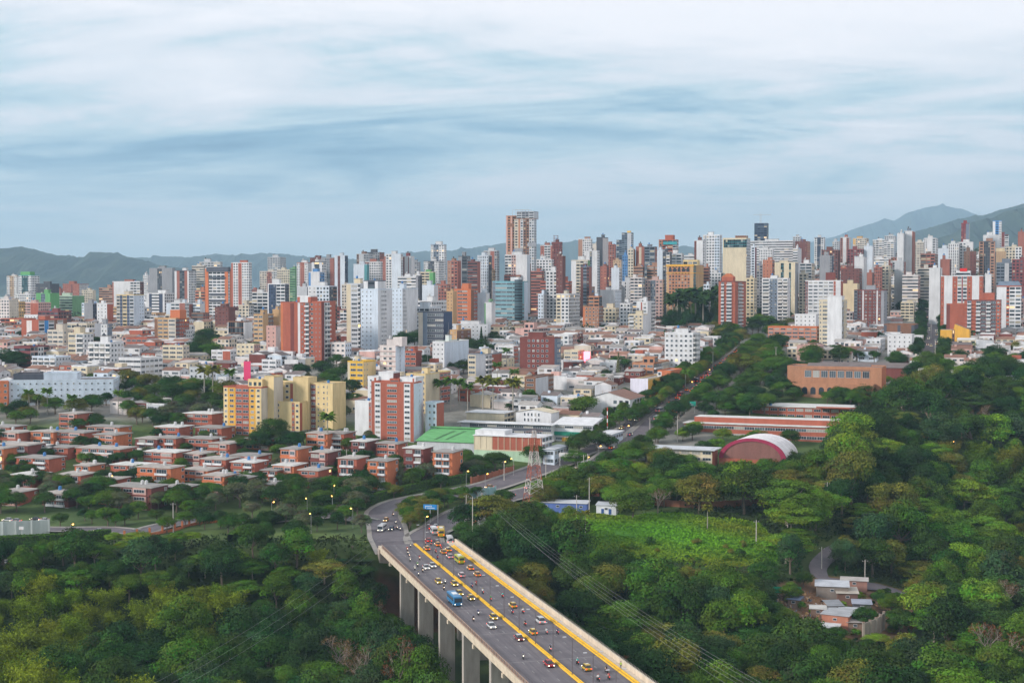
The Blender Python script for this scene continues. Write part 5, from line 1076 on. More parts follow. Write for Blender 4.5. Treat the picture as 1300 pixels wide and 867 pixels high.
w_, l_, h_ = root_dim[b.name][:3]; m = MB(); m.face([(.2 * w_, -.4, h_ - 1.2), (.88 * w_, -.4, h_ - 1.2), (.88 * w_, 8, h_ + 2.2), (.2 * w_, 8, h_ + 2.2)], 'RD', 'roof'); m.face([(.88 * w_, -.4, h_ - 1.2), (.88 * w_, 8, h_ - 1.2), (.88 * w_, 8, h_ + 2.2)], 'OR'); m.face([(.2 * w_, 8, h_ - 1.2), (.2 * w_, -.4, h_ - 1.2), (.2 * w_, 8, h_ + 2.2)], 'OR'); m.face([(.88 * w_, 8, h_ + 2.2), (.2 * w_, 8, h_ + 2.2), (.2 * w_, 8, h_), (.88 * w_, 8, h_)][::-1], 'OR'); m.build('sloping_roof', b)
wing(b, 1010, 1112, -9, 8.9, 489, 'TB-', 'TB-', name='arcade_wing', roofc='RD')
for i in range(9):
    m = MB(); cx = w_ * (.13 + .088 * i); r_ = w_ * .028; z0 = .12 * h_; m.face([(cx - r_, -9.06, z0), (cx + r_, -9.06, z0)] + [(cx + r_ * math.cos(a), -9.06, z0 + 2.6 + r_ * math.sin(a)) for a in [math.pi * k / 8 for k in range(9)]], GLASS[0], 'glass'); m.build('arch', b)
b = roofed(985, 1190, 1205, 468, 830, 'DB-', 'BN-', 'RD', 'gable', rise=2.6, label='very long dark-roofed shed behind the orange brick hall', cat='building', depth=16)
b = roofed(828, 905, 912, 572, 642, 'BR.3- LC.7W', 'BR-', 'LG', 'slab', label='low house under a grey flat roof left of the barrel-roofed hall', cat='building', over=1.5, near=True)
# barrel-roofed hall
bx = at(955, 590, 640); bz = gz(bx.x, bx.y); hall = thing('sports_hall', (bx.x, bx.y, bz), rad(-24), 'barrel-roofed hall with a white vault and a crimson arched front edge', 'hall'); MARKS.append(('barrel-roofed hall', 955, 570)); FOOT.append((bx.x, bx.y + 10, 26))
ww, hh, ll = 15.5, zat(554, 648) - bz, 24; SPR = 5.0
def arc(r, n=18): return [(-ww * math.cos(math.pi * i / n) * r, SPR + (hh - SPR) * math.sin(math.pi * i / n) * r) for i in range(n + 1)]
m = MB(); A = arc(1)
for p, q in zip(A[:-1], A[1:]): m.face([(p[0], 0, p[1]), (q[0], 0, q[1]), (q[0], ll, q[1]), (p[0], ll, p[1])][::-1], (.70, .67, .68), 'roof')
m.build('vault_roof', hall); m = MB(); Bq = arc(.86)
for (p, q), (a, c_) in zip(zip(A[:-1], A[1:]), zip(Bq[:-1], Bq[1:])):
    m.face([(a[0], -.5, a[1]), (c_[0], -.5, c_[1]), (q[0], -.5, q[1]), (p[0], -.5, p[1])], (.30, .03, .075)); m.face([(p[0], -.5, p[1]), (q[0], -.5, q[1]), (q[0], .4, q[1] + .02), (p[0], .4, p[1] + .02)], (.30, .03, .075))
m.build('crimson_arch', hall); m = MB(); m.face([(x, -.1, z) for x, z in arc(.95)][::-1], (.22, .10, .085), 'brick'); m.face([(x, ll, z) for x, z in arc(.95)], (.22, .10, .085), 'brick'); m.box(-ww, ww, 0, ll, -2, SPR, 'BR', 'brick'); m.build('walls', hall)

# brick row houses and small blocks on the near left
TH = [(355, 377, 398, 573, 600), (393, 415, 436, 577, 605), (428, 452, 472, 585, 615), (466, 491, 510, 588, 622), (445, 465, 482, 563, 585), (512, 537, 552, 572, 607), (549, 574, 591, 577, 612), (477, 505, 518, 566, 586), (388, 415, 450, 553, 574), (378, 403, 422, 600, 620), (345, 372, 386, 594, 610),
      (45, 66, 75, 551, 566), (75, 105, 118, 552, 568), (125, 145, 178, 555, 571), (204, 226, 262, 545, 562), (256, 280, 293, 546, 560), (201, 222, 244, 559, 573), (243, 268, 284, 560, 574), (110, 150, 176, 573, 592), (192, 222, 238, 577, 594), (238, 255, 265, 579, 593), (184, 215, 262, 597, 622), (262, 285, 306, 586, 605), (300, 322, 330, 590, 608), (3, 33, 46, 568, 590), (30, 60, 99, 585, 602), (78, 100, 126, 606, 622), (118, 142, 167, 612, 628), (153, 190, 236, 622, 648), (263, 283, 300, 607, 626), (287, 310, 324, 610, 626), (-12, 10, 22, 545, 558), (-10, 2, 6, 572, 596), (80, 96, 108, 528, 545), (242, 268, 281, 528, 545), (20, 40, 62, 606, 620), (0, 22, 34, 552, 566), (118, 140, 150, 579, 592), (120, 150, 165, 545, 556), (178, 198, 206, 560, 572), (150, 180, 196, 594, 606), (238, 262, 276, 600, 614), (300, 326, 342, 582, 596), (330, 350, 360, 600, 612), (270, 290, 300, 566, 578), (320, 344, 356, 560, 572), (60, 84, 98, 571, 584), (34, 58, 70, 571, 584), (98, 112, 120, 594, 606), (210, 232, 246, 622, 640), (330, 352, 372, 618, 634), (130, 150, 160, 630, 642), (416, 436, 446, 553, 572), (0, 20, 34, 628, 642), (60, 84, 96, 630, 644)]
TAG = {0: None}
for i, (x0, xs, x1, yt, yb) in enumerate(TH):
    if xs < 345: x0 -= (xs - x0) * .38
    Y = yprof(yb); t_ = rad(-21); mid = R.choice(['BR', 'BR', 'OR', 'DB']); rc = R.choice(['RB', 'RB', 'RG', 'RG', 'RW'])
    h = zat(yt - 2, Y) - gz(xat(xs, Y), Y); st = 4 if h > 11.5 else (3 if h > 6.6 else 2)
    pat = R.choice([[[mid, .12, '-', 0], [mid, .76, 'b' if R.random() < .5 else 'W', 0], [mid, .12, '-', 0]], [[mid, .55, 'W', 0], ['PK', .33, 'W', .45], [mid, .12, '-', 0]], [[mid, .08, '-', 0], [mid, .4, 'W', 0], [mid, .06, '-', .5], [mid, .38, 'b', 0], [mid, .08, '-', 0]]])
    b = roofed(x0, xs, x1, yt - 2, Y, pat, [[mid, .7, '-', 0], [mid, .3, 'w', 0]], rc, 'slab', over=.5, depth=R.uniform(10, 13), near=True, name='brick_row_house', cat='house', group='brick row houses among the trees', nst=st,
               look=f"{['two', 'three', 'four'][st - 2]}-storey { {'BR': 'red', 'OR': 'orange-red', 'DB': 'dark red'}[mid]} brick row house, {'pale' if rc in ('RW', 'RB') else 'grey'} roof")
    w_, l_, h_ = root_dim[b.name][:3]
    for k in range(R.choice([1, 1, 2])): obj('water_tank', tank_mesh(R.choice([0, 1, 1])), b, (R.uniform(.2, .8) * w_, l_ * .6, h_ + .5))
    for k in range(1, st): m = MB(); z = h_ * k / st; m.box(-.02, w_ * .96, -.55, -.01, z - .45, z + .25, vary(mid), 'brick'); m.build('balcony_band', b)

# ------------------------------------------------------------------ the sea of low houses
HV = Vector((math.cos(rad(-21)), math.sin(rad(-21)))); HU = Vector((-HV.y, HV.x))
HOUSES = []
def house_ok(x, y, r):
    px, py = proj((x, y, gz(x, y)))
    if not -25 < px < 1325: return False
    if px < 600 and y < 742: return False
    if px < 150 and y < 790: return False
    if 600 <= px < 780 and y < 690: return False
    if 780 <= px < 860 and y < 745: return False
    if px >= 860 and y < 812: return False
    if y < np.interp(x, [100, 160, 260, 400], [575, 640, 800, 830]): return False
    for poly in PARKS:
        if inpoly(poly, px, py): return False
    if float(road_clear(np.array([x]), np.array([y]))[0]) < r * .75: return False
    return all((x - a) ** 2 + (y - b) ** 2 > (r * .75 + q * .82) ** 2 for a, b, q in FOOT)
PARKS = [[(835, 520), (872, 470), (905, 440), (930, 400), (1005, 398), (1005, 455), (985, 520)], [(238, 462), (238, 425), (275, 420), (280, 462)], [(850, 415), (850, 385), (915, 385), (915, 425)], [(1140, 425), (1145, 395), (1185, 395), (1180, 430)],
         [(500, 444), (500, 425), (532, 425), (534, 444)], [(600, 447), (600, 423), (625, 423), (640, 447)], [(380, 478), (390, 462), (440, 462), (440, 500), (400, 500)], [(150, 505), (170, 488), (275, 484), (285, 512), (230, 530)]]
def houses():
    cand = []
    for i in range(-70, 110):
        for j in range(30, 190):
            if j % 5 == 0: continue
            if i % 9 == 0: continue
            if j > 112 and (i + j) % 2: continue
            v, u = i * 11.5 + R.uniform(-.6, .6), j * 11.6 + R.uniform(-.8, .8); p = HV * v + HU * u
            if not 660 < p.y < 1950: continue
            if house_ok(p.x, p.y, 6.2): cand.append((p.y, p.x, p.y))
    cand.sort(); return cand
HC = houses()
def roof_shape(m, kind, w, l, h, rc):
    o = .35
    if kind == 'gable': m.face([(-o, -o, h), (w + o, -o, h), (w + o, l / 2, h + 1.7), (-o, l / 2, h + 1.7)], rc, 'roof'); m.face([(w + o, l + o, h), (-o, l + o, h), (-o, l / 2, h + 1.7), (w + o, l / 2, h + 1.7)], rc, 'roof'); m.face([(w, 0, h), (w, l, h), (w, l / 2, h + 1.6)], 'W'); m.face([(0, l, h), (0, 0, h), (0, l / 2, h + 1.6)], 'W')
    elif kind == 'mono': m.face([(-o, -o, h + .05), (w + o, -o, h + .05), (w + o, l + o, h + 1.2), (-o, l + o, h + 1.2)], rc, 'roof'); m.face([(w, 0, h), (w, l, h), (w, l, h + 1.1)], 'W'); m.face([(0, l, h), (0, 0, h), (0, l, h + 1.1)], 'W'); m.face([(w, l, h), (0, l, h), (0, l, h + 1.1), (w, l, h + 1.1)], 'W')
    else:
        m.face([(0, 0, h), (w, 0, h), (w, l, h), (0, l, h)], rc, 'roof'); t = .2
        m.box(-.03, w + .03, -.03, t, h + .002, h + .8, 'W'); m.box(-.03, w + .03, l - t, l + .03, h + .002, h + .8, 'W'); m.box(-.03, t, t, l - t, h + .002, h + .8, 'W'); m.box(w - t, w + .03, t, l - t, h + .002, h + .8, 'W')
WALLC = ['W', 'W', 'W', 'W', 'PW', 'PW', 'BW', 'LC', 'LC', 'BE', 'LG', 'BR', 'DB', 'PK']
ROOFC = {'terracotta': 'RT', 'white metal': 'RW', 'grey': 'RG', 'pale': 'RB', 'dark': 'RD'}
def one_house(i, x, y, far=None):
    w, l = R.uniform(8.5, 12.5), R.uniform(8.5, 12); st = R.choice([1, 2, 2, 2, 3]); h = st * 2.9 + .3; wc = R.choice(WALLC); kind = R.choice(['flat', 'flat', 'mono', 'gable', 'gable', 'gable']); rn = R.choice(['terracotta', 'terracotta', 'dark', 'grey']) if kind == 'gable' else R.choice(['white metal', 'grey', 'grey', 'pale', 'dark', 'pale', 'terracotta'])
    yaw = rad(-21 + R.choice([0, 0, 0, 90])); zb = gz(x, y) - .3
    if far is not None:
        m0 = MB(); m0.panel((0, 0), (w, 0), 0, h, vary(wc, .1), 'fac_w', 3, st); m0.panel((w, 0), (w, l), 0, h, vary(wc, .1), 'fac_w', 3, st); m0.panel((w, l), (0, l), 0, h, wc); m0.panel((0, l), (0, 0), 0, h, wc); roof_shape(m0, kind, w, l, h, vary(ROOFC[rn], .25))
        c, s = math.cos(yaw), math.sin(yaw); n = len(far.v)
        far.v += [(x + (a - w / 2) * c - (b_ - l / 2) * s, y + (a - w / 2) * s + (b_ - l / 2) * c, zb + z) for a, b_, z in m0.v]; far.f += [tuple(k + n for k in f) for f in m0.f]; far.c += m0.c; far.m += [far.mi(m0.mats[k]) for k in m0.m]; far.uv += m0.uv; return
    c, s = math.cos(yaw), math.sin(yaw)
    t = thing('house', (x - w / 2 * c + l / 2 * s, y - w / 2 * s - l / 2 * c, zb), yaw, None, 'house', 'low houses packed below the towers', f"{['one', 'two', 'three'][st - 1]}-storey {CWORD[wc]} house, {rn} {'pitched' if kind == 'gable' else 'sloping' if kind == 'mono' else 'terrace'} roof")
    m = MB(); wk = 'brick' if wc in BRICKY else 'plain'; cc = vary(wc, .1); m.box(0, w, 0, l, -1.5, h, cc, wk); m.build('walls', t); m = MB(); roof_shape(m, kind, w, l, h + .004, vary(ROOFC[rn], .25)); m.build('roof', t)
    n = R.choice([2, 2, 3])
    for k in range(n):
        for f in range(st):
            if R.random() < .85: obj('window', window_mesh(w / n * R.choice([.4, .55, .7]), 1.3, rnd_glass(), R.choice(['W', 'W', 'BN'])), t, (w * (k + .5) / n, -.06, 1.6 + f * 2.9), 0)
    for f in range(st):
        for k in (.28, .72): obj('window', window_mesh(1.5, 1.2, rnd_glass(), 'W'), t, (w + .06, l * k, 1.6 + f * 2.9), math.pi / 2)
    if R.random() < .4 and kind == 'flat': obj('water_tank', tank_mesh(R.choice([0, 0, 1, 2])), t, (w * R.random(), l * .7, h + .02))
    if R.random() < .45:
        m = MB(); a = w * R.uniform(.1, .4); m.box(a, a + w * .45, l * .5, l * .95, h + .81, h + 2.9, vary(R.choice(WALLC), .1)) if kind == 'flat' else m.box(a, a + 1.2, l * .3, l * .3 + 1.2, h, h + 2.4, vary(wc))
        m.build('roof_room' if kind == 'flat' else 'chimney', t)
HN = 285
for i, (_, x, y) in enumerate(HC[:HN]): one_house(i, x, y)
far = MB()
for i, (_, x, y) in enumerate(HC[HN:]):
    one_house(i, x, y, far)
if far.v: struct(far.build('distant_low_houses'), 'stuff')
print('houses', len(HC))
# low and middling blocks filling the gaps between the far towers
fill = 0
for q in range(900):
    px = R.uniform(-15, 1310); Y = R.choice([R.uniform(1150, 1500), R.uniform(1250, 2300)]); hh = R.uniform(7, 24) + (Y > 1500) * R.uniform(0, 10)
    x = xat(px, Y)
    if fill >= 105: break
    if any((x - a) ** 2 + (Y - b_) ** 2 < (r + 7) ** 2 for a, b_, r in FOOT): continue
    base = gz(x, Y); yt = proj((x, Y, base + hh))[1]; wpx = R.uniform(11, 22) / Y * F
    c1, c2 = R.choice(['W', 'W', 'LC', 'BE', 'BR', 'BW', 'LG', 'PK', 'T', 'DB', 'PW']), R.choice(['W', 'BR', 'LG', 'BE', 'DB'])
    tower(px, px + wpx, px + wpx * 1.12, yt, Y, [[c1, 1, R.choice('wwWrbs'), 0]] if R.random() < .6 else [[c1, .6, R.choice('wWs'), 0], [c2, .4, R.choice('wb-'), 0]], [[R.choice([c1, c2]), 1, R.choice('w-s'), 0]]); fill += 1

# ------------------------------------------------------------------ greenery of the town, hedges, walls, poles, signs
VAR['street_tree'] = VAR['shade_tree']; LOOK['street_tree'] = ('{c} street tree', 'tree'); GROUPS['street_tree'] = 'street trees lining the avenue'
VAR['garden_tree'] = VAR['broadleaf_tree'] + VAR['shade_tree'][:2]; LOOK['garden_tree'] = ('{c} bushy tree', 'tree'); GROUPS['garden_tree'] = 'bushy trees among the town houses'
TREES = []
VAR['backyard_tree'] = VAR['garden_tree']; LOOK['backyard_tree'] = ('{c} backyard tree', 'tree'); GROUPS['backyard_tree'] = 'backyard trees among the low houses'
def spot(kind, x, y, r, c, zs=1.0, gap=.55, foot=.55):
    for a, b_, q in FOOT:
        if (x - a) ** 2 + (y - b_) ** 2 < (q * foot + r * .5) ** 2: return False
    if float(road_clear(np.array([x]), np.array([y]))[0]) < min(2.5, r * .5): return False
    for a, b_, q in TREES[-400:]:
        if (x - a) ** 2 + (y - b_) ** 2 < (gap * (r + q)) ** 2: return False
    TREES.append((x, y, r)); plant(kind, x, y, r, c, zs, size='large' if r > 6.5 else ('small' if r < 4 else '')); return True
def tree_at(kind, px, py, r, c, zs=1.0):
    p = G(px, py); TREES.append((p.x, p.y, r)); return plant(kind, p.x, p.y, r, c, zs, size='large' if r > 6.5 else ('small' if r < 4 else ''))
# single trees one can tell apart in the photograph
for kind, px, py, r, c, zs in [('broadleaf_tree', 678, 724, 11, 'deep green', .9), ('broadleaf_tree', 662, 706, 10, 'dark green', 1.05), ('broadleaf_tree', 636, 694, 7, 'dark green', 1.0), ('garden_tree', 346, 568, 8, 'dark green', 1.05), ('garden_tree', 330, 574, 6, 'deep green', .9), ('garden_tree', 368, 574, 7, 'deep green', .8),
    ('garden_tree', 742, 531, 8, 'mid green', .85), ('shade_tree', 678, 588, 6, 'dark green', .8), ('shade_tree', 735, 578, 6.5, 'dark green', .9), ('shade_tree', 757, 572, 6, 'dark green', .9), ('shade_tree', 772, 570, 5, 'dark green', .8), ('shade_tree', 629, 598, 6.5, 'dark green', .75),
    ('broadleaf_tree', 885, 622, 8, 'mid green', .9), ('broadleaf_tree', 945, 652, 12, 'dark green', .95), ('broadleaf_tree', 1003, 622, 8, 'mid green', .9), ('sparse_tree', 835, 652, 6, 'grey-green', .95), ('broadleaf_tree', 803, 658, 8, 'mid green', .9), ('garden_tree', 728, 622, 6, 'dark green', .85), ('garden_tree', 752, 614, 6.5, 'mid green', .9), ('garden_tree', 772, 604, 6.5, 'dark green', .95), ('garden_tree', 795, 590, 6, 'mid green', .95), ('garden_tree', 815, 577, 5.5, 'dark green', .95), ('garden_tree', 835, 562, 5, 'mid green', .9), ('garden_tree', 760, 626, 6, 'olive', .8),
    ('garden_tree', 541, 474, 7, 'deep green', .9), ('garden_tree', 568, 474, 5, 'dark green', .8), ('garden_tree', 588, 474, 6, 'dark green', .8), ('garden_tree', 612, 455, 9, 'deep green', .8), ('conifer_tree', 611, 448, 6, 'deep green', 1.2), ('garden_tree', 596, 450, 7, 'dark green', .9), ('garden_tree', 625, 442, 8, 'deep green', .8), ('garden_tree', 510, 442, 8, 'deep green', .8), ('garden_tree', 526, 440, 8, 'dark green', .8),
    ('garden_tree', 246, 460, 8, 'deep green', .9), ('garden_tree', 258, 452, 8, 'dark green', .9), ('garden_tree', 268, 460, 9, 'mid green', .8), ('garden_tree', 262, 440, 9, 'deep green', .8), ('garden_tree', 6, 470, 9, 'deep green', .8), ('garden_tree', 22, 470, 8, 'deep green', .8), ('garden_tree', 1110, 436, 7, 'deep green', .8), ('garden_tree', 1166, 402, 12, 'deep green', .8), ('garden_tree', 1180, 390, 10, 'dark green', .9), ('garden_tree', 1150, 400, 10, 'deep green', .8), ('garden_tree', 1235, 448, 6, 'mid green', .8), ('garden_tree', 1250, 456, 5, 'dark green', .8), ('garden_tree', 1204, 460, 6, 'dark green', .8), ('garden_tree', 1290, 450, 6, 'olive', .8),
    ('garden_tree', 930, 606, 5, 'mid green', .8), ('garden_tree', 955, 612, 5, 'dark green', .7), ('garden_tree', 980, 606, 5, 'mid green', .8), ('garden_tree', 1075, 455, 5, 'mid green', .9), ('garden_tree', 1062, 452, 5, 'dark green', .9), ('garden_tree', 1088, 458, 5, 'dark green', .8), ('garden_tree', 690, 412, 8, 'deep green', .8), ('garden_tree', 712, 412, 8, 'dark green', .8), ('garden_tree', 727, 414, 8, 'dark green', .9), ('garden_tree', 765, 425, 6, 'dark green', .7), ('garden_tree', 732, 455, 6, 'dark green', .6), ('garden_tree', 830, 502, 5, 'mid green', 1.0), ('garden_tree', 853, 496, 6, 'deep green', 1.0), ('conifer_tree', 785, 480, 4.5, 'grey-green', 1.4), ('garden_tree', 786, 470, 7, 'dark green', .7), ('garden_tree', 697, 516, 4, 'dark green', .7), ('garden_tree', 672, 475, 6, 'deep green', .7)]:
    tree_at(kind, px, py, r, c, zs)
for px, py, h, kd in [(150, 526, 12, 0), (37, 528, 13, 0), (48, 530, 11, 0), (60, 526, 13, 0), (92, 532, 12, 0), (260, 512, 19, 1), (270, 514, 20, 1), (292, 505, 15, 0), (416, 572, 17, 0), (548, 518, 15, 0), (560, 520, 15, 0), (572, 520, 16, 0), (583, 519, 15, 0), (594, 522, 14, 0), (613, 526, 19, 1), (626, 528, 19, 1), (651, 532, 20, 1), (631, 488, 12, 0), (643, 468, 12, 0), (879, 468, 16, 0), (870, 496, 11, 0), (743, 676, 8, 1), (898, 672, 9, 1), (653, 500, 13, 0)]:
    p = G(px, py); plant('palm_tree', p.x, p.y, h, 'mid green' if not kd else 'olive', 1.0, size='tall' if h > 15 else '')
for k in range(22):
    p = G(R.uniform(854, 912), R.uniform(416, 424)); plant('palm_tree', p.x, p.y, R.uniform(25, 34), 'deep green', 1.0, size='tall')
for k in range(16):
    p = G(R.uniform(850, 912), R.uniform(415, 426)); plant('garden_tree', p.x, p.y, R.uniform(6, 9.5), R.choice(['deep green', 'dark green', 'mid green']), R.uniform(1.0, 1.7))
def random_trees(n, pxr, pyr, rr, kinds, cols, zs=(.75, 1.0), foot=.55, gap=.55):
    k = t = 0
    while k < n and t < n * 9:
        t += 1; p = G(R.uniform(*pxr), R.uniform(*pyr)); r = R.uniform(*rr)
        if spot(R.choice(kinds), p.x, p.y, r, R.choice(cols), R.uniform(*zs), gap, foot): k += 1
DK = ['dark green', 'deep green', 'grey-green', 'mid green', 'dark green']
random_trees(92, (-15, 480), (556, 625), (2.8, 4.8), ['shade_tree'], DK, (.72, .95), .42, .36)
random_trees(50, (64, 480), (618, 652), (4.2, 6.6), ['shade_tree'], DK, (.75, .95), .44, .40)
random_trees(10, (-15, 62), (615, 655), (4.5, 6.5), ['shade_tree'], DK, (.75, .95), .44, .40)
random_trees(34, (-15, 290), (512, 548), (4, 6.5), ['shade_tree'], DK + ['mid green', 'olive'], (.75, .95), .46, .42)
random_trees(16, (160, 290), (492, 525), (6, 8.5), ['shade_tree'], ['mid green', 'dark green', 'olive'], (.8, 1.0), .5, .4)
random_trees(20, (376, 450), (470, 548), (5, 8), ['shade_tree'], DK, (.75, .95), .5, .4)
random_trees(30, (400, 660), (592, 640), (3.6, 5.5), ['shade_tree'], DK, (.75, .95), .5, .45)
random_trees(26, (500, 640), (630, 660), (3.0, 4.6), ['shade_tree'], ['dark green', 'mid green', 'olive'], (.8, 1.0), .5, .45)
random_trees(60, (905, 1005), (402, 478), (6, 9), ['garden_tree'], ['mid green', 'dark green', 'deep green', 'olive'], (.7, .9), .5, .4)
random_trees(24, (830, 1010), (590, 640), (4.5, 7.5), ['garden_tree'], ['mid green', 'dark green', 'deep green', 'bright green'], (.75, 1.0), .5, .45)
random_trees(40, (690, 870), (585, 645), (4.5, 7.5), ['garden_tree'], ['mid green', 'dark green', 'olive', 'bright green'], (.7, .95), .5, .42)
random_trees(90, (620, 1290), (425, 535), (2.6, 4.6), ['backyard_tree'], ['dark green', 'mid green', 'deep green'], (.8, 1.05), .7, .38)
random_trees(80, (0, 640), (430, 510), (2.8, 5), ['backyard_tree'], ['dark green', 'mid green', 'deep green'], (.8, 1.05), .7, .38)
random_trees(24, (1000, 1310), (462, 486), (5, 8.5), ['broadleaf_tree'], ['dark green', 'mid green', 'deep green'], (.85, 1.0), .6, .4)
random_trees(26, (890, 1010), (480, 530), (4.5, 7), ['garden_tree'], ['mid green', 'dark green', 'deep green'], (.75, 1.0), .5, .35)
random_trees(16, (1040, 1140), (500, 520), (4, 6.5), ['garden_tree'], ['mid green', 'dark green'], (.75, 1.0), .5, .3)
random_trees(20, (505, 552), (640, 688), (3, 4.6), ['street_tree'], ['dark green', 'mid green', 'olive'], (.85, 1.05), .42, .4)
random_trees(36, (70, 470), (652, 676), (3.0, 5.0), ['shade_tree'], DK + ['mid green'], (.8, 1.0), .5, .3)
random_trees(16, (826, 1010), (545, 592), (3.2, 5.5), ['garden_tree'], ['mid green', 'dark green', 'bright green'], (.8, 1.0), .5, .3)
def line_trees(road, t, n0, n1, step, r, cols):
    P, w = RL[road]; acc = 0
    for a, b_ in zip(P[n0:n1], P[n0 + 1:n1 + 1]):
        acc += (b_ - a).length
        if acc < step: continue
        acc = 0; d = (b_ - a).normalized(); q = a + Vector((d.y, -d.x, 0)) * t; TREES.append((q.x, q.y, r)); plant('street_tree', q.x, q.y, r * R.uniform(.85, 1.15), R.choice(cols), R.uniform(.95, 1.15), size='')
nR = len(RL['right_road'][0]); nA = len(RL['avenue_lane'][0])
line_trees('right_road', -8.2, int(nR * .42), nR - 2, 5.6, 4.4, ['mid green', 'dark green', 'olive'])
line_trees('right_road', 8.6, int(nR * .40), nR - 2, 6.6, 4.9, ['dark green', 'mid green', 'deep green'])
line_trees('avenue_lane', -6.2, 4, nA - 2, 8, 4.0, ['dark green', 'mid green'])
P_, _w = RL['far_street']; line_trees('far_street', 9, 1, len(P_) - 1, 12, 5, ['dark green', 'deep green']); line_trees('far_street', -9, 1, len(P_) - 1, 12, 5, ['dark green', 'deep green'])
print('trees', COUNT)
# far greenery between the towers, one mass
rng = np.random.RandomState(31); pts = []
for k in range(420):
    px, Y = rng.uniform(0, 1300), rng.uniform(1000, 2600); x = xat(px, Y)
    if any((x - a) ** 2 + (Y - b_) ** 2 < (q * .8 + 3) ** 2 for a, b_, q in FOOT): continue
    r = rng.uniform(4, 8); d = unit(rng.randn(90, 3)); d[:, 2] = np.abs(d[:, 2]); pts.append(np.array([x, Y, gz(x, Y) + 1.5]) + d * r * (.7 + .4 * rng.rand(90))[:, None] * np.array([1.2, 1.2, 1.1]))
undergrowth('distant_trees', np.concatenate(pts), 0, 1.1, (.030, .060, .022), 12)

def hedge(px, h, wd, label, c=(.055, .125, .018)):
    P = smooth_line(G2(px), 1.0); rng = np.random.RandomState(len(px) * 7); pts, nr = [], []
    for a, b_ in zip(P[:-1], P[1:]):
        d = (b_ - a); d.z = 0; L = d.length; d.normalize(); q = Vector((d.y, -d.x, 0))
        for _ in range(int(L * 90)):
            s = rng.rand(); f = rng.rand(); u, v = rng.rand() * 2 - 1, rng.rand()
            if f < .45: v = 1.0; n = (0, 0, 1)
            else: u = math.copysign(1, rng.rand() - .5); n = tuple(q * u)
            p = a.lerp(b_, s) + q * (u * wd / 2); pts.append((p.x, p.y, gz(p.x, p.y) + v * h + rng.randn() * .08)); nr.append(n)
    P3 = np.array(pts); V = leaves(P3, unit(np.array(nr) + rng.randn(len(P3), 3) * .4), np.full(len(P3), .24), rng, .7)
    t = thing('hedge', (0, 0, 0), 0, label, 'hedge'); obj('foliage', np_mesh('foliage', V, 4, np.array(c)[None] * (.6 + .8 * rng.rand(len(P3)))[:, None], 'leaf'), t)
    m = MB()
    for a, b_ in zip(P[:-1], P[1:]):
        d = (b_ - a); d.z = 0; d.normalize(); q = Vector((d.y, -d.x, 0)) * wd * .42; z = lambda p: gz(p.x, p.y)
        A0, A1, B0_, B1_ = a - q, a + q, b_ - q, b_ + q
        up = lambda p, k: (p.x, p.y, z(p) + k)
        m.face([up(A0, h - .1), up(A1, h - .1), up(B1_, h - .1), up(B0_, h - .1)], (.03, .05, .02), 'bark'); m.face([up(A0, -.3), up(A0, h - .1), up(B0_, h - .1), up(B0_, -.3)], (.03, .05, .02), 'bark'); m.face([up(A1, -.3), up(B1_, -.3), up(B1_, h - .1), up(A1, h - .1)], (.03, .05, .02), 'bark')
    m.build('branches', t)
hedge([(292, 690), (330, 668), (395, 655), (452, 645), (485, 634), (520, 625), (560, 617), (598, 610)], 3.4, 2.2, 'long trimmed green hedge following the bend of the road')
hedge([(-12, 694), (40, 692), (90, 689), (140, 684)], 3.6, 3.0, 'thick trimmed hedge in front of the sports court')
hedge([(700, 636), (740, 628), (780, 620)], 2.4, 2.2, 'short bright hedge behind the blue and white shed')

def garden_wall(px, h, c, label, pier=5.0, k='brick', solid=True, cat='wall', nm='garden_wall'):
    P = smooth_line(G2(px), pier); t = thing(nm, P[0], 0, label, cat); m = MB(); o = P[0]
    for a, b_ in zip(P[:-1], P[1:]):
        A, B_ = a - o, b_ - o; d = (b_ - a); d.z = 0; d.normalize(); q = Vector((d.y, -d.x, 0)) * .12
        za, zb = gz(a.x, a.y) - o.z, gz(b_.x, b_.y) - o.z; hh = h if solid else .5
        for sgn in (1, -1):
            p1, p2 = (A + q * sgn, B_ + q * sgn) if sgn > 0 else (B_ + q * sgn, A + q * sgn); z1, z2 = (za, zb) if sgn > 0 else (zb, za)
            m.face([(p1.x, p1.y, z1 - .5), (p2.x, p2.y, z2 - .5), (p2.x, p2.y, z2 + hh), (p1.x, p1.y, z1 + hh)], c, k)
        a1, b1, b2, a2 = A + q, B_ + q, B_ - q, A - q; m.face([(a1.x, a1.y, za + hh), (b1.x, b1.y, zb + hh), (b2.x, b2.y, zb + hh), (a2.x, a2.y, za + hh)], c, k)
        if not solid:
            for f in range(12):
                p = A.lerp(B_, (f + .5) / 12); m.box(p.x - .02, p.x + .02, p.y - .02, p.y + .02, za + .5, za + h * .9, (.1, .1, .1), 'metal')
    m.build('wall' if solid else 'railing', t)
    for p in P:
        m = MB(); q = p - o; z = gz(p.x, p.y) - o.z; m.box(q.x - .35, q.x + .35, q.y - .35, q.y + .35, z - .5, z + h + .3, vary(c), k); m.box(q.x - .42, q.x + .42, q.y - .42, q.y + .42, z + h + .302, z + h + .42, (.3, .2, .16), k); m.build('pier', t)
garden_wall([(158, 682), (190, 678), (222, 672), (250, 664), (285, 661)], 2.2, 'OR', 'low railing with orange brick piers beside the campus street', 5, solid=False, cat='fence', nm='garden_fence')
garden_wall([(690, 630), (740, 628), (800, 632), (830, 636)], 3.4, (.30, .09, .05), 'long red brick wall above the green meadow')
garden_wall([(832, 640), (880, 644), (940, 642), (985, 638)], 2.4, (.34, .14, .08), 'brick boundary wall behind the trees of the meadow')
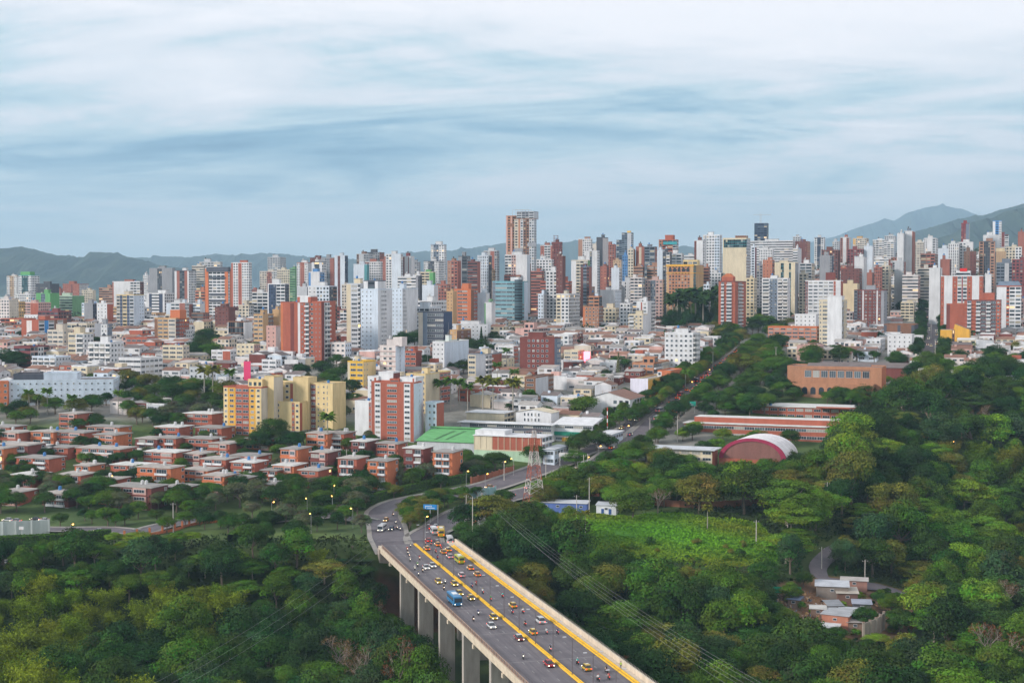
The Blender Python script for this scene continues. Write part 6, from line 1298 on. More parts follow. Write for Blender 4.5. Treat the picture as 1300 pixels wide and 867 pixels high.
garden_wall([(600, 664), (618, 652), (634, 642), (648, 634)], 2.4, 'OR', 'orange brick fence climbing beside the slip road', 3.5, solid=False, cat='fence', nm='garden_fence')
garden_wall([(598, 613), (625, 606), (652, 598)], 2.4, (.34, .12, .07), 'red brick wall on the outside of the road bend', 4)
garden_wall([(595, 632), (612, 628), (629, 625)], 2.6, (.30, .48, .50), 'teal painted mural wall between the two roads', 6, 'plain')
garden_wall([(1096, 812), (1112, 806), (1122, 798)], 5.5, (.36, .31, .26), 'grey concrete retaining wall below the shacks', 9, 'concrete')

def blocky(name, px, py, w, l, h, wallc, roofc, label, cat, yaw=-21, slope=.4, over=.4, doors=(), gl=1):
    p = G(px, py); t = thing(name, p, rad(yaw), label, cat); m = MB(); m.box(0, w, 0, l, -1.5, h, wallc, 'plain'); m.build('walls', t)
    m = MB(); m.face([(-over, -over, h + .02), (w + over, -over, h + .02), (w + over, l + over, h + slope), (-over, l + over, h + slope)], roofc, 'roof'); m.face([(-over, -over, h - .1), (w + over, -over, h - .1), (w + over, -over, h + .018), (-over, -over, h + .018)], roofc, 'roof'); m.face([(w + over, -over, h), (w + over, l + over, h), (w + over, l + over, h + slope), (w + over, -over, h + .02)], roofc, 'roof'); m.build('roof', t)
    for x in doors: m = MB(); m.box(x, x + 1.1, -.07, -.01, 0, 2.1, (.04, .10, .28)); m.build('door', t)
    for k in range(gl): obj('window', window_mesh(1.3, .9, 1, 'W'), t, (w * (k + .5) / max(1, gl), -.06, h * .6), 0)
    FOOT.append((p.x, p.y, max(w, l) * .6)); return t
blocky('works_shed', 686, 648, 19, 7, 3.4, (.10, .16, .42), 'LG', 'long blue and white shed with a pale roof above the meadow', 'shed', -12, gl=4)
blocky('works_shed', 757, 652, 8, 7, 3.6, (.70, .72, .76), 'LG', 'small white gatehouse with blue doors next to the shed', 'shed', -12, doors=(2, 5))
blocky('garden_house', 992, 632, 6, 6, 4.5, (.52, .22, .12), 'RT', 'small orange house with a rust-red roof among the trees', 'house', 10)
for (px, py, w, l, h, wc, rc, lb, yw, sl) in [(1036, 756, 11, 7, 3.6, (.20, .17, .15), (.44, .46, .50), 'shack with a large pale sheet-metal roof at the top of the cluster', -12, .8), (1063, 764, 7, 6, 3.2, (.16, .09, .07), (.40, .36, .31), 'shack with a beige patched roof on timber posts', -6, 1.0),
        (1043, 792, 9, 9, 3.6, (.42, .18, .12), (.33, .34, .36), 'brick shack with a long grey sheet roof running downhill', -28, .5), (1064, 790, 6, 7, 3.4, (.40, .38, .36), (.36, .38, .40), 'narrow grey shack squeezed into the middle of the cluster', -18, .6),
        (1040, 806, 6, 5, 2.8, (.30, .30, .30), (.52, .52, .52), 'lowest shack of the cluster with a white sheet roof', -20, .4), (1083, 776, 6, 5, 2.8, (.10, .10, .12), (.28, .30, .36), 'dark shack with a blue-grey roof beside the brown yard', -10, .5), (1068, 745, 9, 5, 2.6, (.30, .16, .13), (.40, .37, .35), 'low roadside shack with a weathered flat roof', -14, .3)]:
    blocky('shack', px, py, w, l, h, wc, rc, lb, 'shack', yw, sl, .5, (), 1)
MARKS.append(('cluster of shacks', 1070, 775))
for (px, py, w, l, h, rc, lb) in [(1052, 779, 5, 6, 2.8, (.22, .23, .25), 'small shack with a dark sheet roof in the middle'), (1029, 781, 5, 4, 2.4, (.46, .45, .43), 'little shack with a pale roof at the yard edge'), (1076, 800, 5, 5, 2.8, (.30, .27, .25), 'small brown-roofed shack near the retaining wall'), (1094, 790, 4, 4, 2.5, (.24, .14, .10), 'rust-roofed hut beside the retaining wall'), (1000, 768, 4, 4, 2.2, (.12, .15, .22), 'blue tarpaulin-roofed shelter in the brown yard')]:
    blocky('shack', px, py, w, l, h, (.24, .16, .12), rc, lb, 'shack', R.uniform(-30, 5), R.uniform(.3, .8), .5, (), 1)
t = thing('tarpaulin_screen', G(976, 752), rad(-5), 'green tarpaulin screen along the edge of the yard', 'screen'); m = MB()
for i in range(8): m.face([(i * 1.4, .15 * math.sin(i * 1.7), 0), (i * 1.4 + 1.4, .15 * math.sin(i * 1.7 + 1.7), 0), (i * 1.4 + 1.4, .15 * math.sin(i * 1.7 + 1.7) + .1, 2.1), (i * 1.4, .15 * math.sin(i * 1.7) + .1, 2.1 + .1 * math.sin(i))], (.02, .34, .20), 'plain')
m.build('sheet', t); m = MB(); [m.bar((i * 2.8, .3, -.4), (i * 2.8, .3, 2.3), .05, 'BN', 'bark') for i in range(5)]; m.build('post', t)
rng = np.random.RandomState(77); V, cc = [], []
for k in range(520):
    px, py = rng.uniform(986, 1045), rng.uniform(752, 806)
    if k > 400: px, py = rng.uniform(1085, 1140), rng.uniform(765, 795)
    p = G(px, py); s = rng.uniform(.25, .9); a, b_ = rng.randn(3), rng.randn(3); a /= np.linalg.norm(a); b_ /= np.linalg.norm(b_); c0 = np.array(p) + np.array([0, 0, s * .4]); V.append(np.stack([c0 - a * s, c0 - b_ * s * .6, c0 + a * s, c0 + b_ * s * .6])); cc.append([(.45, .42, .40), (.28, .13, .08), (.50, .30, .14), (.12, .16, .22), (.34, .22, .15)][rng.randint(5)])
struct(obj('rubble', np_mesh('rubble', np.array(V), 4, np.array(cc), 'plain')), 'stuff')

def pylon(px, py, H, wb, label, c1, c2, arms=True, yaw=20):
    p = G(px, py); t = thing('lattice_pylon', p, rad(yaw), label, 'pylon'); n = 11
    lv = [(wb / 2) * (1 - (i / n) ** .75 * .86) for i in range(n + 1)]
    m = MB()
    for i in range(n):
        z0, z1 = H * i / n, H * (i + 1) / n; a, b_ = lv[i], lv[i + 1]; c = c1 if i % 4 < 2 else c2
        A = [(-a, -a), (a, -a), (a, a), (-a, a)]; B_ = [(-b_, -b_), (b_, -b_), (b_, b_), (-b_, b_)]
        for k in range(4):
            j = (k + 1) % 4; m.bar((*A[k], z0), (*B_[k], z1), .22, c, 'metal'); m.bar((*A[k], z0), (*B_[j], z1), .12, c, 'metal'); m.bar((*A[j], z0), (*B_[k], z1), .12, c, 'metal'); m.bar((*B_[k], z1), (*B_[j], z1), .12, c, 'metal')
    m.build('lattice', t)
    for k, z in enumerate((.80, .90, .985) if arms else (.9, .98)):
        m = MB(); r = wb * (.62 - .08 * k); m.bar((-r, 0, H * z), (r, 0, H * z), .10, c1, 'metal'); m.bar((-r, 0, H * z), (0, 0, H * z + 1.3), .07, c1, 'metal'); m.bar((r, 0, H * z), (0, 0, H * z + 1.3), .07, c1, 'metal'); m.build('crossarm', t)
        for s in (-1, 1): m = MB(); m.tube((s * r, 0, H * z), (s * r, 0, H * z - 1.1), .09, .09, (.3, .3, .32), 'metal', 6); m.build('insulator', t)
    return t
pylon(678, 644, 31.5, 8.2, 'tall red and white lattice pylon near the end of the viaduct', (.42, .11, .06), (.62, .55, .52)); MARKS.append(('red and white pylon', 678, 600))
pylon(612, 668, 13, 3, 'small grey lattice pylon behind the concrete poles', (.34, .33, .33), (.38, .37, .37), False)
p = G(771, 556); t = thing('radio_mast', p, 0, 'thin red and white striped mast behind the green-banded building', 'mast'); m = MB()
for k in range(8): m.tube((0, 0, k * 1.9), (0, 0, k * 1.9 + 1.9), .22, .22, (.5, .05, .04) if k % 2 else (.8, .8, .8), 'paint', 6)
m.build('pole', t); m = MB(); m.bar((0, 0, 15.2), (0, 0, 17), .06, (.3, .3, .3), 'metal'); m.build('antenna', t)
def pole(px, py, top, label=None):
    p = G(px, py); h = zat(top, p.y) - p.z; t = thing('utility_pole', p, R.uniform(-.6, .6), None, 'utility pole', 'concrete utility poles', 'slim pale concrete utility pole')
    m = MB(); m.tube((0, 0, -.5), (0, 0, h), .22, .13, (.50, .46, .42), 'concrete', 8); m.build('pole', t); m = MB(); m.bar((-1.1, 0, h - .7), (1.1, 0, h - .7), .07, (.3, .26, .22), 'metal'); m.build('crossarm', t)
    for s in (-.9, 0, .9): m = MB(); m.tube((s, 0, h - .65), (s, 0, h - .3), .06, .05, (.5, .5, .5), 'paint', 5); m.build('insulator', t)
    return p + Vector((0, 0, h))
PT = {}
for q in [(592, 674, 628), (600, 698, 630), (686, 616, 582), (693, 616, 580), (741, 603, 577), (746, 603, 576), (748, 652, 606), (1050, 650, 612), (1043, 722, 694), (1098, 740, 710), (220, 674, 638), (887, 618, 600), (732, 664, 628), (860, 560, 528), (825, 556, 530), (960, 690, 660), (1000, 668, 640), (58, 500, 470), (640, 610, 585), (440, 600, 570), (985, 470, 440), (1187, 462, 430), (905, 470, 446), (765, 520, 495), (1182, 430, 408)]: PT[q[:2]] = pole(*q)
def cable(a, b_, sag, label=None, r=.022):
    a, b_ = Vector(a), Vector(b_); m = MB(); n = 14; pts = [a.lerp(b_, i / n) - Vector((0, 0, sag * 4 * (i / n) * (1 - i / n))) for i in range(n + 1)]; o = a
    for p, q in zip(pts[:-1], pts[1:]): m.tube(p - o, q - o, r, r, (.24, .24, .25), 'metal', 3, False)
    x = m.build('power_cable', None, loc=a); tag(x, label, 'cable', 'power cables across the ravine'); return x
for k in range(5):
    cable(G(612, 668) + Vector((k * .7 - 1.2, 0, 12.2 - (k % 2) * 1.4)), bpt(-112, 23 + k * 1.8, 7.5 + (k % 3) * 1.3), 5.5, 'thin power cable running down beside the viaduct parapet')
for k in range(3):
    cable(at(505 - k * 6, 684 - k * 6, 525), at(215 - k * 22, 880, 352), 3, 'thin power cable sloping over the dark wood beside the viaduct')
a = PT[(592, 674)]; cable(a, PT[(686, 616)], 1.2, 'thin power cable between roadside poles by the pylon')
def lamp(px, py, lit=True, h=7.5):
    p = G(px, py); t = thing('roadside_lamp', p, R.uniform(0, 6), None, 'street lamp', 'lit street lamps', 'amber street lamp on a thin post')
    m = MB(); m.tube((0, 0, -.3), (0, 0, h), .1, .06, (.3, .3, .3), 'metal', 6); m.build('pole', t); m = MB(); m.bar((0, 0, h), (1.0, 0, h + .3), .05, (.3, .3, .3), 'metal'); m.build('arm', t)
    m = MB(); m.tube((.75, 0, h + .02), (1.25, 0, h + .14), .16, .2, (1, 1, 1), 'lamp_street', 8); m.build('lamp_head', t)
for px, py in [(424, 638), (422, 652), (390, 655), (345, 660), (448, 668), (592, 618), (616, 622), (143, 625), (395, 675), (90, 690), (652, 602), (540, 680), (746, 600), (833, 405), (855, 405), (253, 420), (1213, 578), (640, 606), (760, 585), (796, 558), (880, 500), (900, 484), (745, 610), (1255, 668)]: lamp(px, py + 2)

def sign(name, px, py, w, h, z, c, label, posts=((.5),), marks=(), glow=None, yaw=-14):
    p = G(px, py); t = thing(name, p, rad(yaw), label, 'sign'); m = MB()
    for f in posts: m.tube((w * f - w / 2, .2, -.4), (w * f - w / 2, .2, z + h), .16, .14, (.5, .5, .5), 'metal', 7)
    m.build('post', t); m = MB(); m.box(-w / 2, w / 2, -.08, .08, z, z + h, c, glow or 'paint'); m.build('panel', t)
    if marks:
        m = MB()
        for (x0, x1, z0, z1, cc) in marks: m.box(x0 * w - w / 2, x1 * w - w / 2, -.11, -.082, z + z0 * h, z + z1 * h, cc, 'paint')
        m.build('lettering', t)
t_ = sign('road_sign', 546, 664, 5.4, 1.9, 5.4, (.02, .22, .55), 'blue overhead direction sign where the roads divide', (.5, 1.08), [(.12, .5, .58, .72, 'W'), (.55, .62, .50, .80, 'W'), (.3, .85, .22, .36, 'W'), (.14, .2, .15, .45, 'W')])
sign('road_sign', 876, 524, 6, 2.4, 3.6, (.02, .36, .26), 'green direction sign over the avenue', (.1, .9), [(.15, .6, .55, .72, 'W'), (.3, .8, .22, .38, 'W')])
sign('advertising_board', 102, 448, 9, 4, 6, 'OC', 'yellow-orange billboard on a post above the low houses', (.5,))
sign('advertising_board', 967, 452, 10, 3.4, 4, 'OC', 'orange billboard beside the tree-filled campus', (.3, .7))
sign('advertising_board', 722, 592, 9, 1.9, 4.4, (.62, .58, .55), 'white board with faded panels on posts beside the avenue', (.05, .95), [(.05, .28, .15, .85, 'W'), (.33, .36, .1, .9, 'DG'), (.42, .62, .15, .85, 'W'), (.66, .92, .15, .85, 'W')], yaw=-8)
sign('neon_sign', 745, 466, 4, 6, 3.5, (1, 1, 1), 'glowing red neon sign among the white rooftops', (.5,), (), 'lamp_red')
p = G(745, 466); m = MB(); 
sign('advertising_board', 314, 492, 4.5, 13, 2, (.62, .04, .14), 'tall crimson banner board on a white house', (.2, .8), (), None, -21)
# sports court at the left edge
garden_wall([(-12, 678), (20, 677), (62, 675)], 4.6, (.42, .46, .46), 'pale fence wall around the sports court', 6, 'plain')
t = thing('basketball_hoop', G(28, 682), rad(-10), 'white basketball board on a post in the sports court', 'hoop'); m = MB(); m.tube((0, 0, -.3), (0, 0, 3.4), .12, .1, (.6, .6, .6), 'metal', 6); m.build('post', t); m = MB(); m.box(-.9, .9, -.5, -.42, 2.9, 4.1, 'W'); m.build('backboard', t); m = MB(); m.tube((0, -.75, 3.05), (0, -.75, 3.1), .25, .25, (.6, .15, .05), 'metal', 10, False); m.build('rim', t)
t = thing('court_bench', G(38, 686), rad(-10), 'low red wall bench along the sports court', 'bench'); m = MB(); m.box(-14, 9, 0, .5, -.3, .9, (.30, .10, .08), 'brick'); m.build('wall', t)

for px, py, r in [(1098, 794, 4.2), (1132, 780, 4.5), (1004, 762, 4), (996, 802, 5), (1142, 802, 5), (1118, 770, 3.2), (1020, 745, 3.6), (1160, 780, 5)]: tree_at('garden_tree', px, py, r, R.choice(['mid green', 'dark green']), .9)
for k in range(120):
    poly = R.choice([0, 0, 0, 1]); px, py = (R.uniform(985, 1165), R.uniform(742, 830)) if poly == 0 else (R.uniform(740, 985), R.uniform(690, 742))
    p = G(px, py)
    if float(road_clear(np.array([p.x]), np.array([p.y]))[0]) < 1.5 or any((p.x - a) ** 2 + (p.y - b_) ** 2 < (q * .9) ** 2 for a, b_, q in FOOT[-12:]): continue
    plant('shrub', p.x, p.y, R.uniform(1.2, 2.6), R.choice(['mid green', 'dark green', 'olive', 'bright green']), R.uniform(.8, 1.3))

# ------------------------------------------------------------------ traffic
def loft(m, rings, c, k='paint', caps=True):
    n = len(rings[0]); i0 = len(m.v)
    for r in rings: m.v += [tuple(p) for p in r]
    for a in range(len(rings) - 1):
        for i in range(n):
            j = (i + 1) % n; m.f.append((i0 + a * n + i, i0 + a * n + j, i0 + (a + 1) * n + j, i0 + (a + 1) * n + i)); m.c.append(col(c)); m.m.append(m.mi(k)); m.uv += [(0, 0)] * 4
    if caps:
        m.f.append(tuple(i0 + i for i in reversed(range(n)))); m.c.append(col(c)); m.m.append(m.mi(k)); m.uv += [(0, 0)] * n
        m.f.append(tuple(i0 + (len(rings) - 1) * n + i for i in range(n))); m.c.append(col(c)); m.m.append(m.mi(k)); m.uv += [(0, 0)] * n
def rr(y, hw, z0, z1, b=.12, hwt=None):
    t = hw if hwt is None else hwt
    return [(-hw + b, y, z0), (-hw, y, z0 + b), (-t, y, z1 - b), (-t + b, y, z1), (t - b, y, z1), (t, y, z1 - b), (hw, y, z0 + b), (hw - b, y, z0)][::-1]
def wheel(t, x, y, r, w=.2):
    m = MB(); m.tube((x - w / 2, y, r), (x + w / 2, y, r), r, r, (.02, .02, .022), 'plain', 12); o = m.build('wheel', t)
    m = MB(); s = 1 if x > 0 else -1; m.tube((x + s * w / 2, y, r), (x + s * (w / 2 + .015), y, r), r * .6, r * .5, (.45, .45, .47), 'paint', 8); m.build('rim', o)
def lights(t, hw, yf, yr, z, hz=None):
    for s in (-1, 1):
        m = MB(); m.tube((s * hw * .74, yf - .03, z), (s * hw * .74, yf + .05, z), .13, .11, (1, 1, 1), 'lamp_head', 8); m.build('headlight', t)
        m = MB(); m.box(s * hw * .78 - .12, s * hw * .78 + .12, yr - .04, yr + .03, (hz or z) - .02, (hz or z) + .18, (1, 1, 1), 'lamp_tail'); m.build('tail_light', t)
def car_model(name, L, hw, hood, roof0, roof1, tail, hgt, body_z=.82):
    """front at +y; roof0..roof1 is the flat of the roof, hood and tail the feet of the windscreen and rear window"""
    t = thing(name, (0, 0, 0)); m = MB(); a = L / 2
    loft(m, [rr(-a, hw * .86, .38, body_z - .12), rr(-a + .18, hw * .97, .26, body_z), rr(-a * .4, hw, .22, body_z + .02), rr(a * .45, hw, .22, body_z), rr(a - .25, hw * .95, .24, body_z - .12), rr(a, hw * .82, .34, body_z - .24)], 'W'); m.build('body', t)
    m = MB(); loft(m, [rr(tail, hw * .92, body_z - .04, body_z + .05, .03, hw * .9), rr(roof1, hw * .92, body_z - .04, hgt - .04, .05, hw * .74), rr(roof0, hw * .92, body_z - .04, hgt - .03, .05, hw * .74), rr(hood, hw * .92, body_z - .04, body_z + .05, .03, hw * .9)], (.025, .03, .038), 'glass'); m.build('window_band', t)
    m = MB(); loft(m, [rr(roof1 - .06, hw * .70, hgt - .06, hgt + .0, .02), rr((roof0 + roof1) / 2, hw * .77, hgt - .06, hgt + .05, .04), rr(roof0 + .04, hw * .72, hgt - .06, hgt + .01, .02)], 'W')
    for s in (-1, 1):
        m.bar((s * hw * .86, tail + .04, body_z), (s * hw * .72, roof1, hgt - .02), .045, 'W', 'paint'); m.bar((s * hw * .86, hood - .04, body_z), (s * hw * .72, roof0, hgt - .02), .04, 'W', 'paint'); m.bar((s * hw * .91, (roof0 + roof1) / 2, body_z), (s * hw * .76, (roof0 + roof1) / 2, hgt - .02), .04, 'W', 'paint')
    m.build('roof', t)
    for y in (-a * .62, a * .64):
        for s in (-1, 1): wheel(t, s * (hw - .1), y, .31)
    lights(t, hw, a, -a, .6, .58); return t
def bus_model(name, L, hw, H, z0=.45, cab=0):
    t = thing(name, (0, 0, 0)); m = MB(); a = L / 2
    loft(m, [rr(-a, hw * .96, z0, H - .08, .12), rr(-a + .2, hw, z0 - .05, H, .15), rr(a - .5, hw, z0 - .05, H, .15), rr(a, hw * .95, z0, H - .18 - cab, .12)], 'W'); m.build('body', t)
    m = MB()
    for s in (-1, 1):
        n = max(3, int(L / 1.3))
        for i in range(n): y0 = -a + .4 + (L - 1.1) * i / n; m.box(s * hw - .02 if s > 0 else -hw - .02, s * hw + .02 if s > 0 else -hw + .02, y0, y0 + (L - 1.1) / n - .12, H * .52, H * .82, GLASS[1], 'glass')
    m.build('side_window', t); m = MB(); m.box(-hw * .86, hw * .86, a - .06, a + .035, H * .45, H * .84, GLASS[1], 'glass'); m.build('windscreen', t)
    m = MB(); m.box(-hw * .7, hw * .7, -a - .03, -a + .05, H * .55, H * .82, GLASS[1], 'glass'); m.build('rear_window', t)
    m = MB(); m.box(-hw * .5, hw * .5, -a * .3, a * .3, H + .005, H + .16, (.7, .7, .7), 'paint'); m.build('roof_unit', t)
    for y in (-a * .58, a * .62):
        for s in (-1, 1): wheel(t, s * (hw - .14), y, .45, .26)
    lights(t, hw, a, -a, z0 + .35, z0 + .5); return t
MODELS = {'taxi': car_model('taxi', 3.6, .80, 1.05, .55, -1.25, -1.62, 1.48), 'car': car_model('car', 4.2, .86, 1.15, .45, -.95, -1.62, 1.46), 'suv': car_model('car', 4.5, .92, 1.25, .72, -1.75, -2.1, 1.72, .95), 'bus': bus_model('bus', 9.2, 1.24, 2.95), 'minibus': bus_model('minibus', 6.6, 1.06, 2.55, .42), 'truck': bus_model('truck', 6.2, 1.12, 2.75, .5)}
for k_, c_ in (('taxi', 'taxi_sign'),):
    m = MB(); m.box(-.3, .3, -.45, -.25, 1.52, 1.66, (.8, .8, .78), 'paint'); m.build('roof_sign', MODELS['taxi'])
TM = {k: tree_of(v) for k, v in MODELS.items()}; USED = {k: False for k in MODELS}
PAINT = {'yellow': (.72, .47, .02), 'amber': (.75, .34, .02), 'white': (.72, .72, .72), 'red': (.45, .02, .02), 'dark red': (.25, .03, .03), 'blue-grey': (.10, .14, .22), 'silver': (.42, .43, .45), 'black': (.02, .02, .022), 'bright blue': (.03, .24, .50), 'lime yellow': (.55, .55, .02), 'pale pinkish': (.66, .52, .52)}
def vehicle(kind, p, yaw, paint, look, group):
    if not USED[kind]: o = MODELS[kind]; USED[kind] = True; kids = o.children
    else: o = copy_tree(TM[kind]); kids = LASTKIDS(o)
    o.location = p; o.rotation_euler = (0, 0, yaw)
    for ch in kids:
        if ch.name.split('.')[0] in ('body', 'roof'): ch.color = (*PAINT[paint], 1)
        if ch.name.split('.')[0] == 'roof' and look.startswith('red and white'): ch.color = (.75, .75, .75, 1)
    return tag(o, None, {'taxi': 'taxi', 'car': 'car', 'suv': 'car', 'bus': 'bus', 'minibus': 'minibus', 'truck': 'truck'}[kind], group, look)
_made = []
def copy_tree(t, parent=None):
    c = t[0].copy(); COL.objects.link(c)
    if parent is not None: c.parent = parent; _made.append(c)
    else: _made.clear()
    for ch in t[1]: copy_tree(ch, c)
    return c
def LASTKIDS(o): return [x for x in _made if x.parent == o]
TO, FROM = BYAW + math.pi, BYAW          # facing the camera / driving away
def dk(px, py):
    p = on_deck(px, py); return p + Vector((0, 0, .006))
GV = 'traffic on the viaduct'
DECK = [('taxi', 556.5, 740, 1, 'yellow'), ('taxi', 577, 743, 1, 'yellow'), ('taxi', 583.5, 755, 1, 'yellow'), ('taxi', 598, 761, 1, 'yellow'), ('taxi', 626.6, 785.5, 1, 'yellow'), ('car', 623.8, 796.5, 1, 'white'), ('car', 659, 812, 1, 'dark red'), ('car', 697, 845, 1, 'red'), ('bus', 577, 766, 1, 'bright blue'),
        ('taxi', 586, 732, 0, 'pale pinkish'), ('taxi', 597, 723, 0, 'amber'), ('taxi', 605.7, 731, 0, 'amber'), ('taxi', 651, 770.5, 0, 'yellow'), ('suv', 685.7, 790, 0, 'white'), ('taxi', 676.5, 804.5, 0, 'yellow'), ('taxi', 744.6, 850, 0, 'yellow'),
        ('car', 549, 719.5, 1, 'white'), ('car', 541, 722, 1, 'white'), ('taxi', 555.4, 692.8, 0, 'amber'), ('taxi', 542, 698, 0, 'amber'), ('taxi', 562.8, 702.5, 0, 'amber'), ('taxi', 569, 699.5, 0, 'yellow'), ('car', 571, 708, 0, 'pale pinkish'), ('minibus', 583.4, 714, 0, 'lime yellow')]
for k, px, py, tw, pt in DECK:
    what = {'taxi': f'{pt} hatchback taxi' if pt in ('yellow', 'amber') else f'{pt} hatchback', 'car': f'{pt} saloon car', 'suv': f'{pt} estate car', 'bus': 'bright blue city bus', 'minibus': 'lime yellow minibus'}[k]
    if pt == 'dark red': what = 'red and white saloon car'
    vehicle(k, dk(px, py), TO if tw else FROM, pt, what + (' coming closer, headlights on' if tw else ' seen from behind'), GV)
def gp(px, py): p = G(px, py); return p + Vector((0, 0, .14))
GR = 'traffic where the roads divide'
for k, px, py, yw, pt in [('minibus', 485, 674, 172, 'white'), ('car', 497, 673, 172, 'blue-grey'), ('taxi', 490, 662, 172, 'amber'), ('bus', 560, 680, -12, 'yellow'), ('truck', 551, 678, -5, 'white'), ('car', 544, 688, 0, 'red'), ('truck', 570.8, 690, -8, 'white'), ('car', 547, 672, -10, 'red'), ('car', 553, 670, -15, 'white'),
        ('car', 544.6, 638.5, 112, 'white'), ('taxi', 530, 641, 112, 'amber'), ('suv', 598, 626, 112, 'white'), ('taxi', 621, 620, 118, 'amber'), ('suv', 620, 640, -50, 'white'), ('car', 583.5, 660, -40, 'red'), ('car', 648, 630, 115, 'silver')]:
    vehicle(k, gp(px, py), rad(yw) if abs(yw) > 20 and yw != 172 else (rad(yw) + (BYAW if yw != 172 else 0)), pt, f"{pt} {k if k not in ('suv', 'car') else ('estate car' if k == 'suv' else 'saloon car')} on the approach road", GR)
# the queue on the avenue
GA = 'cars queueing along the avenue'
for road_, offs, dirn, f0, f1, n in (('right_road', (-4.3, -1.4, 1.6, 4.4), 0, .48, .76, 56), ('right_road', (-4, 0, 3.6), 0, .76, .99, 40), ('right_road', (-3.6, 0, 3.6), 0, .16, .46, 14), ('avenue_lane', (-1.8, 1.4), 1, .20, .98, 34), ('far_street', (-3, -.5, 3), 1, .05, .95, 26)):
    P, w = RL[road_]; n0, n1 = int(len(P) * f0), int(len(P) * f1) - 1; done = []
    for q in range(n * 4):
        if len(done) >= n: break
        i = R.randint(n0, n1 - 1); a, b_ = P[i], P[i + 1]; d = (b_ - a); d.z = 0; d.normalize(); p = a.lerp(b_, R.random()) + Vector((d.y, -d.x, 0)) * R.choice(offs); p.z = gz(p.x, p.y) + .13
        if any((p - z).length < (5.4 if abs((p - z).dot(d)) > 2.3 else 2.6) for z in done): continue
        done.append(p); k = R.choice(['taxi', 'taxi', 'car', 'car', 'suv', 'car']) if R.random() < .93 else 'minibus'; pt = R.choice(['yellow', 'amber']) if k == 'taxi' else R.choice(['white', 'silver', 'red', 'white', 'black', 'blue-grey'])
        vehicle(k, p, math.atan2(d.y, d.x) - math.pi / 2 + (math.pi if dirn else 0), pt, f"{pt} {'estate car' if k == 'suv' else 'saloon car' if k == 'car' else k} " + ('with headlights in street traffic' if dirn else 'in the avenue queue'), GA if road_ != 'far_street' else 'cars in the far street')
for px, py, pt, yw in [(10, 662, 'white', 80), (20, 663, 'silver', 80), (45, 661, 'black', 75), (56, 662, 'white', 70), (8, 716, 'white', 60), (125, 676, 'silver', 85), (205, 768, 'white', 40), (1166, 760, 'white', 30), (474, 628, 'silver', 40)]:
    vehicle('car', gp(px, py), rad(yw), pt, f'{pt} saloon car parked among trees', 'parked cars')

# motorcycles and their riders
def moto():
    t = thing('motorcycle', (0, 0, 0)); m = MB()
    loft(m, [rr(-.75, .10, .72, .86, .03), rr(-.1, .15, .55, .84, .04), rr(.25, .14, .5, .98, .05), rr(.5, .08, .6, .95, .03)], 'W'); m.box(-.12, .12, -.2, .3, .28, .55, (.06, .06, .07), 'metal'); m.build('body', t)
    for y in (-.62, .66): m = MB(); m.tube((-.06, y, .3), (.06, y, .3), .3, .3, (.02, .02, .02), 'plain', 12); m.build('wheel', t)
    m = MB(); m.bar((0, .66, .3), (0, .42, 1.0), .035, (.4, .4, .4), 'metal'); m.bar((-.34, .4, 1.05), (.34, .4, 1.05), .02, (.1, .1, .1), 'metal'); m.build('handlebar', t)
    m = MB(); m.tube((0, .5, .88), (0, .62, .88), .085, .07, (1, 1, 1), 'lamp_head', 8); m.build('headlight', t)
    m = MB(); m.box(-.08, .08, -.80, -.752, .74, .82, (1, 1, 1), 'lamp_tail'); m.build('tail_light', t); return t
def skin_body(name, joints, edges, levels=1, slots=None):
    """one continuous body grown round a skeleton of joints (position, radius)"""
    me = bpy.data.meshes.new(name); me.from_pydata([j[0] for j in joints], edges, []); o = bpy.data.objects.new(name, me); COL.objects.link(o)
    md = o.modifiers.new('skin', 'SKIN'); md.use_smooth_shade = True; sub = o.modifiers.new('sub', 'SUBSURF'); sub.levels = levels; sub.render_levels = levels
    for v, j in zip(me.skin_vertices[0].data, joints): v.radius = (j[1], j[1]) if not isinstance(j[1], tuple) else j[1]
    me.skin_vertices[0].data[0].use_root = True
    bpy.context.view_layer.update(); ev = o.evaluated_get(bpy.context.evaluated_depsgraph_get()); r = bpy.data.meshes.new_from_object(ev); bpy.data.objects.remove(o); bpy.data.meshes.remove(me)
    return r
def dress(me, regions, skin):
    """body colour by where a face lies: list of (test(x, y, z), colour)"""
    me.materials.clear(); me.materials.append(mat('plain')); ca = me.color_attributes.new('Col', 'FLOAT_COLOR', 'CORNER'); out = np.zeros((len(me.loops), 4), np.float32)
    for p in me.polygons:
        c = p.center; cc = next((k for f, k in regions if f(*c)), skin)
        for li in p.loop_indices: out[li] = (*cc, 1)
    ca.data.foreach_set('color', out.ravel()); me.update(); return me
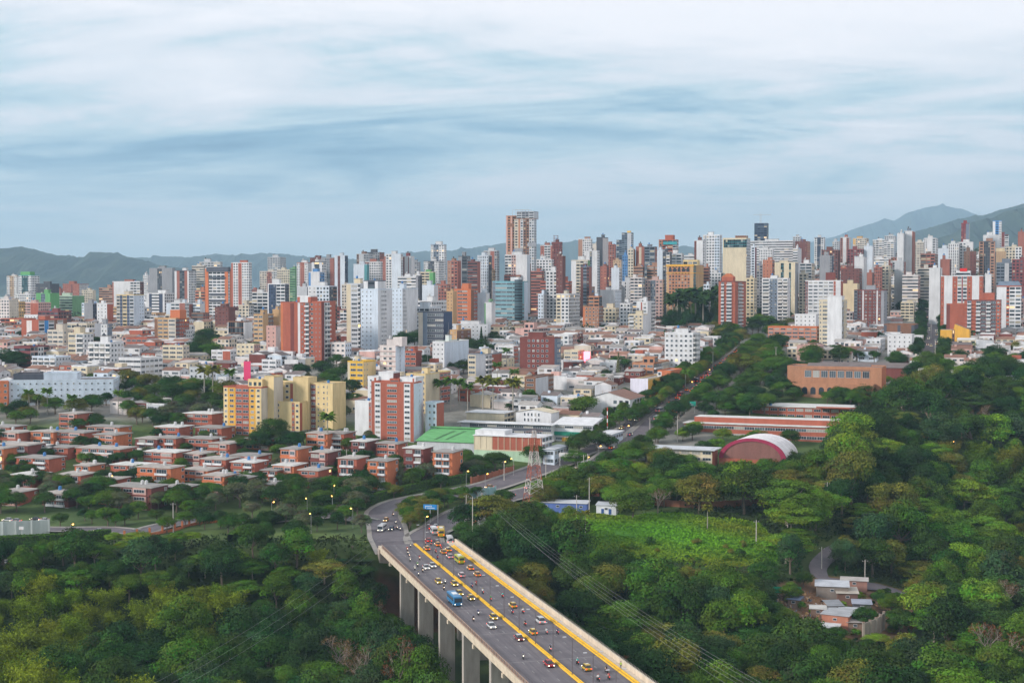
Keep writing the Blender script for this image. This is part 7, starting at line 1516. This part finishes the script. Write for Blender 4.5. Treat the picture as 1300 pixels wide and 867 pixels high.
def person_joints(ride):
    J, E = [], []
    def add(p, r, par=None): J.append((p, r)); (E.append((par, len(J) - 1)) if par is not None else None); return len(J) - 1
    if ride:
        pel = add((0, -.22, .90), .15); ch = add((0, -.12, 1.22), .165, pel); nk = add((0, -.04, 1.46), .065, ch); add((0, 0, 1.60), .10, nk); 
        for s in (-1, 1):
            sh = add((s * .19, -.06, 1.38), .07, ch); el = add((s * .30, .12, 1.18), .05, sh); wr = add((s * .30, .33, 1.07), .036, el); hd = add((s * .30, .40, 1.06), .034, wr)
            for f in range(4): k = add((s * (.27 + .022 * f), .455, 1.06), .011, hd); add((s * (.27 + .022 * f), .45, 1.025 - .003 * f), .010, k)
            add((s * .265, .41, 1.03), .011, hd)
            hp = add((s * .10, -.20, .88), .11, pel); kn = add((s * .20, .18, .74), .075, hp); an = add((s * .20, -.02, .36), .05, kn); add((s * .20, .12, .30), .042, an)
    else:
        pel = add((0, 0, .93), .14); ch = add((0, .02, 1.27), .155, pel); nk = add((0, .02, 1.48), .06, ch); add((0, .03, 1.62), .10, nk)
        for s in (-1, 1):
            sh = add((s * .18, .02, 1.42), .065, ch); el = add((s * .25, .02 - s * .06, 1.14), .048, sh); wr = add((s * .26, .10 - s * .16, .92), .034, el); hd = add((s * .26, .11 - s * .17, .85), .034, wr)
            for f in range(4): add((s * .26, .08 - s * .17 + f * .022, .76 + .01 * abs(f - 1)), .010, hd)
            add((s * .24, .16 - s * .17, .82), .011, hd)
            hp = add((s * .09, 0, .88), .105, pel); kn = add((s * .10, s * .14 + .04, .50), .07, hp); an = add((s * .10, s * .26 - .06, .09), .046, kn); add((s * .10, s * .26 + .08, .05), .04, an)
    return J, E
def head_bits(t, z, y, helm):
    m = MB()
    for s in (-1, 1): m.tube((s * .035, y + .088, z + .0), (s * .035, y + .10, z + .0), .014, .01, (.02, .02, .02), 'plain', 6)
    m.tube((0, y + .09, z - .01), (0, y + .125, z - .03), .012, .018, (.42, .25, .17), 'plain', 5); m.box(-.03, .03, y + .088, y + .10, z - .07, z - .06, (.3, .1, .09)); m.build('face', t)
    m = MB(); rings = []
    for a in range(6):
        e = a / 5 * 1.45; r = .142 * math.cos(e) + .004; rings.append([(r * math.cos(q), y - .01 + r * 1.08 * math.sin(q), z + .0 + .15 * math.sin(e)) for q in [2 * math.pi * i / 10 for i in range(10)]])
    loft(m, rings, 'W', 'paint'); return m.build(helm, t)
SKIN = (.36, .20, .13)
rider_me = skin_body('rider', *person_joints(True), 1); SHIRT = lambda x, y, z: z > 1.0 and z < 1.46 and not (y > .30 and z < 1.13)
TROUS = lambda x, y, z: z <= 1.0 and z > .38 and not (y > .30 and z > .95); SHOE = lambda x, y, z: z <= .38
def variant(me, shirt, trous): m2 = me.copy(); return dress(m2, [(SHOE, (.03, .03, .03)), (SHIRT, shirt), (TROUS, trous)], SKIN)
SH = {'white': (.6, .6, .6), 'red': (.42, .03, .03), 'navy': (.04, .06, .16), 'teal': (.05, .35, .33), 'black': (.03, .03, .035), 'green': (.08, .38, .08), 'grey': (.25, .25, .27)}
RV = {k: variant(rider_me, c, R.choice([(.05, .07, .14), (.06, .06, .07), (.18, .15, .11)])) for k, c in SH.items()}
M0 = moto(); MT = tree_of(M0); mfirst = True
BIKES = [(526.5, 723.5, 1, 'white'), (536.5, 726, 1, 'black'), (531, 730.5, 1, 'navy'), (565, 740.5, 1, 'white'), (563.5, 748.5, 1, 'black'), (607, 780.5, 1, 'navy'), (601, 788.5, 1, 'black'), (664, 836, 1, 'grey'), (521, 694.5, 1, 'grey'), (517, 699, 1, 'red'), (517.6, 703.5, 1, 'black'), (519.6, 707, 1, 'grey'), (520.5, 712.5, 1, 'white'), (532.6, 710.5, 1, 'red'), (530, 719, 1, 'green'),
         (599, 745.5, 0, 'navy'), (604.6, 743, 0, 'red'), (612.8, 753.5, 0, 'white'), (622.8, 762.3, 0, 'green'), (638, 758.5, 0, 'teal'), (650.5, 779, 0, 'navy'), (664, 778.5, 0, 'white'), (666.5, 794, 0, 'black'), (693.8, 804.5, 0, 'white'), (698.5, 826, 0, 'black'), (733, 843, 0, 'teal'), (707.7, 804.5, 0, 'navy'), (769.7, 853, 0, 'black'), (772.8, 862, 0, 'red'), (759.4, 864, 0, 'white'), (553, 702, 0, 'red'), (555.4, 709, 0, 'navy'), (560, 697, 0, 'red'), (540, 691, 0, 'red'), (547, 692, 0, 'black')]
BIKES_ROAD = [(502, 665, 'navy'), (503.8, 672, 'white'), (507.5, 673.5, 'navy'), (499, 655, 'black')]
def bike(p, yaw, shirt, away, where):
    global mfirst
    o = M0 if mfirst else copy_tree(MT); kids = o.children if mfirst else LASTKIDS(o); mfirst = False
    o.location = p; o.rotation_euler = (0, 0, yaw); pc = R.choice(['red', 'black', 'blue-grey', 'white', 'dark red'])
    for ch in kids:
        if ch.name.startswith('body'): ch.color = (*PAINT[pc], 1)
    tag(o, None, 'motorcycle', 'motorcycles on the viaduct', f"{pc} motorcycle {'heading away' if away else 'coming closer'} {where}")
    t = thing('person', p, yaw); obj('body', RV[shirt], t); hc = R.choice([(.6, .6, .6), (.03, .03, .03), (.4, .03, .03), (.05, .1, .3), (.45, .4, .05)]); head_bits(t, 1.62, 0, 'helmet').color = (*hc, 1)
    tag(t, None, 'person', 'riders on the motorcycles', f"rider in {shirt} top {'riding away' if away else 'coming closer'} {where}")
for px, py, tw, sh in BIKES: bike(dk(px, py), (TO if tw else FROM) + R.uniform(-.06, .06), sh, not tw, 'on the viaduct')
for px, py, sh in BIKES_ROAD: bike(gp(px, py), TO + .2, sh, False, 'on the approach')
walk = dress(skin_body('walker', *person_joints(False), 1), [(lambda x, y, z: z < .12, (.03, .03, .03)), (lambda x, y, z: z > .95 and z < 1.47 and abs(x) < .24, (.35, .60, .04)), (lambda x, y, z: z <= .95 and abs(x) < .2, (.05, .06, .12))], SKIN)
def walker(p, yaw, label, colr=None):
    t = thing('person', p, yaw, label, 'person', None); obj('body', walk, t, color=colr); head_bits(t, 1.64, .03, 'hair').color = (.02, .018, .016, 1); return t
p = on_deck(782, 850); s_, t_ = (p - B0).dot(BD), (p - B0).dot(BT); walker(bpt(s_, 12.95, .222), BYAW, 'pedestrian in a lime green vest walking along the footway of the viaduct')
for px, py, lb in [(534, 633.5, 'pedestrian at the kerb below the trimmed hedge'), (537, 632.5, 'second pedestrian standing by the kerb below the trimmed hedge')]:
    walker(G(px, py) + Vector((0, 0, .25)), R.uniform(0, 6), lb, (.5, .5, .9))

# ------------------------------------------------------------------ a place for every label: which one is it, told from the nearest landmark
def finish_labels():
    ONE = 'first second third fourth fifth sixth seventh eighth ninth tenth eleventh twelfth thirteenth fourteenth fifteenth sixteenth seventeenth eighteenth nineteenth twentieth'.split()
    NUM = ['nearest'] + [w + '-nearest' for w in ONE[1:]] + ['twenty-' + w + '-nearest' for w in ONE[:9]] + ['thirtieth-nearest'] + ['thirty-' + w + '-nearest' for w in ONE[:9]]
    import collections
    B = collections.defaultdict(list)
    seen = collections.Counter(k for _, k in THINGS)
    for o, look in THINGS:
        l = o.location; px, py = proj((l.x, l.y, l.z + (3 if 'house' in o.name else 5)))
        best = None
        for ph, mx, my in MARKS:
            d = math.hypot(px - mx, (py - my) * 1.4)
            if best is None or d < best[0]: best = (d, ph, mx, my)
        d, ph, mx, my = best; dx, dy = px - mx, py - my
        rel = ('right of' if dx > 0 else 'left of') if abs(dx) > abs(dy) * 1.2 else ('in front of and below' if dy > 0 else 'beyond')
        if rel == 'in front of and below': rel = 'below'
        if rel == 'beyond': rel = 'above'
        B[(look, rel, ph)].append((d, o))
    for (look, rel, ph), v in B.items():
        v.sort(key=lambda t: t[0])
        for i, (d, o) in enumerate(v):
            if seen[look] == 1 and len(look.split()) > 3: o['label'] = look; continue
            if len(look.split()) + len(ph.split()) > 12 and ',' in look: pass
            o['label'] = f"{look} {rel} the {ph}" if len(v) == 1 else f"{look}, {NUM[min(i, 38)]} {rel} the {ph}"
MARKS += [('yellow median kerb', 640, 760), ('green meadow', 850, 680), ('ravine road', 1110, 745), ('blue direction sign', 546, 650), ('sports court', 25, 675), ('long trimmed hedge', 420, 640), ('bamboo slope', 110, 790), ('dark pier-side wood', 470, 790), ('wood below the meadow', 830, 790), ('upper wood edge', 1200, 500), ('middle wooded slope', 1190, 610), ('lower wood corner', 1240, 820), ('clearing in the bamboo', 130, 815), ('lowest pier in view', 640, 840), ('abutment', 520, 740), ('flat-topped grove', 180, 720), ('avenue', 850, 520), ('far street', 1183, 425), ('palm grove', 885, 385), ('campus street', 250, 665)]
finish_labels()
for o in COL.objects:
    l = o.get('label')
    if l and len(l.split()) > 16: o['label'] = l.replace(' with headlights in street traffic', ' in street traffic').replace(', headlights on', '').replace('one-storey ', 'low ').replace('terrace roof', 'roof').replace('white metal', 'white').replace(' pitched', '')
for o in list(COL.objects):
    if o.parent is None and o.type in ('MESH', 'EMPTY') and not o.get('kind') and not o.get('label'): print('unlabelled', o.name)
_long = [o['label'] for o in COL.objects if o.get('label') and len(o['label'].split()) > 16]
print('long labels', len(_long), _long[:5])
